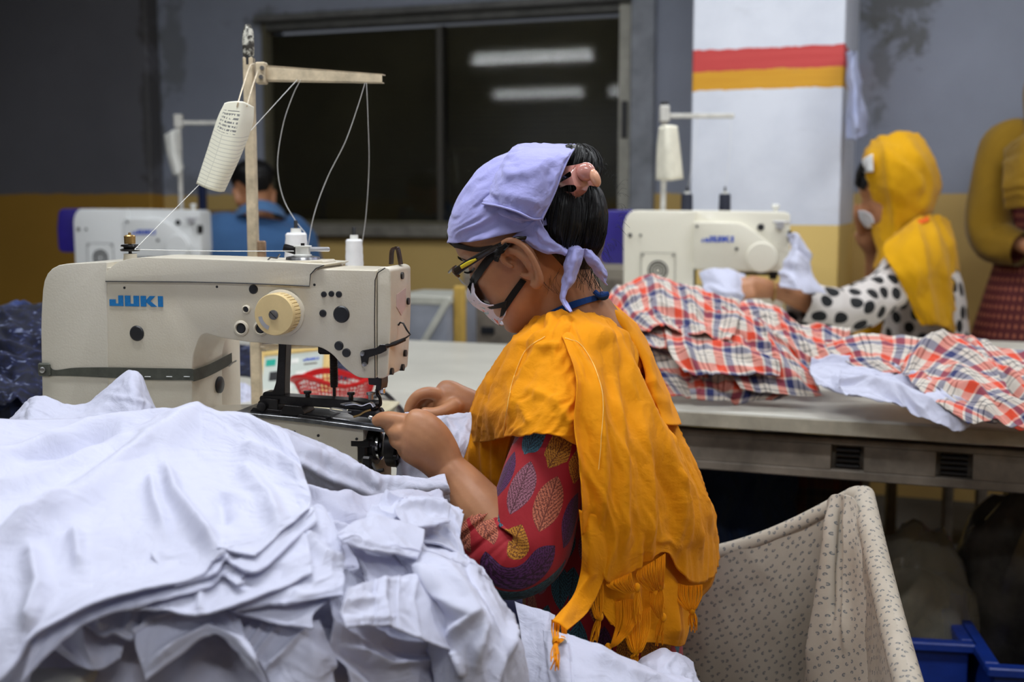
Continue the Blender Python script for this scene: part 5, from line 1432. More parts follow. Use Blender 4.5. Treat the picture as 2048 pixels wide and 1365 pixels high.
fl_ = hp('scarf_flap', [[(1012, 312, 1.66), (1036, 289, 1.62), (1090, 287, 1.60), (1148, 289, 1.59), (1160, 296, 1.61)],
                  [(994, 330, 1.60), (1022, 308, 1.54), (1085, 303, 1.515), (1132, 308, 1.515), (1142, 306, 1.53)],
                  [(986, 356, 1.55), (1015, 338, 1.508), (1070, 335, 1.490), (1112, 345, 1.492), (1124, 345, 1.502)],
                  [(974, 384, 1.540), (1005, 374, 1.502), (1060, 375, 1.482), (1098, 385, 1.486), (1108, 388, 1.496)],
                  [(965, 407, 1.535), (1000, 413, 1.500), (1035, 424, 1.484), (1065, 438, 1.484), (1084, 438, 1.492)]], ridges=[([(1000, 350), (1050, 345), (1100, 330)], .004, 12), ([(990, 385), (1040, 395), (1090, 410)], .004, 12)])
b = bmesh.new()
for ln in ([(965, 407, 1.535), (1000, 413, 1.500), (1035, 424, 1.484), (1065, 438, 1.484), (1084, 438, 1.492)], [(1084, 438, 1.490), (1108, 388, 1.494), (1124, 345, 1.500), (1142, 306, 1.528), (1156, 292, 1.60)]):
    tube(b, [P(*p) for p in catmull(ln, 40)], (.0017, .0013) and .0015, n=8)
bobj('flap_hem', b, M['lilac'], fl_, world=True, deg=80)
hp('scarf_fold', [[(966, 408, 1.555), (1000, 405, 1.53), (1040, 412, 1.52), (1085, 430, 1.51)],
                  [(975, 424, 1.545), (1005, 430, 1.522), (1045, 436, 1.512), (1086, 446, 1.508)],
                  [(1000, 436, 1.55), (1030, 444, 1.525), (1060, 446, 1.515), (1086, 456, 1.512)]])
hp('scarf_band', [[(1078, 436, 1.506), (1060, 448, 1.515), (1040, 462, 1.522), (1010, 486, 1.538)],
                  [(1092, 462, 1.508), (1078, 478, 1.512), (1065, 492, 1.516), (1050, 492, 1.525)],
                  [(1108, 482, 1.510), (1100, 496, 1.508), (1092, 506, 1.512), (1080, 500, 1.520)],
                  [(1136, 497, 1.520), (1134, 506, 1.512), (1130, 512, 1.512), (1122, 510, 1.520)]], ridges=[([(1070, 452), (1090, 480), (1130, 505)], .004, 6), ([(1040, 470), (1080, 496), (1128, 508)], .003, 5)])
b = bmesh.new(); ball(b, P(1150, 504, 1.525), .012, .012, .009, Matrix.Rotation(.3, 4, 'Y'), 16, 12); bobj('scarf_knot', b, ly, hs, world=True)
hp('scarf_tail', [[(1136, 502, 1.520), (1150, 498, 1.508), (1168, 498, 1.520)], [(1128, 530, 1.516), (1145, 525, 1.502), (1165, 525, 1.516)],
                  [(1122, 565, 1.516), (1138, 565, 1.502), (1150, 562, 1.515)], [(1120, 595, 1.510), (1126, 600, 1.500), (1134, 596, 1.508)], [(1134, 620, 1.490), (1140, 624, 1.482), (1146, 622, 1.488)]],
   ridges=[([(1152, 505), (1140, 560), (1126, 600)], .003, 5)], nu=24)
hp('scarf_tail', [[(1160, 500, 1.525), (1172, 498, 1.520), (1182, 500, 1.535)], [(1172, 522, 1.525), (1188, 514, 1.518), (1200, 518, 1.535)],
                  [(1184, 542, 1.528), (1200, 536, 1.520), (1213, 538, 1.535)], [(1200, 560, 1.535), (1208, 558, 1.530), (1215, 556, 1.538)], [(1211, 572, 1.538), (1214, 571, 1.536), (1217, 569, 1.540)]], nu=24)
# glasses
def fpts(l, off=.001): return [onb(p[0], p[1], off if len(p) < 3 else p[2]) for p in l]
gl = empty('glasses', woman.location); gl.parent = woman; gl.matrix_parent_inverse = parent_world(woman).inverted()
b = bmesh.new()
tp = [P(1060, 476, 1.520), P(1032, 478, 1.514), P(1005, 489, 1.522), P(977, 503, 1.536), P(946, 521, 1.548), P(926, 534, 1.556), P(911, 545, 1.565)]
tube(b, tp, [(.0014, .0022), (.0016, .003), (.0018, .0036), (.0018, .0042), (.002, .0048), (.002, .005), (.002, .0052)], n=10, side=(0, 1, 0), res=40)
bobj('temple', b, simple('black_frame', rgb(28, 24, 22), .25), gl, world=True)
b = bmesh.new(); tube(b, [P(922, 535, 1.550), P(938, 526, 1.545), P(952, 519, 1.541)], [(.0012, .0024), (.0012, .0026), (.0012, .0014)], n=8, side=(0, 1, 0), res=10); bobj('temple_inlay', b, simple('yellow_inlay', rgb(214, 196, 30), .35), gl, world=True)
b = bmesh.new(); tube(b, [P(908, 536, 1.60), P(907, 543, 1.58), P(912, 549, 1.566), P(918, 553, 1.568)], .0022, n=8, res=16)
tube(b, [P(908, 536, 1.60), P(912, 533, 1.62), P(905, 538, 1.66), P(898, 545, 1.70)], .0018, n=8, res=16); bobj('front_frame', b, simple('brown_frame', rgb(70, 48, 28), .25), gl, world=True)
b = bmesh.new()
def lens(c0, c1, c2, c3):
    rows = crow([crow([c0, c1], 8), crow([c3, c2], 8)], 8); V = [[b.verts.new(Vector(p)) for p in r] for r in rows]
    for i in range(7):
        for j in range(7): b.faces.new((V[i][j], V[i][j + 1], V[i + 1][j + 1], V[i + 1][j]))
lens(tuple(P(912, 546, 1.568)), tuple(P(905, 540, 1.64)), tuple(P(922, 566, 1.645)), tuple(P(932, 572, 1.585)))
bmesh.ops.solidify(b, geom=list(b.faces), thickness=.0012); bobj('lens', b, glassm('spectacle_glass', (.95, .95, .95, 1), .02), gl, world=True)
# face mask
t = NT('printed_mask_cotton'); uv = t.vec('UV')
c = t.mix(t.math('GREATER_THAN', t.noise(95, 1, .5, uv), .66), rgb(222, 216, 232), rgb(120, 196, 206))
c = t.mix(t.math('GREATER_THAN', t.noise(70, 1, .5, t.mapv(uv, (1, 1, 1), loc=(3, 5, 0))), .70), c, rgb(232, 110, 80))
t.set(col=c, rough=.8, sheen=.1); t.bump(t.noise(120, 3, .6, uv), .2, .002); M['mask'] = t.m
MASKR = [[(946, 566, 1.590), (937, 572, 1.63), (950, 578, 1.69)], [(949, 588, 1.580), (934, 594, 1.64), (955, 600, 1.70)], [(962, 606, 1.572), (944, 609, 1.64), (965, 615, 1.70)],
         [(984, 612, 1.566), (964, 623, 1.63), (985, 630, 1.69)], [(1012, 610, 1.560), (984, 640, 1.618), (1005, 640, 1.68)], [(1008, 632, 1.562), (997, 651, 1.61), (1015, 650, 1.66)]]
mk = patch('face_mask', MASKR, M['mask'], woman, 26, 40, rigid=True, thick=.0014, noises=[(.0015, .02, 2, .3, 3)])
mb_ = M['black_elastic'] = clothmat('black_elastic', rgb(16, 16, 18), rgb(10, 10, 12), wr=.2)
strip('mask_strap', [(1012, 484), (975, 512), (948, 552), (935, 574)], [(1020, 492), (988, 520), (958, 562), (942, 586)], mb_, mk, .002, .0014)
strip('mask_binding', [(940, 566), (941, 586), (955, 607), (982, 615), (1014, 612)], [(948, 562), (949, 584), (962, 601), (984, 608), (1016, 600)], mb_, mk, .0035, .0016)
strip('mask_strap', [(1042, 556), (1022, 584), (1008, 608), (1003, 632)], [(1053, 562), (1034, 590), (1018, 614), (1008, 630)], mb_, mk, .002, .0014)
# lanyard at the nape
M['lanyard'] = clothmat('blue_ribbon', rgb(22, 70, 140), rgb(16, 54, 118))
strip('lanyard', [(1100, 622), (1130, 608), (1165, 597), (1208, 588)], [(1108, 632), (1138, 620), (1170, 608), (1212, 598)], M['lanyard'], woman, .003, .0014)
b = bmesh.new(); ball(b, P(1206, 592, 1.565), .008, .008, .006); tube(b, [P(1190, 584, 1.56), P(1200, 592, 1.555), P(1216, 588, 1.56)], .0035, n=8, res=12); bobj('lanyard_knot', b, M['lanyard'], woman, world=True)

# kurta: leaf-printed cotton
def leafmat():
    t = NT('leaf_printed_cotton'); uv = t.vec('UV')
    u_, v_, _ = t.sep(t.mapv(uv, (1, 1, 1), rot=(0, 0, .22)))
    U = t.math('MULTIPLY', u_, 23.0); V = t.math('MULTIPLY', v_, 15.5)
    ri = t.math('FLOOR', V); U = t.math('ADD', U, t.math('MULTIPLY', ri, .5)); ui = t.math('FLOOR', U)
    wn = t.n('ShaderNodeTexWhiteNoise', noise_dimensions='2D'); t.l(t.comb(ui, ri), wn.inputs['Vector'])
    cr, cg_, cb_ = t.sep(wn.outputs['Color'])
    x = t.math('ADD', t.math('SUBTRACT', t.math('SUBTRACT', U, ui), .5), t.math('MULTIPLY', t.math('SUBTRACT', cb_, .5), .12)); y = t.math('SUBTRACT', t.math('SUBTRACT', V, ri), .5)
    an = t.math('MULTIPLY', t.math('SUBTRACT', cr, .5), .5)
    ca, sa = t.math('COSINE', an), t.math('SINE', an)
    x2 = t.math('ADD', t.math('MULTIPLY', x, ca), t.math('MULTIPLY', y, sa)); y2 = t.math('SUBTRACT', t.math('MULTIPLY', y, ca), t.math('MULTIPLY', x, sa))
    yn = t.math('DIVIDE', y2, .485)
    w = t.math('MULTIPLY', t.math('SUBTRACT', 1.0, t.math('POWER', t.math('ABSOLUTE', yn), 2.2)), .43)
    ax = t.math('ABSOLUTE', x2)
    inside = t.math('MULTIPLY', t.math('LESS_THAN', ax, w), t.math('LESS_THAN', t.math('ABSOLUTE', yn), 1.0))
    vein = t.math('SINE', t.math('MULTIPLY', t.math('ADD', y2, t.math('MULTIPLY', ax, .8)), 70.0))
    st = t.noise(620, 2, .7, uv)
    speck = t.math('GREATER_THAN', t.math('ADD', st, t.math('MULTIPLY', vein, .06)), .50)
    mid = t.math('GREATER_THAN', ax, .018)
    colr = t.ramp(cg_, [(0.0, rgb(196, 110, 80)), (.17, rgb(60, 112, 130)), (.34, rgb(206, 140, 34)), (.5, rgb(92, 40, 98)), (.66, rgb(156, 98, 116)), (.8, rgb(62, 110, 130)), (.9, rgb(200, 124, 44))], 'CONSTANT')
    under = t.mix(.85, colr, rgb(110, 50, 60), 'MULTIPLY')
    leaf = t.mix(t.math('MULTIPLY', speck, mid), under, colr)
    c = t.mix(inside, rgb(158, 10, 28), leaf)
    t.set(col=c, rough=.75, sheen=.1); t.bump(t.noise(60, 3, .6, uv), .25, .003); return t.m
M['leaf'] = leafmat()
b = bmesh.new()
tube(b, [t_[0] for t_ in TOR[:-1]], [(t_[1] + .012, t_[2] + .012) for t_ in TOR[:-1]], n=48, side=LD, res=50, uv=True, cap=False)
ku = bobj('kurta', b, M['leaf'], woman, world=True, deg=80)
# near sleeve with gathers at the elbow
b = bmesh.new()
SLP = [(1150, 770, 1.54, .046), (1120, 845, 1.462, .0505), (1096, 925, 1.446, .0535), (1074, 1010, 1.43, .058), (1050, 1085, 1.42, .062), (1014, 1106, 1.415, .058), (980, 1070, 1.42, .050), (952, 1034, 1.428, .040)]
rings = tube(b, [P(*p[:3]) for p in SLP], [(p[3], p[3] * .92) for p in SLP], n=64, side=(0, 1, 0), res=110, uv=True, cap=False)
for i, rg in enumerate(rings):
    c = sum((v.co for v in rg), Vector()) / len(rg); t_ = i / (len(rings) - 1)
    g = max(0, (t_ - .62)) / .38
    for k, v in enumerate(rg):
        th = k / 64 * 2 * PI
        f1 = float(perlin(t_ * 46, th * .5, 21)) * .085 * g + float(perlin(t_ * 5, th * 1.2 + 5, 22)) * .05
        v.co = c + (v.co - c) * (1 + f1)
slv = bobj('sleeve', b, M['leaf'], woman, world=True, deg=80)
m = slv.modifiers.new('s', 'SOLIDIFY'); m.thickness = .0015
b = bmesh.new(); tube(b, [P(1190, 780, 1.70), SH_R, P(1140, 850, 1.76), EL_R, P(1030, 870, 1.75)], [.058, .056, .052, .048, .040], n=30, res=40, uv=True, cap=False)
bobj('sleeve', b, M['leaf'], woman, world=True, deg=80)
# navy trousers under the kurta, seated
PV = P(1215, 1400, 1.66); b = bmesh.new()
M['navycloth'] = clothmat('navy_cotton', rgb(26, 30, 84), rgb(18, 20, 60))
for sgn in (1, -1):
    h0 = PV + LD * .085 * sgn; kn = h0 + FD * .40 + Vector((0, 0, .03)); an_ = kn + FD * .02 + Vector((0, 0, -.40)); an_.z = .09
    tube(b, [h0, h0.lerp(kn, .5) + Vector((0, 0, .01)), kn, kn.lerp(an_, .5), an_], [.085, .08, .068, .06, .05], n=18, res=26)
bobj('trousers', b, M['navycloth'], woman, world=True, deg=80)
b = bmesh.new()
for sgn in (1, -1):
    an_ = PV + LD * .085 * sgn + FD * .42; an_.z = .09
    tube(b, [an_, an_ + Vector((0, 0, -.05)), an_ + FD * .06 + Vector((0, 0, -.065)), an_ + FD * .15 + Vector((0, 0, -.07))], [(.034, .034), (.034, .03), (.04, .022), (.03, .014)], n=12, res=14)
bobj('feet', b, M['skin'], woman, world=True)
# stool
so = empty('stool', (PV.x, PV.y, 0), 'plain wooden stool hidden under the seated woman in orange', 'stool', rz=RZ)
b = bmesh.new(); box(b, (-.14, -.14, .30), (.14, .14, .335), .006, 1); bobj('seat', b, simple('stool_wood', rgb(120, 84, 50), .6), so, False)
for x_ in (-.11, .11):
    for y_ in (-.11, .11):
        b = bmesh.new(); box(b, (x_ - .016, y_ - .016, 0), (x_ + .016, y_ + .016, .30), .003, 1); bobj('leg', b, M['stand'], so, False)

# ------------------------------------------------------------------ orange shawl
M['orange'] = clothmat('orange_viscose', rgb(252, 168, 8), rgb(246, 156, 5), wr=.45, sheen=.05, trl=.18)
def sp(name, ctrl, **k):
    kw = dict(nu=90, nv=90, thick=.0016, rigid=True, noises=[(.004, .05, 3.0, 1.25, 4)]); kw.update(k)
    return patch(name, ctrl, M['orange'], woman, **kw)
S_front = sp('shawl', [
    [(1060, 668, 1.66), (1078, 648, 1.60), (1110, 628, 1.545), (1150, 622, 1.53), (1185, 634, 1.545), (1205, 650, 1.56)],
    [(1018, 705, 1.66), (1042, 690, 1.57), (1085, 672, 1.49), (1130, 668, 1.465), (1180, 682, 1.48), (1215, 705, 1.50)],
    [(972, 765, 1.67), (1000, 755, 1.57), (1050, 745, 1.46), (1110, 745, 1.425), (1165, 760, 1.425), (1210, 790, 1.45)],
    [(945, 838, 1.68), (972, 830, 1.58), (1025, 815, 1.445), (1090, 812, 1.395), (1150, 820, 1.39), (1200, 850, 1.42)],
    [(934, 885, 1.69), (962, 885, 1.59), (1010, 875, 1.465), (1042, 868, 1.395), (1105, 870, 1.372), (1160, 890, 1.385)]],
    ridges=[([(1150, 632), (1085, 650), (1025, 715), (975, 790), (945, 880)], 0.0135, 14), ([(1120, 660), (1055, 700), (1005, 780), (980, 860)], 0.0108, 11), ([(1135, 690), (1080, 700), (1040, 760), (1020, 850)], 0.0081, 8),
            ([(1180, 640), (1220, 690)], 0.0108, 13), ([(1060, 780), (1110, 800), (1140, 850)], 0.0054, 11), ([(1040, 800), (1060, 850)], 0.0041, 9)],
    noises=[(.006, .028, 3.0, 1.9, 4), (.0015, .012, 2.5, 1.7, 8)])
S_chest = sp('shawl_chest', [
    [(960, 810, 1.66), (985, 812, 1.62), (1030, 830, 1.56)], [(932, 880, 1.67), (965, 885, 1.61), (1015, 890, 1.56)],
    [(929, 930, 1.67), (962, 935, 1.61), (1010, 940, 1.56)], [(945, 962, 1.68), (972, 985, 1.62), (1005, 1000, 1.57)]], nu=50, nv=50,
    ridges=[([(945, 850), (950, 950)], .008, 9), ([(968, 850), (975, 970)], .008, 9), ([(990, 850), (992, 980)], .006, 8)])
S_back = sp('shawl_back', [
    [(1108, 652, 1.50), (1140, 632, 1.51), (1172, 628, 1.535), (1198, 638, 1.555), (1240, 690, 1.575), (1278, 736, 1.60), (1298, 766, 1.63), (1322, 790, 1.69)],
    [(1130, 690, 1.445), (1158, 680, 1.45), (1195, 690, 1.47), (1228, 715, 1.50), (1262, 755, 1.53), (1292, 790, 1.56), (1318, 812, 1.61), (1345, 830, 1.69)],
    [(1149, 768, 1.405), (1185, 765, 1.41), (1220, 780, 1.43), (1255, 800, 1.46), (1290, 830, 1.50), (1318, 850, 1.54), (1345, 862, 1.60), (1362, 870, 1.69)],
    [(1146, 852, 1.385), (1190, 862, 1.385), (1230, 875, 1.40), (1270, 888, 1.43), (1307, 900, 1.47), (1340, 908, 1.52), (1366, 910, 1.59), (1382, 912, 1.69)],
    [(1156, 950, 1.372), (1200, 968, 1.375), (1240, 980, 1.39), (1285, 988, 1.42), (1328, 988, 1.465), (1368, 984, 1.52), (1396, 978, 1.59), (1410, 975, 1.70)],
    [(1163, 1040, 1.372), (1205, 1062, 1.375), (1246, 1075, 1.39), (1292, 1075, 1.42), (1340, 1068, 1.465), (1386, 1062, 1.52), (1420, 1056, 1.60), (1434, 1052, 1.71)],
    [(1166, 1115, 1.378), (1200, 1140, 1.38), (1222, 1168, 1.395), (1280, 1138, 1.42), (1334, 1106, 1.46), (1380, 1165, 1.52), (1425, 1158, 1.60), (1438, 1120, 1.71)]],
    nu=120, nv=110,
    ridges=[([(1150, 640), (1215, 690), (1262, 775), (1305, 870), (1350, 980), (1375, 1080)], 0.0180, 14), ([(1185, 634), (1235, 690), (1275, 745)], 0.0150, 10),
            ([(1128, 684), (1151, 768), (1146, 852), (1158, 950), (1164, 1060)], 0.0135, 11), ([(1190, 740), (1200, 850), (1205, 960), (1202, 1080)], 0.0090, 10),
            ([(1228, 760), (1243, 860), (1248, 960), (1252, 1100)], 0.0075, 9), ([(1270, 820), (1292, 930), (1300, 1040), (1300, 1100)], 0.0090, 10),
            ([(1310, 850), (1345, 920), (1378, 1000), (1400, 1110)], 0.0105, 9), ([(1350, 870), (1390, 960), (1422, 1060)], 0.0090, 8), ([(1335, 940), (1352, 1040), (1360, 1120)], 0.0075, 7)],
    noises=[(.0065, .032, 6, 1.38, 14), (.002, .014, 4.5, 1.3, 6)])
sp('shawl_strip', [[(1158, 1020, 1.376), (1190, 1030, 1.374), (1222, 1040, 1.385)], [(1164, 1095, 1.376), (1192, 1110, 1.374), (1216, 1125, 1.385)], [(1160, 1150, 1.38), (1180, 1162, 1.378), (1200, 1178, 1.385)],
                   [(1140, 1205, 1.360), (1158, 1214, 1.355), (1172, 1228, 1.36)], [(1104, 1240, 1.290), (1116, 1246, 1.283), (1134, 1262, 1.280)]], nu=30, nv=60, ridges=[([(1180, 1030), (1180, 1150), (1120, 1245)], .006, 10)])
sp('shawl_underlayer', [[(1185, 1000, 1.42), (1240, 1010, 1.43), (1300, 1010, 1.47), (1360, 1000, 1.54), (1420, 1000, 1.64)],
                        [(1190, 1120, 1.41), (1245, 1130, 1.425), (1300, 1130, 1.465), (1360, 1120, 1.53), (1432, 1100, 1.64)],
                        [(1195, 1200, 1.41), (1250, 1205, 1.425), (1305, 1190, 1.465), (1360, 1190, 1.53), (1425, 1170, 1.64)],
                        [(1215, 1240, 1.412), (1258, 1262, 1.425), (1310, 1262, 1.465), (1368, 1262, 1.53), (1388, 1215, 1.62)],
                        [(1228, 1252, 1.415), (1262, 1285, 1.425), (1315, 1288, 1.47), (1364, 1292, 1.53), (1372, 1260, 1.60)]], nu=70, nv=60,
   ridges=[([(1300, 1150), (1300, 1280)], -.012, 12), ([(1345, 1150), (1350, 1280)], .008, 14), ([(1250, 1150), (1255, 1270)], .006, 12)])
sp('shawl_shoulder', [[(1202, 602, 1.665), (1232, 613, 1.70), (1272, 648, 1.72), (1300, 695, 1.725), (1322, 750, 1.725), (1344, 800, 1.72), (1362, 845, 1.71)],
                      [(1200, 605, 1.62), (1226, 616, 1.63), (1264, 655, 1.62), (1294, 702, 1.60), (1318, 755, 1.58), (1342, 805, 1.57), (1360, 850, 1.56)],
                      [(1203, 610, 1.60), (1220, 622, 1.59), (1254, 665, 1.575), (1279, 708, 1.56), (1298, 756, 1.545), (1314, 805, 1.53), (1330, 850, 1.52)],
                      [(1207, 616, 1.61), (1218, 628, 1.61), (1250, 670, 1.60), (1274, 716, 1.585), (1290, 762, 1.57), (1304, 808, 1.555), (1318, 850, 1.54)]],
   nu=70, nv=40, ridges=[([(1205, 606), (1266, 668), (1292, 720), (1312, 800)], .007, 9)])
# two fine stitched threads on the shoulder
for pts in ([(1130, 678), (1160, 690), (1190, 740), (1205, 800), (1203, 880), (1198, 940)], [(1090, 674), (1050, 705), (1025, 770), (1012, 840), (1008, 870)]):
    bvs = make_bv(S_back) if pts[0][0] == 1130 else make_bv(S_front)
    cs = catmull([p + (0,) for p in pts], 40)
    thread('shawl_thread', [onb(p[0], p[1], .0012, bvs, 1.4) for p in cs], .0004, simple('pale_thread', rgb(255, 214, 120), .6), woman, smoothn=60, sides=4)
# fringe
def tassel(hem, knot, tail, d0, dk, seed, ns=16, loop=0.0, dt=0.0):
    rn = random.Random(seed); b = bmesh.new()
    for i in range(ns):
        k = (i + rn.uniform(-.3, .3)) / (ns - 1); k = min(max(k, 0), 1)
        h = catmull([p + (0,) for p in hem], 20)[int(k * 19)]
        sag = loop * rn.uniform(.5, 1.2)
        p0 = P(h[0], h[1], d0 - .004); p3 = P(knot[0] + rn.uniform(-2, 2), knot[1] + rn.uniform(-3, 3), dk - .004)
        m1 = P(h[0] + rn.uniform(-2, 2), h[1] * .55 + knot[1] * .45 + sag * .4, d0 - .006); m2 = P(h[0] * .45 + knot[0] * .55, h[1] * .15 + knot[1] * .85 + sag, dk - .008)
        tube(b, [p0, m1, m2, p3], .00075, n=4, res=12, cap=False)
    ball(b, P(knot[0], knot[1], dk - .005), .0045, .004, .006, u=8, v=6)
    for i in range(14):
        p0 = P(knot[0] + rn.uniform(-3, 3), knot[1], dk - .005); p1 = P(tail[0] + rn.uniform(-9, 9), tail[1] + rn.uniform(-22, 4), dk + dt - .004 + rn.uniform(-.006, .004))
        tube(b, [p0, p0.lerp(p1, .5) + Vector((rn.uniform(-.003, .003), 0, 0)), p1], .0008, n=4, res=8, cap=False)
    o = bobj('tassel', b, M['orange'], S_back, world=True, deg=80); o['kind'] = 'stuff'; return o
tassel([(1104, 1240), (1118, 1250), (1134, 1262)], (1112, 1284), (1110, 1342), 1.282, 1.250, 1, 14, 6, dt=-.040)
tassel([(1178, 1160), (1196, 1166), (1205, 1160)], (1200, 1234), (1188, 1292), 1.40, 1.40, 2, 16, 12)
tassel([(1216, 1166), (1235, 1158), (1262, 1146)], (1274, 1176), (1274, 1246), 1.40, 1.41, 3, 26, 12)
tassel([(1276, 1140), (1305, 1124), (1330, 1108)], (1322, 1172), (1322, 1226), 1.425, 1.44, 4, 26, 14)
tassel([(1232, 1205), (1250, 1200), (1272, 1200)], (1216, 1296), (1212, 1312), 1.42, 1.41, 5, 18, 4)
tassel([(1250, 1230), (1275, 1226), (1300, 1215)], (1272, 1304), (1268, 1334), 1.43, 1.42, 6, 24, 10)
tassel([(1300, 1178), (1312, 1190), (1326, 1180)], (1326, 1236), (1318, 1292), 1.44, 1.45, 7, 18, 8)
tassel([(1352, 1166), (1376, 1172), (1404, 1170)], (1384, 1222), (1386, 1264), 1.51, 1.51, 8, 24, 4)
# ------------------------------------------------------------------ the woman in the polka-dot blouse
def dotmat(name, ground, dot, S, r=.34, rot=.5):
    t = NT(name); uv = t.vec('UV')
    v2 = t.mapv(uv, (S, S * .9, 1), rot=(0, 0, rot))
    vo = t.n('ShaderNodeTexVoronoi', voronoi_dimensions='2D', feature='F1'); t.l(v2, vo.inputs['Vector']); vo.inputs['Scale'].default_value = 1.0; vo.inputs['Randomness'].default_value = .35
    n = t.noise(26, 2, .5, uv)
    d = t.math('ADD', vo.outputs['Distance'], t.math('MULTIPLY', t.math('SUBTRACT', n, .5), .12))
    t.set(col=t.mix(t.math('LESS_THAN', d, r), ground, dot), rough=.8); t.bump(t.noise(40, 3, .6, uv), .3, .004); return t.m
M['dots'] = dotmat('polka_dot_cotton', rgb(206, 200, 196), rgb(20, 22, 26), 17)
M['yellow'] = clothmat('yellow_georgette', rgb(240, 184, 6), rgb(216, 160, 4), wr=.4, trl=.25)
w2 = empty('person', P(1850, 720, 3.75), 'seated woman in polka-dot blouse and yellow headscarf, hand raised to her masked face', 'person')
H2 = P(1782, 372, 3.72); MH2 = headmat(H2, 24, 6)
b = bmesh.new(); head_bm(b, MH2, 48, 40); ear_bm(b, MH2, 1); ear_bm(b, MH2, -1)
N2 = P(1815, 455, 3.74)
tube(b, [P(1825, 500, 3.76), N2, P(1800, 420, 3.72)], [.07, .052, .055], n=16, res=10)
L2 = Vector((-.1, -1, 0)).normalized()
T2 = [(P(1850, 760, 3.78), .17, .13), (P(1848, 660, 3.78), .15, .12), (P(1840, 580, 3.77), .155, .115), (P(1830, 520, 3.76), .15, .09), (P(1825, 490, 3.75), .09, .07)]
tube(b, [q[0] for q in T2], [(q[1], q[2]) for q in T2], n=24, side=L2, res=16)
s2_, e2_, w2_ = P(1815, 540, 3.60), P(1690, 622, 3.44), P(1560, 585, 3.32)
tube(b, [P(1830, 530, 3.7), s2_, P(1750, 590, 3.54), e2_], [.05, .05, .045, .04], n=14, res=16)
tube(b, [e2_, P(1620, 606, 3.38), w2_, P(1525, 577, 3.29), P(1500, 574, 3.28)], [(.040, .040), (.034, .034), (.024, .021), (.030, .022), (.034, .020)], n=14, res=20, side=(0, 0, 1)); ball(b, e2_, .041)
def fing2(pts, r0, r1):
    pp = [P(*p) for p in pts]; tube(b, pp, [r0 + (r1 - r0) * i / (len(pp) - 1) for i in range(len(pp))], n=8, res=10); ball(b, pp[-1], r1, u=8, v=6)
fing2([(1505, 562, 3.280), (1480, 562, 3.280), (1462, 574, 3.280), (1456, 588, 3.280)], .011, .008)
fing2([(1505, 572, 3.265), (1480, 574, 3.265), (1464, 585, 3.265), (1458, 598, 3.270)], .011, .008)
fing2([(1508, 582, 3.255), (1486, 586, 3.255), (1472, 594, 3.255), (1466, 601, 3.260)], .010, .0075)
fing2([(1512, 590, 3.250), (1494, 594, 3.250), (1482, 598, 3.255), (1476, 602, 3.260)], .009, .007)
fing2([(1515, 568, 3.300), (1494, 562, 3.310), (1476, 560, 3.310), (1466, 566, 3.300)], .012, .009)
r2s, r2e, r2w = P(1810, 545, 3.92), P(1752, 610, 3.90), P(1742, 505, 3.82)
tube(b, [P(1825, 520, 3.84), r2s, r2e], [.05, .047, .038], n=14, res=12); ball(b, r2e, .038)
tube(b, [r2e, P(1748, 550, 3.86), r2w, P(1734, 480, 3.79), P(1730, 462, 3.78)], [(.036, .036), (.03, .03), (.022, .022), (.034, .022), (.036, .020)], n=14, res=16)
for i, (x, dd) in enumerate(((1716, 0), (1723, .012), (1731, .024), (1738, .036))):
    fing2([(x + 4, 468, 3.765 + dd), (x - 2, 445, 3.75 + dd), (x - 5, 428, 3.74 + dd), (x - 5, 412, 3.735 + dd)], .010, .0075)
fing2([(1745, 480, 3.78), (1752, 462, 3.765), (1752, 446, 3.75)], .0115, .009)
bd2 = bobj('body', b, M['skin'], None); remesh(bd2, .0065, 2, .5)
bd2.parent = w2; bd2.matrix_parent_inverse = parent_world(w2).inverted(); BV2 = make_bv(bd2)
b = bmesh.new(); tube(b, [q[0] for q in T2[:-1]] , [(q[1] + .012, q[2] + .012) for q in T2[:-1]], n=40, side=L2, res=30, uv=True, cap=False); bobj('blouse', b, M['dots'], w2, world=True, deg=80)
b = bmesh.new()
rg = tube(b, [P(1838, 525, 3.70), P(1812, 545, 3.60), P(1755, 592, 3.54), P(1690, 622, 3.43), P(1640, 614, 3.39), P(1596, 606, 3.36)], [.068, .07, .066, .066, .062, .060], n=40, res=60, uv=True, cap=False)
for i, r_ in enumerate(rg):
    c = sum((v.co for v in r_), Vector()) / len(r_)
    for k, v in enumerate(r_): v.co = c + (v.co - c) * (1 + float(perlin(i * .12, k / 40 * 8, 31)) * .14)
bobj('sleeve', b, M['dots'], w2, world=True, deg=80)
b = bmesh.new(); tube(b, [P(1835, 520, 3.84), P(1812, 550, 3.92), P(1765, 612, 3.90), P(1752, 590, 3.88)], [.064, .062, .054, .046], n=28, res=30, uv=True, cap=False); bobj('sleeve', b, M['dots'], w2, world=True, deg=80)
b = bmesh.new(); c0 = P(1508, 576, 3.405); 
for i in range(25):
    pass
pts = [w2_.lerp(P(1525, 577, 3.29), .4) + Vector((0, .027 * math.cos(a), .030 * math.sin(a))) for a in np.linspace(0, 2 * PI, 25)]
tube(b, pts, .003, n=6, cap=False); bobj('bangle', b, M['goldstem'], w2, world=True)
def p2(name, ctrl, mat, par=w2, **k):
    kw = dict(nu=46, nv=50, thick=.003, rigid=True, noises=[(.010, .07, 3, 1.3, 4), (.004, .03, 2, .9, 8)]); kw.update(k)
    return patch(name, ctrl, mat, par, **kw)
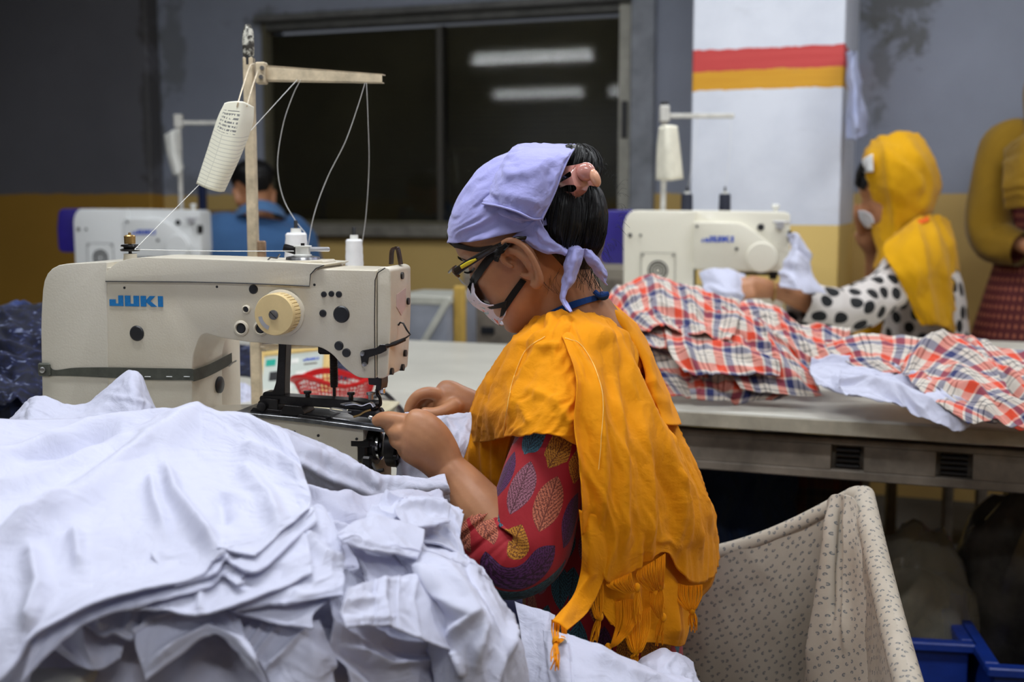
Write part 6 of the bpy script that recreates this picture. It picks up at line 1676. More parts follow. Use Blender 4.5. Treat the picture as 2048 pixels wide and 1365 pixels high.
sc2 = p2('headscarf', [[(1733, 300, 3.80), (1748, 278, 3.74), (1785, 264, 3.70), (1830, 264, 3.72), (1850, 282, 3.80)],
                 [(1728, 330, 3.80), (1742, 318, 3.68), (1790, 305, 3.60), (1850, 310, 3.64), (1874, 320, 3.78)],
                 [(1738, 375, 3.78), (1752, 372, 3.67), (1795, 365, 3.59), (1860, 365, 3.64), (1884, 370, 3.78)],
                 [(1748, 430, 3.78), (1762, 430, 3.68), (1795, 425, 3.62), (1850, 420, 3.66), (1872, 415, 3.78)],
                 [(1752, 490, 3.74), (1768, 488, 3.66), (1795, 480, 3.63), (1830, 460, 3.66), (1850, 450, 3.76)],
                 [(1748, 540, 3.70), (1762, 535, 3.64), (1780, 520, 3.62), (1800, 500, 3.64), (1815, 490, 3.72)]], M['yellow'],
         ridges=[([(1740, 300), (1750, 380), (1760, 500)], .02, 10), ([(1770, 290), (1785, 380), (1790, 470)], .010, 9), ([(1830, 300), (1850, 400), (1830, 440)], .008, 12)])
p2('shoulder_drape', [[(1790, 470, 3.62), (1835, 435, 3.63), (1880, 430, 3.72), (1900, 445, 3.84)], [(1765, 500, 3.55), (1830, 480, 3.53), (1890, 480, 3.62), (1914, 500, 3.80)],
                      [(1790, 545, 3.49), (1840, 540, 3.48), (1890, 540, 3.58), (1918, 550, 3.78)], [(1815, 595, 3.50), (1850, 590, 3.50), (1895, 590, 3.60), (1925, 590, 3.78)],
                      [(1838, 645, 3.54), (1868, 640, 3.54), (1905, 650, 3.62), (1938, 650, 3.78)], [(1848, 650, 3.56), (1880, 652, 3.56), (1912, 668, 3.64), (1942, 670, 3.78)]], M['yellow'],
   ridges=[([(1830, 445), (1850, 540), (1870, 640)], .014, 10), ([(1860, 440), (1885, 540), (1905, 650)], .014, 10), ([(1895, 450), (1910, 560), (1930, 660)], .012, 8)])
p2('scarf_end', [[(1752, 560, 3.66), (1764, 560, 3.63), (1775, 560, 3.64)], [(1730, 610, 3.66), (1752, 612, 3.62), (1768, 612, 3.64)], [(1706, 672, 3.66), (1736, 676, 3.62), (1762, 676, 3.64)]], M['yellow'], nu=20)
p2('scarf_edge', [[(1795, 472, 3.60), (1825, 448, 3.60), (1855, 432, 3.62)], [(1800, 480, 3.59), (1830, 456, 3.59), (1860, 440, 3.61)]], clothmat('red_orange_trim', rgb(226, 96, 20)), nu=16, nv=6)
def onb2(px, py, off): return onb(px, py, off, BV2, 3.68)
strip('front_hair', [(1722, 322), (1712, 345), (1708, 370)], [(1752, 315), (1745, 345), (1732, 380)], M['hair'], w2, .004, .003, bv=BV2, dflt=3.70)
p2('head_band', [[(1720, 326, 3.72), (1730, 316, 3.66), (1744, 308, 3.63)], [(1726, 348, 3.72), (1735, 345, 3.65), (1746, 344, 3.63)]], simple('white_band', rgb(226, 226, 226), .8), nu=12, nv=8, noises=[])
p2('face_mask', [[(1728, 424, 3.62), (1716, 422, 3.68), (1728, 424, 3.76)], [(1742, 432, 3.62), (1720, 440, 3.68), (1735, 440, 3.76)], [(1748, 446, 3.63), (1732, 456, 3.68), (1745, 456, 3.74)]], simple('white_mask_cotton', rgb(224, 224, 232), .8), nu=16, nv=16, noises=[])
b = bmesh.new()
for sgn in (1, -1):
    h0 = P(1850, 780, 3.78) + L2 * .09 * sgn; kn = h0 + Vector((-.42, 0, .02)); an_ = kn + Vector((0, 0, -.38)); an_.z = .08
    tube(b, [h0, kn, an_], [.085, .065, .045], n=12, res=16)
bobj('trousers', b, M['dots'], w2, world=True, deg=80)
st_ = empty('stool', (P(1850, 760, 3.78).x, 3.78, 0), 'plain stool under the polka-dot woman', 'stool')
b = bmesh.new(); box(b, (-.17, -.17, .37), (.17, .17, .40), .006, 1); bobj('seat', b, M['rail'], st_, False)
for x_ in (-.14, .14):
    for y_ in (-.14, .14):
        b = bmesh.new(); box(b, (x_ - .015, y_ - .015, 0), (x_ + .015, y_ + .015, .37), .003, 1); bobj('leg', b, M['rail'], st_, False)

# ------------------------------------------------------------------ the man in blue
man = empty('person', P(505, 560, 4.8), 'man with short black hair in a blue denim shirt, back to the camera', 'person')
M['denim'] = clothmat('blue_denim', rgb(78, 120, 170), rgb(58, 94, 142), wr=.5)
HM = P(506, 372, 4.74); MHM = headmat(HM, 22, 62)
b = bmesh.new(); head_bm(b, MHM, 44, 36); ear_bm(b, MHM, 1); ear_bm(b, MHM, -1)
LM = Vector((-math.sin(math.radians(75)), -math.cos(math.radians(75)), 0))
tube(b, [P(515, 450, 4.72), P(512, 420, 4.72), P(508, 390, 4.73)], [.07, .06, .062], n=14, res=8)
TM = [(P(510, 640, 4.75), .20, .13), (P(510, 540, 4.73), .21, .13), (P(510, 480, 4.72), .215, .115), (P(512, 448, 4.72), .18, .09), (P(514, 432, 4.72), .10, .07)]
tube(b, [q[0] for q in TM], [(q[1], q[2]) for q in TM], n=24, side=LM, res=14)
def arm3(a, c, d, r): tube(b, [a, c, d], r, n=12, res=16)
aL = [P(440, 470, 4.70), P(385, 530, 4.62), P(370, 560, 4.85)]; aR = [P(590, 475, 4.78), P(615, 545, 4.85), P(560, 560, 5.05)]
arm3(*aL, [.06, .045, .03]); arm3(*aR, [.06, .045, .03])
for ar in (aL, aR):
    ball(b, ar[2] + Vector((0, .05, 0)), .03, .05, .02)
    for k in range(4): tube(b, [ar[2] + Vector((-.018 + .012 * k, .08, 0)), ar[2] + Vector((-.02 + .013 * k, .15 - .006 * abs(k - 1), -.012))], .008, n=6)
    tube(b, [ar[2] + Vector((.025, .05, 0)), ar[2] + Vector((.045, .10, -.005))], .009, n=6)
bdm = bobj('body', b, M['skin'], None); remesh(bdm, .0075, 2, .5); bdm.parent = man; bdm.matrix_parent_inverse = parent_world(man).inverted()
b = bmesh.new(); nu = 48
A = np.linspace(0, 2 * PI, nu, endpoint=False); lo = ip([0, .8, 1.5, 1.9, 2.6, PI, 2 * PI - 2.6, 2 * PI - 1.9, 2 * PI - 1.5, 2 * PI - .8, 2 * PI], [.06, .05, .0, .01, -.045, -.05, -.045, .01, .0, .05, .06], A); R_ = []
for j in range(26):
    t_ = j / 25; u = lo + (HT - .0005 - lo) * (1 - (1 - t_) ** 1.5); f, l, uu = headpts(A, u, .003 + .011 * min(1, t_ * 3), feat=False)
    nz = perlin(A * 6, u * 60, 3) * .003; R_.append([b.verts.new(MHM @ Vector((f[i] + nz[i], l[i], uu[i] + nz[i]))) for i in range(nu)])
for a_, c_ in zip(R_, R_[1:]):
    for i in range(nu): b.faces.new((a_[i], a_[(i + 1) % nu], c_[(i + 1) % nu], c_[i]))
b.faces.new(R_[-1]); bobj('hair', b, M['hair'], man, world=True, deg=80)
b = bmesh.new(); rg = tube(b, [q[0] for q in TM], [(q[1] + .014, q[2] + .014) for q in TM], n=48, side=LM, res=40, uv=True, cap=False)
for i, r_ in enumerate(rg):
    c = sum((v.co for v in r_), Vector()) / len(r_)
    for k, v in enumerate(r_): v.co = c + (v.co - c) * (1 + float(perlin(i * .14, k / 48 * 7, 41)) * .05)
bobj('shirt', b, M['denim'], man, world=True, deg=80)
for ar, nm in ((aL, 0), (aR, 1)):
    b = bmesh.new(); q0 = P(470, 450, 4.71) if nm == 0 else P(560, 452, 4.76)
    rg = tube(b, [q0, ar[0], ar[1], ar[1].lerp(ar[2], .7)], [.055, .075, .062, .045], n=28, res=34, uv=True, cap=False)
    for i, r_ in enumerate(rg):
        c = sum((v.co for v in r_), Vector()) / len(r_)
        for k, v in enumerate(r_): v.co = c + (v.co - c) * (1 + float(perlin(i * .25, k / 28 * 6, 43 + nm)) * .10)
    bobj('sleeve', b, M['denim'], man, world=True, deg=80)
patch('collar', [[(468, 424, 4.68), (486, 410, 4.62), (520, 400, 4.60), (552, 408, 4.64), (566, 420, 4.70)], [(462, 440, 4.66), (484, 428, 4.58), (520, 420, 4.56), (556, 428, 4.60), (574, 436, 4.68)]], clothmat('denim_collar', rgb(92, 134, 182), rgb(74, 112, 160)), man, 30, 12, thick=.004, rigid=True)
b = bmesh.new()
for sx_ in (-.1, .1):
    h0 = P(510, 640, 4.75) + Vector((sx_, 0, 0)); kn = h0 + Vector((0, .42, .02)); an_ = Vector((kn.x, kn.y, .08)); tube(b, [h0, kn, an_], [.09, .07, .05], n=12, res=14)
bobj('trousers', b, M['navycloth'], man, world=True, deg=80)
st_ = empty('stool', (P(510, 640, 4.75).x, 4.75, 0), 'plain stool under the man in blue', 'stool')
zs_ = P(510, 640, 4.75).z - .1
b = bmesh.new(); box(b, (-.17, -.17, zs_ - .03), (.17, .17, zs_), .006, 1); bobj('seat', b, M['rail'], st_, False)
for x_ in (-.14, .14):
    for y_ in (-.14, .14):
        b = bmesh.new(); box(b, (x_ - .015, y_ - .015, 0), (x_ + .015, y_ + .015, zs_ - .03), .003, 1); bobj('leg', b, M['rail'], st_, False)

# ------------------------------------------------------------------ the standing woman at the right edge
w3p = P(2100, 700, 4.0); w3 = empty('person', (w3p.x, w3p.y, 0), 'standing woman in maroon printed dress and mustard shawl, cut by the right edge', 'person')
H3 = Vector((w3p.x, w3p.y, 1.56)); MH3 = headmat(H3, 8, -20)
b = bmesh.new(); head_bm(b, MH3, 40, 34); ear_bm(b, MH3, 1); ear_bm(b, MH3, -1)
def wz(z, dx=0, dy=0): return Vector((w3p.x + dx, w3p.y + dy, z))
T3 = [(wz(.86), .17, .125), (wz(1.0), .145, .105), (wz(1.18), .155, .11), (wz(1.32), .165, .085), (wz(1.38), .10, .06)]
tube(b, [q[0] for q in T3], [(q[1], q[2]) for q in T3], n=24, side=(1, 0, 0), res=14)
tube(b, [wz(1.36), wz(1.44), wz(1.50)], [.06, .05, .055], n=14, res=8)
for sx_ in (-1, 1):
    tube(b, [wz(.88, .08 * sx_), wz(.48, .09 * sx_), wz(.07, .09 * sx_)], [.085, .055, .038], n=14, res=14)
    tube(b, [wz(.07, .09 * sx_), wz(.035, .09 * sx_, -.05), wz(.03, .09 * sx_, -.14)], [(.035, .03), (.04, .025), (.03, .015)], n=10, res=8)
    sh, el, hd = wz(1.33, .17 * sx_), wz(1.06, .225 * sx_, -.02), wz(.98, .12 * sx_, -.22)
    tube(b, [wz(1.33, .1 * sx_), sh, el], [.05, .046, .036], n=12, res=12); tube(b, [el, hd], [.034, .022], n=12, res=8); ball(b, el, .036)
    ball(b, hd + Vector((-.015 * sx_, -.04, 0)), .034, .045, .02)
    for k in range(4): tube(b, [hd + Vector((-.03 + .018 * k, -.075, 0)), hd + Vector((-.032 + .019 * k, -.145 + .006 * abs(k - 1), -.015))], .008, n=6)
    tube(b, [hd + Vector((.03 * -sx_, -.03, 0)), hd + Vector((.055 * -sx_, -.075, 0))], .0095, n=6)
bd3 = bobj('body', b, M['skin'], None); remesh(bd3, .008, 2, .5); bd3.parent = w3; bd3.matrix_parent_inverse = parent_world(w3).inverted()
t = NT('maroon_diamond_print'); uv = t.vec('UV'); u, v, _ = t.sep(uv)
a_ = t.math('SINE', t.math('MULTIPLY', t.math('ADD', u, v), 105.0)); c_ = t.math('SINE', t.math('MULTIPLY', t.math('SUBTRACT', u, v), 105.0))
k_ = t.math('GREATER_THAN', t.math('MULTIPLY', a_, c_), .55)
t.set(col=t.mix(k_, rgb(84, 22, 24), rgb(168, 96, 70)), rough=.8); M['maroon'] = t.m
b = bmesh.new(); tube(b, [wz(.30), wz(.55), wz(.80), wz(1.0), wz(1.18), wz(1.33), wz(1.385)], [(.34, .26), (.30, .22), (.235, .17), (.185, .13), (.175, .125), (.18, .10), (.105, .07)], n=40, side=(1, 0, 0), res=40, uv=True, cap=False); bobj('dress', b, M['maroon'], w3, world=True, deg=80)
b = bmesh.new(); tube(b, [wz(.24), wz(.30), wz(.34)], [(.35, .27), (.345, .265), (.335, .255)], n=40, side=(1, 0, 0), res=6, uv=True, cap=False); bobj('dress_border', b, clothmat('orange_border', rgb(206, 60, 16)), w3, world=True)
M['mustard'] = clothmat('mustard_cloth', rgb(140, 106, 14), rgb(112, 84, 10), wr=.5)
for sx_ in (-1, 1):
    b = bmesh.new(); rg = tube(b, [wz(1.36, .08 * sx_), wz(1.335, .18 * sx_), wz(1.17, .232 * sx_, -.01), wz(1.03, .225 * sx_, -.04), wz(1.0, .17 * sx_, -.14)], [.055, .075, .07, .075, .055], n=28, res=36, uv=True, cap=False)
    for i, r_ in enumerate(rg):
        c = sum((v.co for v in r_), Vector()) / len(r_)
        for k, v in enumerate(r_): v.co = c + (v.co - c) * (1 + float(perlin(i * .15, k / 28 * 6, 51)) * .12)
    bobj('sleeve', b, M['mustard'], w3, world=True, deg=80)
patch('shawl', [[(2010, 300, 3.90), (2045, 268, 3.83), (2092, 250, 3.80), (2150, 270, 3.85)], [(2004, 360, 3.83), (2045, 350, 3.77), (2092, 340, 3.75), (2160, 350, 3.83)], [(2010, 420, 3.83), (2048, 415, 3.77), (2095, 410, 3.75), (2150, 415, 3.83)]], M['mustard'], w3, 36, 36, rigid=True, noises=[(.012, .07, 3, .4, 3)], thick=.003)
patch('head_covering', [[(2055, 140, 3.99), (2092, 105, 3.95), (2135, 140, 3.99)], [(2046, 190, 3.97), (2092, 180, 3.89), (2140, 190, 3.97)], [(2048, 250, 3.95), (2092, 250, 3.85), (2140, 250, 3.95)], [(2040, 300, 3.91), (2092, 300, 3.81), (2148, 300, 3.91)]], M['mustard'], w3, 26, 36, rigid=True, thick=.003)
# ------------------------------------------------------------------ white shirts heaped on the near table
def whitemat(name, c, c2):
    t = NT(name); uv = t.vec('UV')
    f = t.noise(6, 4, .6, uv)
    t.set(col=t.mix(f, c2, c), rough=.7, sheen=.1, spec=.3)
    cre = t.noise(34, 4, .6, uv, dist=1.2); sh = t.noise(9, 3, .5, uv, dist=2.0)
    h = t.math('ADD', t.math('MULTIPLY', cre, .5), sh)
    t.bump(h, .5, .010)
    tr = t.n('ShaderNodeBsdfTranslucent'); tr.inputs[0].default_value = c
    mx = t.n('ShaderNodeMixShader'); mx.inputs[0].default_value = .16; out = t.t.nodes['Material Output']
    t.l(t.b.outputs[0], mx.inputs[1]); t.l(tr.outputs[0], mx.inputs[2]); t.l(mx.outputs[0], out.inputs[0])
    return t.m
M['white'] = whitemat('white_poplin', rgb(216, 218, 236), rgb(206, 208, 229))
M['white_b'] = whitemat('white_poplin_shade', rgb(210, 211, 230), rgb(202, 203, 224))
def D(x, y):
    b = float(np.interp(y, [740, 800, 835, 900, 960, 1020, 1100, 1200, 1300, 1400, 1500], [1.47, 1.455, 1.44, 1.325, 1.24, 1.165, 1.09, 1.025, .985, .965, .955]))
    return b + max(0, x - 620) * .00045
def pts(rows, off=0.0, dfun=None):
    dfun = dfun or D
    return [[(p[0], p[1], (p[2] if len(p) > 2 else dfun(p[0], p[1])) - off) for p in r] for r in rows]
WSEED = [0]
def shirt(label, rows, off, ridges=(), mat='white', nu=80, nv=80, amp=.007, scale=.07, ang=.5, group='white shirts heaped by the cream machine', jag=0.0, name='shirt', hem=True, dfun=None, parts=(), bands=(), small=.0018, stretch=2.6, cat='shirt', rigid=True, matobj=None):
    WSEED[0] += 1; k = WSEED[0]
    R_ = pts(rows, off, dfun)
    c = P(*R_[len(R_) // 2][len(R_[0]) // 2])
    e = empty(name, c, label, cat, group)
    mm = matobj or M[mat]
    me, G, W, N = patch('shirt_cloth', R_, None, None, nu, nv, rigid=rigid, ridges=ridges, jag=jag, seed=k,
                        noises=[(amp, scale, stretch, ang, 100 + k), (small, scale * .3, 2.0, ang + .7, 200 + k)], thick=.0012, returnmesh=True)
    link('shirt_cloth', me, mm, e, True, True)
    if hem:      # stitched hem band along the free edge
        b = bmesh.new(); w = max(2, nv // 26)
        a_ = W[-1 - w] + N[-1 - w] * .0006; c_ = W[-1] + N[-1] * .0008
        V0 = [b.verts.new(p) for p in a_]; V1 = [b.verts.new(p) for p in c_]
        mid = [b.verts.new(p) for p in (W[-1 - w // 2] + N[-1 - w // 2] * .0016)]
        for A_, B_ in ((V0, mid), (mid, V1)):
            for i in range(len(A_) - 1): b.faces.new((A_[i], A_[i + 1], B_[i + 1], B_[i]))
        bobj('hem', b, mm, e, world=True, deg=80)
    for (ax, f0, f1, nm) in bands:      # sewn bands: placket, cuff edge, yoke
        A0, A1 = (int(f0 * (nu - 1)), int(f1 * (nu - 1))) if ax == 'v' else (int(f0 * (nv - 1)), int(f1 * (nv - 1)))
        b = bmesh.new(); K = max(2, A1 - A0) ; L_ = []
        for q in range(K + 1):
            ii = A0 + q
            col_, nn = (W[:, ii], N[:, ii]) if ax == 'v' else (W[ii, :], N[ii, :])
            L_.append([b.verts.new(p) for p in (col_ + nn * (.0004 if q in (0, K) else .0017))])
        for r0_, r1_ in zip(L_, L_[1:]):
            for i in range(len(r0_) - 1): b.faces.new((r0_[i], r0_[i + 1], r1_[i + 1], r1_[i]))
        bobj(nm, b, mm, e, world=True, deg=80)
    for fn in parts: fn(e)
    return e, (G, W, N)
# the broad sheet under everything
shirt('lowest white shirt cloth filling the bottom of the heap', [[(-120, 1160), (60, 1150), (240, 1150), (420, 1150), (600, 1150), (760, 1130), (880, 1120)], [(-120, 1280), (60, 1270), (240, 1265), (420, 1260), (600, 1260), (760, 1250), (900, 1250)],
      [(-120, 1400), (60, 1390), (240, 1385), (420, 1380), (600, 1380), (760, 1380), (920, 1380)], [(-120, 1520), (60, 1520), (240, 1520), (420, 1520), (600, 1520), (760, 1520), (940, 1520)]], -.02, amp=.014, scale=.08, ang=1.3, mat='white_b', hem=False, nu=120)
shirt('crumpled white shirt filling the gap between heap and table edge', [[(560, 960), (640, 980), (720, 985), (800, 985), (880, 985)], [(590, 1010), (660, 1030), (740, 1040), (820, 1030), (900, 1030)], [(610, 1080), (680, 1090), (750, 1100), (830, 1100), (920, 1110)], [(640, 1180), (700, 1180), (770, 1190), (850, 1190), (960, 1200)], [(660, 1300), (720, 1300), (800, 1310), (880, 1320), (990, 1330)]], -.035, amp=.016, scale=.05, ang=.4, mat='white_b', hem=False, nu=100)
# lower layers at the front, from back to front
shirt('white shirt with upturned flap at the lower left of the heap', [[(60, 1190), (130, 1180), (200, 1180), (270, 1190)], [(70, 1240), (140, 1230), (200, 1235), (262, 1245)], [(100, 1290), (150, 1282), (200, 1285), (245, 1290)], [(150, 1330), (180, 1342), (208, 1338), (238, 1316)]], .012, ridges=[([(160, 1220), (175, 1290), (195, 1338)], .010, 12)], ang=1.4)
shirt('white shirt hanging down in front at the far left corner', [[(-80, 1240), (0, 1250), (60, 1230), (110, 1220)], [(-80, 1320), (-20, 1310), (30, 1300), (80, 1290)], [(-80, 1420), (-30, 1390), (10, 1370), (60, 1360)], [(-80, 1520), (-30, 1490), (0, 1460), (50, 1440)]], .012, ang=1.3)
def arch(e):
    # the second cloth edge inside the rolled opening
    o = patch('inner_facing', pts([[(386, 1340), (420, 1312), (455, 1320), (500, 1360)], [(380, 1380), (420, 1340), (455, 1345), (500, 1400)]], -.02), M['white_b'], e, 40, 16, rigid=True)
shirt('white shirt bent into a rolled arch low in the middle', [[(300, 1210), (345, 1208), (395, 1210), (445, 1222), (480, 1240)], [(275, 1250), (335, 1238), (405, 1236), (465, 1262), (500, 1300)], [(270, 1290), (320, 1275), (410, 1252), (480, 1290), (530, 1345)], [(290, 1360), (350, 1318), (420, 1276), (470, 1304), (540, 1385)]], .03,
      ridges=[([(300, 1330), (350, 1296), (420, 1262), (480, 1292), (540, 1360)], .012, 12)], ang=1.1, parts=[arch], amp=.005)
shirt('flat white shirt panel with pleats, right of the rolled arch', [[(470, 1215), (530, 1225), (590, 1240), (640, 1240)], [(478, 1255), (540, 1260), (605, 1262), (655, 1270)], [(500, 1300), (560, 1300), (630, 1310), (675, 1325)], [(530, 1345), (580, 1350), (630, 1360), (668, 1350)], [(560, 1420), (600, 1420), (640, 1420), (680, 1400)]], .018,
      ridges=[([(505, 1250), (480, 1290)], .004, 5), ([(530, 1245), (495, 1300)], .004, 5), ([(560, 1250), (500, 1325)], .004, 5), ([(620, 1255), (530, 1340)], .006, 6)], amp=.004, ang=2.2)
shirt('white shirt with ragged edge under the wavy hems', [[(120, 1200), (210, 1190), (300, 1180), (400, 1180), (470, 1180)], [(140, 1225), (220, 1220), (300, 1215), (390, 1212), (460, 1212)], [(160, 1245), (205, 1262), (255, 1258), (300, 1250), (350, 1230)], [(172, 1252), (200, 1272), (228, 1270), (262, 1272), (300, 1240)]], .030, ridges=[([(190, 1210), (205, 1262)], .008, 10), ([(270, 1210), (262, 1265)], .008, 12)], ang=1.5)
shirt('white shirt with a square pocket panel below the stacked hems', [[(440, 1160), (520, 1150), (600, 1150), (680, 1150)], [(445, 1190), (520, 1185), (600, 1190), (682, 1180)], [(455, 1215), (510, 1225), (570, 1240), (628, 1222)], [(465, 1226), (510, 1238), (565, 1250), (626, 1256)]], .040, amp=.003, ang=.3)
shirt('white shirt with a blunt squared cuff corner at the right of the heap', [[(500, 1060), (570, 1040), (630, 1010), (660, 1030)], [(520, 1110), (590, 1090), (650, 1060), (684, 1090)], [(510, 1160), (580, 1145), (640, 1130), (688, 1128)], [(480, 1200), (560, 1190), (620, 1180), (688, 1160)], [(470, 1222), (540, 1210), (600, 1204), (685, 1192)]], .050, amp=.005, ang=.2, ridges=[([(600, 1070), (650, 1110), (690, 1120)], .008, 12)])
shirt('white shirt with a long pointed hem under the top shirts', [[(250, 1120), (340, 1100), (430, 1090), (520, 1080), (600, 1040)], [(250, 1160), (340, 1145), (430, 1130), (530, 1110), (615, 1080)], [(255, 1195), (340, 1185), (430, 1175), (530, 1150), (622, 1115)], [(262, 1222), (330, 1222), (400, 1232), (510, 1198), (625, 1148)]], .060, amp=.004, ang=.3, ridges=[([(400, 1180), (402, 1228)], .005, 8)])
shirt('white shirt third from the top, its wavy hem just showing', [[(60, 1200), (150, 1160), (260, 1130), (370, 1110), (450, 1080), (530, 1060), (610, 1010)], [(60, 1250), (150, 1205), (250, 1170), (360, 1145), (440, 1120), (530, 1090), (622, 1030)], [(60, 1300), (130, 1252), (210, 1218), (320, 1192), (420, 1165), (450, 1148), (480, 1160)], [(40, 1370), (110, 1285), (190, 1236), (310, 1202), (415, 1175), (450, 1152), (490, 1168)]], .068, amp=.004, ang=.4)
shirt('white shirt second from the top with a rippled corner', [[(300, 1110), (400, 1080), (480, 1060), (560, 1040), (605, 990)], [(320, 1135), (410, 1110), (480, 1095), (560, 1070), (628, 1015)], [(340, 1160), (420, 1135), (460, 1120), (520, 1110), (636, 1034)], [(350, 1172), (430, 1150), (452, 1128), (520, 1142), (632, 1040)]], .074, amp=.003, ang=.4, ridges=[([(452, 1090), (455, 1130)], .006, 8)])
# the big top shirt
TOPR = [[(-90, 838), (50, 840), (180, 840), (300, 837), (400, 830), (470, 832), (520, 850), (566, 876)],
        [(-90, 900), (60, 893), (180, 878), (300, 866), (400, 856), (480, 868), (548, 892), (596, 918)],
        [(-90, 978), (60, 962), (180, 935), (290, 915), (390, 902), (480, 915), (560, 938), (612, 962)],
        [(-90, 1065), (60, 1042), (170, 1015), (280, 990), (380, 975), (470, 980), (555, 985), (622, 1000)],
        [(-90, 1155), (50, 1132), (150, 1100), (260, 1072), (360, 1050), (440, 1050), (535, 1050), (606, 1028)],
        [(-90, 1260), (35, 1240), (120, 1190), (230, 1150), (340, 1120), (420, 1100), (492, 1085), (562, 1066)],
        [(-100, 1440), (15, 1350), (70, 1275), (180, 1212), (310, 1175), (402, 1148), (440, 1108), (510, 1116)]]
shirt('large white shirt spread over the top of the heap, nearest the machine', TOPR, .080,
      ridges=[([(600, 896), (470, 868), (400, 858), (300, 905), (180, 985), (60, 1060), (-40, 1120)], 0.0260, 20),
              ([(400, 845), (300, 848), (180, 862), (60, 905), (-60, 940)], 0.0156, 14),
              ([(420, 845), (330, 866), (200, 912), (60, 970), (-60, 1000)], 0.0130, 14),
              ([(480, 905), (560, 925), (610, 960)], 0.0130, 12), ([(480, 930), (540, 1000), (560, 1060)], 0.0104, 18),
              ([(330, 930), (350, 1000), (400, 1060), (440, 1105)], 0.0156, 16), ([(300, 950), (310, 1010), (330, 1060)], 0.0091, 12),
              ([(60, 1090), (80, 1180), (50, 1270)], 0.0130, 20), ([(150, 1060), (160, 1130)], 0.0078, 14), ([(440, 985), (450, 1050)], -0.0078, 14),
              ([(230, 870), (150, 895), (20, 925)], -0.0156, 9), ([(330, 900), (230, 955), (120, 1020)], -0.0104, 12)],
      nu=150, nv=150, amp=.0045, scale=.10, ang=.5, small=.0012)
# its sleeve running towards the needle
shirt('long sleeve of a white shirt trailing from the heap to the needle', [
      [(440, 838, 1.40), (520, 846, 1.40), (600, 868, 1.405), (680, 905, 1.41), (750, 945, 1.41), (820, 962, 1.41), (890, 950, 1.42)],
      [(430, 856, 1.355), (520, 866, 1.355), (600, 892, 1.36), (680, 932, 1.37), (750, 964, 1.385), (820, 975, 1.39), (895, 966, 1.40)],
      [(440, 872, 1.335), (520, 890, 1.335), (600, 922, 1.34), (680, 962, 1.355), (750, 990, 1.375), (820, 992, 1.385), (900, 982, 1.40)],
      [(460, 890, 1.345), (530, 912, 1.345), (600, 950, 1.35), (670, 988, 1.365), (740, 1010, 1.385), (815, 1014, 1.395), (900, 1000, 1.41)],
      [(480, 900, 1.37), (540, 920, 1.37), (610, 965, 1.375), (670, 996, 1.385), (740, 1016, 1.40), (815, 1020, 1.41), (900, 1006, 1.42)]], 0,
      ridges=[([(450, 848), (560, 872), (680, 930), (760, 966), (880, 968)], .008, 10), ([(560, 905), (660, 958), (760, 996), (860, 998)], .006, 8), ([(700, 940), (760, 980)], .006, 8)], nu=130, nv=50, amp=.004, ang=.35, scale=.05)
# collars standing up against the machine
shirt('upturned white shirt collar peaking against the machine front', [
      [(22, 838, 1.475), (44, 806, 1.47), (62, 794, 1.465), (92, 793, 1.46), (132, 809, 1.455), (172, 806, 1.455), (208, 780, 1.455), (242, 750, 1.455), (264, 741, 1.455), (282, 752, 1.455), (298, 788, 1.455), (313, 826, 1.455)],
      [(10, 850, 1.45), (40, 826, 1.44), (66, 818, 1.43), (96, 822, 1.42), (132, 830, 1.415), (172, 826, 1.415), (210, 810, 1.415), (244, 795, 1.415), (268, 790, 1.415), (288, 800, 1.42), (304, 818, 1.425), (320, 836, 1.43)],
      [(0, 862, 1.43), (38, 852, 1.41), (68, 850, 1.40), (98, 852, 1.395), (132, 850, 1.39), (172, 848, 1.39), (212, 845, 1.39), (246, 842, 1.39), (270, 840, 1.39), (292, 842, 1.395), (310, 845, 1.40), (326, 850, 1.41)],
      [(-6, 880, 1.40), (36, 878, 1.38), (70, 876, 1.37), (100, 874, 1.365), (132, 872, 1.36), (172, 870, 1.36), (212, 866, 1.36), (246, 862, 1.36), (270, 860, 1.36), (294, 860, 1.365), (312, 862, 1.37), (330, 864, 1.38)]], 0,
      ridges=[([(264, 748), (270, 800)], .004, 14), ([(75, 800), (60, 860)], .006, 14), ([(215, 790), (290, 806), (312, 828)], .003, 5)], nu=90, nv=50, amp=.003, scale=.05, hem=False, name='shirt_collar', cat='shirt')
# --- right-hand part of the heap
def DR(x, y): return D(x, y)
shirt('crumpled white sleeve pushed under the forearm', [[(770, 985), (800, 990), (840, 985), (890, 990), (930, 1010)], [(745, 1010), (790, 1020), (840, 1015), (890, 1020), (925, 1040)], [(730, 1040), (790, 1050), (840, 1050), (890, 1060), (920, 1080)], [(720, 1070), (790, 1085), (840, 1090), (890, 1100), (940, 1130)]], .03, amp=.010, scale=.045, ang=.2, ridges=[([(792, 1015), (830, 1002), (880, 1012), (905, 1040)], .010, 7), ([(760, 1050), (830, 1060), (890, 1050)], .010, 8)])
shirt('white shirt cuff curled into a loop below the wrist', [[(796, 1004), (822, 992), (860, 1000), (900, 1010)], [(790, 1018), (818, 1010), (858, 1024), (900, 1030)], [(798, 1036), (825, 1044), (862, 1040), (902, 1038)], [(815, 1052), (840, 1056), (870, 1050), (900, 1044)]], .07, amp=.003, scale=.05, ang=.2, nu=50, nv=40, ridges=[([(796, 1010), (850, 1006), (900, 1016)], .006, 6)])
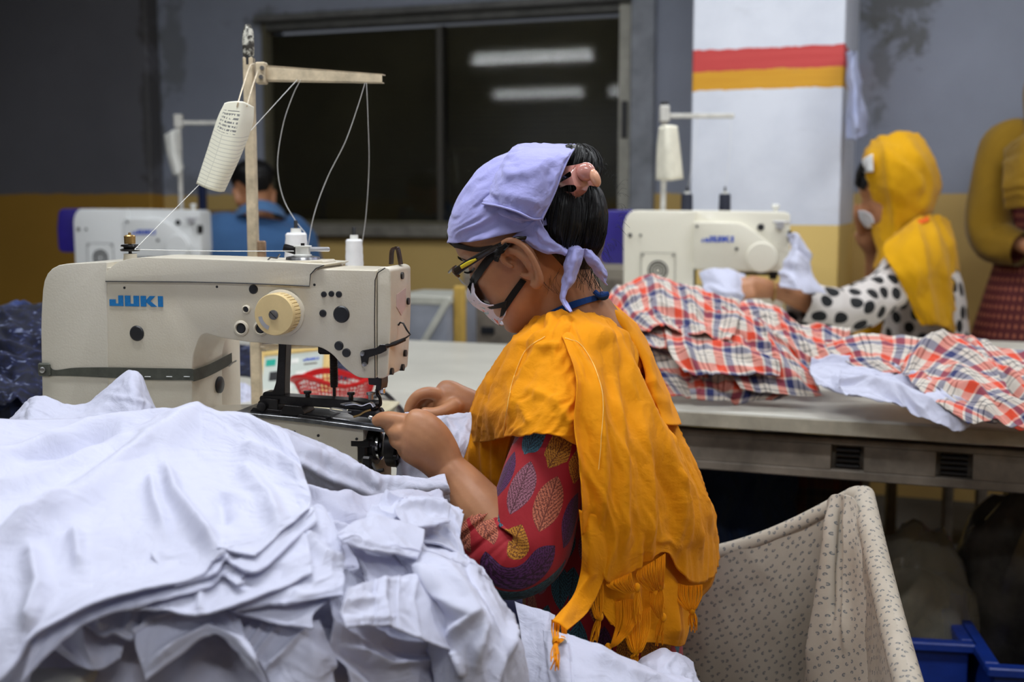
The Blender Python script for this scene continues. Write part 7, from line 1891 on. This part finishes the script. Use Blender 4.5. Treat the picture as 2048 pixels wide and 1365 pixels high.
shirt('white shirt collar with its point lying left on the right heap', [[(672, 1072), (700, 1050), (745, 1030), (800, 1040), (850, 1060)], [(676, 1080), (705, 1072), (748, 1070), (800, 1082), (846, 1092)], [(690, 1090), (716, 1098), (752, 1105), (795, 1112), (835, 1118)]], .075, amp=.003, ang=.1, nu=60, nv=40, ridges=[([(680, 1080), (740, 1092), (810, 1108)], .005, 6)], bands=[('h', .70, .74, 'collar_seam')])
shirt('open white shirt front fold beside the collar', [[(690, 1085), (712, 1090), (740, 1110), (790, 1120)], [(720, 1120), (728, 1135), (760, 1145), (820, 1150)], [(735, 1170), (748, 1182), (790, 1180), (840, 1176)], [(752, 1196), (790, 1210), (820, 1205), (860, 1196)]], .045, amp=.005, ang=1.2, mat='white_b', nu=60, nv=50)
shirt('white shirt lying under the folded cuff band on the right', [[(650, 1130), (700, 1150), (750, 1170), (800, 1180), (860, 1190)], [(655, 1180), (700, 1205), (750, 1225), (810, 1240), (880, 1250)], [(665, 1240), (700, 1260), (750, 1280), (810, 1290), (900, 1300)], [(680, 1300), (720, 1315), (770, 1330), (840, 1335), (920, 1340)], [(700, 1370), (740, 1380), (790, 1390), (860, 1390), (930, 1400)]], .025, amp=.012, scale=.05, ang=.5, ridges=[([(690, 1230), (760, 1280), (860, 1300)], .010, 9), ([(700, 1290), (780, 1330), (880, 1320)], .010, 8)])
shirt('rolled white sleeve with a folded cuff band across the right heap', [[(696, 1178), (735, 1165), (775, 1155), (830, 1150), (880, 1160)], [(690, 1202), (735, 1190), (775, 1185), (832, 1185), (890, 1200)], [(688, 1232), (735, 1225), (775, 1222), (832, 1230), (900, 1250)], [(692, 1256), (735, 1252), (775, 1254), (835, 1275), (905, 1300)]], .085, amp=.003, scale=.05, ang=.2, nu=70, nv=50,
      ridges=[([(770, 1150), (768, 1190), (775, 1254)], .006, 8), ([(832, 1150), (828, 1200), (842, 1275)], .004, 5), ([(700, 1200), (770, 1195)], .004, 10)], bands=[('v', .36, .39, 'cuff_edge'), ('v', .60, .63, 'cuff_edge')])
shirt('large white shirt with rounded shoulder at the right of the heap, nearest the woman', [
      [(776, 1090, 1.20), (800, 1074, 1.20), (845, 1078, 1.20), (890, 1092, 1.205), (935, 1116, 1.215), (965, 1140, 1.24)],
      [(790, 1108, 1.14), (815, 1108, 1.13), (855, 1112, 1.13), (905, 1130, 1.135), (955, 1155, 1.155), (990, 1178, 1.20)],
      [(815, 1150, 1.10), (845, 1150, 1.08), (885, 1160, 1.075), (935, 1180, 1.085), (985, 1205, 1.11), (1022, 1228, 1.18)],
      [(840, 1205, 1.08), (875, 1205, 1.06), (915, 1212, 1.05), (960, 1232, 1.06), (1010, 1258, 1.085), (1050, 1285, 1.17)],
      [(850, 1270, 1.065), (885, 1270, 1.045), (925, 1275, 1.035), (975, 1295, 1.04), (1025, 1318, 1.07), (1060, 1340, 1.16)],
      [(860, 1350, 1.05), (890, 1350, 1.03), (930, 1355, 1.02), (980, 1370, 1.03), (1030, 1390, 1.06), (1058, 1410, 1.15)],
      [(865, 1460, 1.05), (890, 1460, 1.03), (930, 1460, 1.02), (980, 1470, 1.03), (1030, 1480, 1.06), (1050, 1490, 1.15)]], 0,
      ridges=[([(845, 1085), (840, 1110)], .003, 6), ([(830, 1130), (880, 1190), (930, 1240), (900, 1280)], .014, 13), ([(860, 1120), (930, 1200), (960, 1260), (950, 1330)], .012, 14), ([(1030, 1240), (1010, 1300), (985, 1400)], .009, 10), ([(840, 1180), (870, 1250), (860, 1300)], .010, 10), ([(900, 1110), (960, 1150)], .006, 10), ([(905, 1300), (925, 1360)], .008, 10)], nu=100, nv=130, amp=.006, scale=.06, ang=1.0, bands=[('v', .72, .80, 'placket'), ('h', .12, .14, 'yoke_seam')])
# lap shirts
shirt('white shirt panel tucked between heap and lap', [[(1030, 1205, 1.36), (1060, 1214, 1.35), (1090, 1220, 1.34), (1112, 1228, 1.34)], [(1040, 1260, 1.33), (1065, 1265, 1.32), (1090, 1268, 1.31), (1110, 1272, 1.31)], [(1045, 1330, 1.29), (1070, 1330, 1.28), (1090, 1335, 1.27), (1112, 1340, 1.27)], [(1045, 1430, 1.24), (1070, 1430, 1.23), (1090, 1435, 1.22), (1115, 1440, 1.22)]], 0, amp=.004, ang=1.4, nu=50, nv=60, group='white shirts in her lap')
def lapbutton(e):
    c = P(1122, 1283, 1.262); b = bmesh.new()
    lathe(b, [(0, 0), (.0058, 0), (.0064, .001), (.0062, .002), (.0048, .0016), (0, .0012)], Matrix.Translation(c) @ Matrix.Rotation(PI / 2 + .35, 4, 'X'), 24)
    o = bobj('button', b, M['whiteplastic'], e, world=True)
shirt('white shirt with a pearl button lying over her lap', [[(1088, 1262, 1.30), (1110, 1264, 1.28), (1150, 1272, 1.27), (1200, 1290, 1.27), (1255, 1318, 1.28), (1310, 1338, 1.30), (1370, 1350, 1.33)],
      [(1092, 1310, 1.26), (1115, 1310, 1.245), (1155, 1315, 1.24), (1205, 1330, 1.24), (1260, 1350, 1.25), (1320, 1362, 1.28), (1390, 1368, 1.31)],
      [(1098, 1370, 1.22), (1120, 1370, 1.21), (1160, 1372, 1.205), (1210, 1380, 1.21), (1265, 1390, 1.22), (1325, 1395, 1.25), (1400, 1398, 1.29)],
      [(1100, 1460, 1.18), (1125, 1460, 1.17), (1165, 1460, 1.17), (1215, 1460, 1.18), (1270, 1460, 1.19), (1330, 1460, 1.22), (1410, 1460, 1.27)]], 0, amp=.004, ang=.5, nu=90, nv=60, ridges=[([(1100, 1268), (1102, 1360)], .003, 6), ([(1180, 1300), (1260, 1345), (1330, 1365)], .006, 12)], hem=False, group='white shirts in her lap', parts=[lapbutton], bands=[('v', .28, .30, 'placket')])
shirt('white shirt bulging up at her right hip', [[(1262, 1336, 1.40), (1290, 1310, 1.40), (1322, 1292, 1.41), (1355, 1300, 1.42), (1385, 1325, 1.44)], [(1275, 1352, 1.35), (1300, 1335, 1.34), (1330, 1325, 1.34), (1365, 1335, 1.35), (1400, 1355, 1.38)], [(1290, 1400, 1.30), (1315, 1390, 1.29), (1340, 1385, 1.29), (1370, 1390, 1.30), (1412, 1400, 1.33)], [(1300, 1480, 1.27), (1325, 1480, 1.26), (1350, 1480, 1.26), (1380, 1480, 1.27), (1420, 1480, 1.30)]], 0, amp=.005, ang=.9, nu=60, nv=50, ridges=[([(1355, 1302), (1325, 1345)], .003, 5)], hem=False, group='white shirts in her lap')
# cloth held in both hands
shirt('white shirt edge pinched between both hands at the needle', [[(800, 832, 1.63), (826, 826, 1.64), (870, 832, 1.64), (905, 828, 1.62), (942, 826, 1.60)], [(796, 860, 1.56), (830, 850, 1.55), (880, 850, 1.54), (915, 848, 1.53), (944, 845, 1.53)], [(800, 905, 1.52), (840, 890, 1.50), (885, 885, 1.49), (915, 885, 1.48), (938, 885, 1.48)], [(792, 950, 1.49), (840, 940, 1.485), (880, 930, 1.475), (905, 930, 1.47), (925, 930, 1.465)], [(788, 985, 1.46), (830, 985, 1.455), (870, 980, 1.45), (900, 975, 1.445), (930, 975, 1.44)]], 0, amp=.006, scale=.04, ang=1.2, nu=60, nv=70, ridges=[([(940, 828), (925, 880), (900, 940)], .006, 10), ([(895, 835), (905, 880)], .005, 8), ([(800, 900), (810, 980)], .005, 8)], hem=False)

# ------------------------------------------------------------------ plaid shirts
def plaidmat(name, ground, orange, navy, S=13.0, dark=rgb(26, 28, 44), rot=0.0):
    t = NT(name); uv = t.mapv(t.vec('UV'), (S, S, 1), rot=(0, 0, rot)); u, v, _ = t.sep(uv)
    def band(w):
        f = t.math('FRACT', w)
        return t.ramp(f, [(0.0, ground), (.16, orange), (.40, ground), (.46, navy), (.64, ground), (.76, dark), (.79, ground), (.90, dark), (.93, ground)], 'CONSTANT')
    c = t.mix(.5, band(u), band(v)); d = t.mix(1.0, band(u), band(v), 'MULTIPLY')
    t.set(col=t.mix(.35, c, d), rough=.85, sheen=.08); t.bump(t.noise(40, 3, .6, t.vec('UV'), dist=.6), .4, .004); return t.m
M['plaid'] = plaidmat('orange_navy_plaid', rgb(218, 210, 200), rgb(222, 78, 38), rgb(48, 58, 118))
M['plaid_r'] = plaidmat('orange_navy_plaid_bias', rgb(218, 210, 200), rgb(222, 78, 38), rgb(48, 58, 118), rot=.6)
M['plaid_navy'] = plaidmat('dark_navy_plaid', rgb(20, 30, 66), rgb(50, 70, 130), rgb(8, 12, 34), 10, rgb(4, 6, 16))
def DP(x, y):
    b = float(np.interp(y, [540, 600, 650, 700, 760, 810, 870], [2.86, 2.66, 2.54, 2.45, 2.37, 2.345, 2.2]))
    return b - max(0, x - 1500) * .00012
G1 = 'plaid shirts heaped in front of the white machine'
def plaid(label, rows, off, mat='plaid', group=G1, dfun=DP, **k):
    kw = dict(amp=.022, scale=.10, ang=.9, stretch=2.2, small=.004, nu=80, nv=70, cat='plaid shirt', hem=False); kw.update(k)
    return shirt(label, rows, off, mat=mat, group=group, dfun=dfun, **kw)
plaid('plaid shirt at the back of the heap, reaching right towards the polka-dot elbow', [[(1460, 600), (1520, 600), (1590, 640), (1660, 650), (1700, 660)], [(1480, 650), (1540, 650), (1600, 670), (1660, 690), (1700, 700)], [(1500, 700), (1560, 700), (1620, 720), (1670, 720), (1700, 715)], [(1520, 760), (1580, 760), (1640, 760), (1680, 750), (1710, 740)]], -.05, amp=.03, scale=.07)
plaid('plaid shirt at the bottom left of the heap, beside the orange shawl', [[(1215, 620), (1280, 640), (1350, 660), (1420, 680)], [(1250, 690), (1310, 700), (1370, 710), (1430, 720)], [(1290, 745), (1340, 750), (1390, 760), (1440, 770)], [(1330, 792), (1370, 796), (1410, 800), (1450, 803)]], .0)
plaid('lowest plaid shirt with its frayed cuffs on the table top', [[(1370, 700), (1440, 700), (1510, 705), (1580, 710)], [(1375, 740), (1440, 745), (1510, 745), (1585, 750)], [(1378, 775), (1440, 780), (1510, 780), (1600, 775)], [(1382, 800), (1440, 803), (1500, 804), (1560, 800)]], .02, scale=.05)
plaid('plaid shirt whose long hem points right over the table', [[(1440, 620), (1500, 640), (1550, 670), (1590, 700)], [(1450, 680), (1520, 690), (1575, 715), (1620, 745)], [(1460, 740), (1530, 745), (1590, 760), (1640, 780)], [(1480, 780), (1540, 788), (1600, 795), (1651, 794)]], .045, ridges=[([(1500, 650), (1560, 720), (1610, 790)], .012, 12)])
plaid('plaid shirt front with square lower edge at the centre of the heap', [[(1330, 600), (1400, 600), (1470, 620), (1530, 650)], [(1330, 660), (1400, 665), (1475, 680), (1545, 700)], [(1340, 710), (1405, 715), (1480, 725), (1560, 735)], [(1370, 745), (1420, 750), (1490, 752), (1560, 752)]], .07, ridges=[([(1380, 620), (1370, 680), (1380, 740)], .012, 14), ([(1450, 640), (1480, 700), (1540, 745)], .012, 12)])
plaid('plaid sleeve hanging left over the heap towards the orange shawl', [[(1200, 600), (1230, 590), (1270, 590), (1310, 600)], [(1225, 630), (1260, 630), (1300, 640), (1330, 650)], [(1260, 670), (1290, 675), (1315, 680), (1335, 685)], [(1290, 690), (1305, 695), (1320, 697), (1332, 698)]], .06, amp=.01)
plaid('plaid shirt crumpled on top of the heap below the white machine', [[(1205, 605), (1240, 572), (1290, 548), (1330, 552), (1380, 572), (1430, 590), (1480, 606)], [(1225, 620), (1260, 600), (1300, 585), (1340, 592), (1385, 605), (1435, 618), (1480, 630)], [(1250, 640), (1280, 630), (1310, 622), (1345, 628), (1390, 640), (1430, 650), (1470, 660)], [(1290, 665), (1310, 655), (1330, 655), (1355, 660), (1395, 668), (1430, 675), (1460, 680)]], .09, amp=.02, scale=.08, ridges=[([(1240, 600), (1300, 570), (1340, 600)], .02, 12), ([(1370, 590), (1400, 630)], .018, 12)])
# second heap at the right and a white bundle
G2 = 'plaid shirts bundled at the right end of the long table'
def DQ(x, y):
    return float(np.interp(y, [660, 700, 750, 800, 860], [2.45, 2.36, 2.25, 2.16, 2.10])) - max(0, x - 1800) * .00028
plaid('plaid shirt lying flat behind the white bundle', [[(1650, 690), (1720, 672), (1800, 672), (1860, 680), (1900, 690)], [(1660, 700), (1730, 695), (1800, 700), (1850, 705), (1890, 710)], [(1690, 712), (1740, 720), (1790, 730), (1840, 735), (1880, 740)], [(1740, 735), (1780, 745), (1810, 750), (1850, 755), (1880, 760)]], .0, group=G2, dfun=DQ, amp=.014)
plaid('plaid shirt spilling off the right edge, furthest along the table', [[(1880, 670), (1930, 672), (1990, 690), (2060, 700), (2140, 705)], [(1890, 710), (1940, 715), (1995, 735), (2060, 745), (2140, 750)], [(1900, 760), (1950, 770), (2000, 790), (2060, 800), (2140, 805)], [(1920, 810), (1960, 825), (2010, 845), (2060, 855), (2140, 860)]], .0, mat='plaid_r', group=G2, dfun=DQ, amp=.022, scale=.09, ridges=[([(1930, 680), (1980, 740), (2048, 780)], .02, 12)])
plaid('plaid shirt with a rolled dark opening and a corner over the table edge', [[(1800, 735), (1822, 700), (1860, 672), (1900, 668), (1960, 685)], [(1812, 750), (1850, 725), (1890, 708), (1940, 712), (1990, 730)], [(1850, 790), (1885, 775), (1925, 768), (1970, 775), (2020, 785)], [(1900, 825), (1930, 815), (1960, 808), (2005, 812), (2060, 820)], [(1938, 850), (1965, 842), (1990, 838), (2020, 846), (2060, 850)]], .05, mat='plaid_r', group=G2, dfun=DQ, amp=.014, ridges=[([(1815, 730), (1850, 690), (1900, 675)], .018, 10), ([(1900, 720), (1960, 790), (1990, 835)], .014, 14)])
M['white_far'] = M['white_b']
GB = 'white bundles beside the plaid shirts'
shirt('rounded white cloth bundle, left of the two on the long table', [[(1622, 722), (1650, 712), (1700, 706), (1750, 712), (1800, 730)], [(1620, 745), (1655, 735), (1705, 728), (1755, 735), (1805, 750)], [(1635, 768), (1670, 765), (1710, 758), (1760, 760), (1810, 770)], [(1650, 780), (1680, 786), (1720, 785), (1765, 785), (1815, 790)]], -.02, dfun=DQ, amp=.022, scale=.06, group=GB, hem=False, name='cloth_bundle', cat='cloth')
shirt('long twisted white cloth bundle running under the rightmost plaid shirt', [[(1680, 748), (1730, 742), (1790, 738), (1840, 752), (1890, 780), (1940, 810)], [(1678, 770), (1730, 768), (1790, 765), (1845, 782), (1895, 808), (1945, 830)], [(1690, 790), (1740, 795), (1795, 795), (1845, 812), (1890, 832), (1940, 848)], [(1700, 795), (1750, 806), (1800, 815), (1845, 835), (1880, 850), (1920, 855)]], .03, dfun=DQ, amp=.022, scale=.05, ang=.4, group=GB, hem=False, name='cloth_bundle', cat='cloth', ridges=[([(1690, 760), (1760, 775), (1840, 800), (1900, 830)], .014, 10)])
shirt('white shirt flung up behind the needle of the right white machine', [[(1576, 470, 3.32), (1590, 468, 3.30), (1604, 480, 3.32)], [(1574, 500, 3.30), (1595, 498, 3.26), (1625, 520, 3.30)], [(1560, 540, 3.28), (1592, 540, 3.24), (1622, 548, 3.28)], [(1558, 575, 3.26), (1600, 580, 3.20), (1650, 590, 3.26)]], 0, amp=.02, scale=.07, group='white cloth by the right white machine', hem=False, nu=40, nv=40)
shirt('white cloth puffed under the arm of the right white machine', [[(1400, 548, 3.30), (1430, 536, 3.28), (1465, 538, 3.28), (1490, 552, 3.30)], [(1405, 575, 3.26), (1435, 568, 3.22), (1465, 568, 3.22), (1485, 580, 3.26)], [(1410, 605, 3.22), (1440, 608, 3.18), (1470, 608, 3.18), (1490, 612, 3.22)]], 0, amp=.02, scale=.07, group='white cloth by the right white machine', hem=False, nu=40, nv=40)
# navy plaid clothes
GN = 'dark navy garments behind the cream machine'
def mk(x, y): return None
shirt('dark navy and white plaid garments piled at the far left behind the machine', [[(-80, 620, 2.5), (0, 602, 2.5), (60, 600, 2.5), (130, 610, 2.5)], [(-80, 680, 2.36), (0, 672, 2.34), (60, 680, 2.34), (130, 690, 2.36)], [(-80, 750, 2.24), (0, 750, 2.2), (60, 755, 2.2), (130, 760, 2.24)], [(-80, 850, 2.1), (0, 850, 2.06), (60, 850, 2.06), (130, 850, 2.1)]], 0, amp=.03, scale=.07, matobj=M['plaid_navy'], group=GN, hem=False, name='garment', cat='garment')
t = NT('navy_white_check'); uv = t.vec('UV')
n_ = t.noise(34, 4, .65, t.mapv(uv, (1, 2.2, 1)), dist=1.0)
t.set(col=t.ramp(n_, [(.0, rgb(4, 5, 12)), (.48, rgb(9, 14, 38)), (.60, rgb(20, 30, 76)), (.66, rgb(140, 150, 180)), (.72, rgb(16, 24, 60))]), rough=.85); M['navycheck'] = t.m
shirt('crumpled navy check garment draped over the pile at the left', [[(-60, 610, 2.44), (0, 596, 2.42), (50, 598, 2.42), (100, 604, 2.44)], [(-60, 660, 2.30), (0, 650, 2.26), (50, 660, 2.26), (100, 670, 2.3)], [(-60, 720, 2.2), (0, 715, 2.14), (50, 722, 2.14), (100, 730, 2.2)], [(-60, 800, 2.1), (0, 800, 2.02), (50, 805, 2.02), (100, 810, 2.1)]], 0, amp=.03, scale=.08, matobj=M['navycheck'], group=GN, hem=False, name='garment', cat='garment')
shirt('navy check garments lying behind the control panel', [[(460, 690, 2.95), (560, 684, 2.95), (660, 684, 2.95), (760, 700, 2.95)], [(460, 720, 2.84), (560, 715, 2.82), (660, 718, 2.82), (765, 728, 2.84)], [(465, 760, 2.74), (560, 758, 2.7), (660, 752, 2.7), (740, 758, 2.74)], [(470, 790, 2.66), (560, 790, 2.64), (640, 775, 2.64), (700, 770, 2.68)]], 0, amp=.018, scale=.07, matobj=M['navycheck'], group=GN, hem=False, name='garment', cat='garment')
shirt('small white rag beside the control panel', [[(466, 770, 2.5), (490, 766, 2.48), (506, 770, 2.5)], [(466, 788, 2.44), (488, 786, 2.42), (508, 790, 2.44)], [(466, 806, 2.40), (488, 808, 2.38), (508, 808, 2.4)]], 0, amp=.008, scale=.03, group='rags', hem=False, name='rag', cat='rag', nu=20, nv=20)
# cloths hanging under the long table
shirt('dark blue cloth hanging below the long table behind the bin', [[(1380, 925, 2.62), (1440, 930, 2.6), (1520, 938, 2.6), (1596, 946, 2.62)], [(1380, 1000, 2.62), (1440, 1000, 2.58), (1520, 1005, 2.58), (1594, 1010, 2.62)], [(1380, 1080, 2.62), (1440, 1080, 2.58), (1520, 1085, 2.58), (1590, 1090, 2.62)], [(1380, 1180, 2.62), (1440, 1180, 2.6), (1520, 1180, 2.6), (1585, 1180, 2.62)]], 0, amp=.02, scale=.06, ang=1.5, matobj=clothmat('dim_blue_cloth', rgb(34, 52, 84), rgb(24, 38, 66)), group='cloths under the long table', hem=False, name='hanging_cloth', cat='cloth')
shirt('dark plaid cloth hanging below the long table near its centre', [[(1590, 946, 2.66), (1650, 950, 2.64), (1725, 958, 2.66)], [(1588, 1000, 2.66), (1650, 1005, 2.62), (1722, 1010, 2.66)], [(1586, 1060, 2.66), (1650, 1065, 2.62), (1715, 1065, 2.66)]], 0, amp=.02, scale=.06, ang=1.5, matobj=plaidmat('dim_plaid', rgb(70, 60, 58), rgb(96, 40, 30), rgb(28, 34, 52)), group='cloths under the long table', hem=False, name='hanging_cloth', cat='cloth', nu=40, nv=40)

# ------------------------------------------------------------------ fabric-lined bin in the right foreground
t = NT('sprigged_beige_cotton'); uv = t.vec('UV')
v2 = t.mapv(uv, (78, 78, 1), rot=(0, 0, .5)); vo = t.n('ShaderNodeTexVoronoi', voronoi_dimensions='2D', feature='F1'); t.l(v2, vo.inputs['Vector']); vo.inputs['Scale'].default_value = 1.0; vo.inputs['Randomness'].default_value = .55
sub = t.n('ShaderNodeVectorMath', operation='SUBTRACT'); t.l(v2, sub.inputs[0]); t.l(vo.outputs['Position'], sub.inputs[1]); x, y, _ = t.sep(sub.outputs[0])
cr, cg_, cb_ = t.sep(vo.outputs['Color']); an = t.math('MULTIPLY', cr, 6.28)
x2 = t.math('ADD', t.math('MULTIPLY', x, t.math('COSINE', an)), t.math('MULTIPLY', y, t.math('SINE', an)))
d = t.math('SQRT', t.math('ADD', t.math('MULTIPLY', x, x), t.math('MULTIPLY', t.math('MULTIPLY', y, y), 1.6)))
ring = t.math('MULTIPLY', t.math('LESS_THAN', d, .25), t.math('GREATER_THAN', d, .10))
ring = t.math('MULTIPLY', ring, t.math('GREATER_THAN', x2, -.10)); dot = t.math('LESS_THAN', d, .05)
n_ = t.noise(5, 5, .6, uv)
base = t.mix(t.ramp(n_, [(.35, 0.0), (.75, 1.0)]), rgb(182, 172, 158), rgb(160, 150, 134))
t.set(col=t.mix(t.math('MULTIPLY', t.math('ADD', ring, dot, clamp=True), .8), base, rgb(70, 82, 92)), rough=.85); t.bump(t.noise(30, 3, .6, uv), .25, .004); M['sprig'] = t.m
bin_c = P(1712, 988, 1.75); bn = empty('fabric_bin', Vector((bin_c.x, bin_c.y, 0)), 'large bin lined in sprigged beige cotton, right of the seated woman', 'bin')
def W2(x, y, z): return pix((x, y, z))
# left/back wall: from the corner towards the left
cw = (bin_c.x, bin_c.y)
def wallrows(p0, p1, z0, z1, bulge, nrm, zb=.10, n=6):
    rows = []
    for k, h in enumerate((0, .03, .12, .3, .6, 1.0)):
        r = []
        for i in range(n):
            s_ = i / (n - 1); zt = z0 + (z1 - z0) * s_ - .02 * math.sin(PI * s_); z = zt + (zb - zt) * h
            bl = bulge * math.sin(PI * s_) * math.sin(PI * min(1, h + .05))
            r.append(W2(p0[0] + (p1[0] - p0[0]) * s_ + nrm[0] * bl, p0[1] + (p1[1] - p0[1]) * s_ + nrm[1] * bl, z))
        rows.append(r)
    return rows
lft = P(1330, 1122, 1.84)
patch('back_panel', wallrows((lft.x, lft.y), cw, lft.z, bin_c.z, .02, (0, -1)), M['sprig'], bn, 70, 70, rigid=True, thick=.02, noises=[(.006, .12, 3, 1.4, 3)], edge=.06)
rn_ = P(1806, 1365, 1.25); rn2 = (bin_c.x + (rn_.x - bin_c.x) * 1.5, bin_c.y + (rn_.y - bin_c.y) * 1.5, bin_c.z + (rn_.z - bin_c.z) * 1.5)
side_in = patch('side_panel', wallrows(cw, rn2[:2], bin_c.z, rn2[2], .01, (-1, 0)), M['sprig'], bn, 70, 70, rigid=True, thick=.026, noises=[(.004, .12, 3, 1.4, 5)], edge=.06)
# rounded rim roll and the loose gathered fold in the corner
def rimroll(name, a, c, r):
    b = bmesh.new(); a = Vector(a); c = Vector(c); pts_ = [a + (c - a) * k / 10 - Vector((0, 0, .02 * math.sin(PI * k / 10))) for k in range(11)]
    tube(b, pts_, r, n=16, res=30, uv=True); return bobj(name, b, M['sprig'], bn, world=True, deg=60)
rimroll('rim', (lft.x, lft.y + .008, lft.z - .004), (bin_c.x, bin_c.y + .008, bin_c.z - .004), .013)
rimroll('rim', (bin_c.x + .012, bin_c.y + .004, bin_c.z - .004), (rn2[0] + .012, rn2[1], rn2[2] - .004), .017)
b = bmesh.new(); ball(b, (bin_c.x + .006, bin_c.y + .006, bin_c.z - .006), .02, .02, .016); bobj('corner', b, M['sprig'], bn, world=True)
patch('gathered_lining', [[(1655, 1000, 1.74), (1672, 990, 1.725), (1690, 990, 1.71), (1706, 996, 1.70), (1716, 1010, 1.69)],
                          [(1652, 1060, 1.73), (1668, 1055, 1.70), (1690, 1060, 1.69), (1708, 1065, 1.67), (1722, 1075, 1.66)],
                          [(1640, 1160, 1.71), (1662, 1165, 1.66), (1692, 1170, 1.65), (1716, 1175, 1.61), (1738, 1180, 1.58)],
                          [(1622, 1280, 1.68), (1650, 1285, 1.62), (1690, 1290, 1.58), (1722, 1295, 1.54), (1756, 1300, 1.50)],
                          [(1600, 1420, 1.64), (1640, 1425, 1.57), (1690, 1430, 1.52), (1730, 1430, 1.47), (1775, 1430, 1.42)]], M['sprig'], bn, 60, 90, rigid=True, thick=.002,
      ridges=[([(1668, 992), (1664, 1080), (1648, 1200), (1620, 1360)], .014, 8), ([(1692, 994), (1696, 1100), (1690, 1300)], .008, 7), ([(1680, 994), (1676, 1100), (1660, 1250)], -.010, 5)])
# bin floor, far sides and legs so that it stands
b = bmesh.new(); box(b, (lft.x - .02 - bn.location.x, -.60, .08), (-.02, .02, .10)); bobj('bin_floor', b, M['sprig'], bn, False)
for (x_, y_) in ((lft.x - bn.location.x, .0), (-.01, .0), (rn2[0] - bn.location.x - .01, -.62), (lft.x - bn.location.x, -.62)):
    b = bmesh.new(); cyl(b, (x_, y_, 0), (x_, y_, .10), .012, n=10); bobj('foot', b, M['rail'], bn)
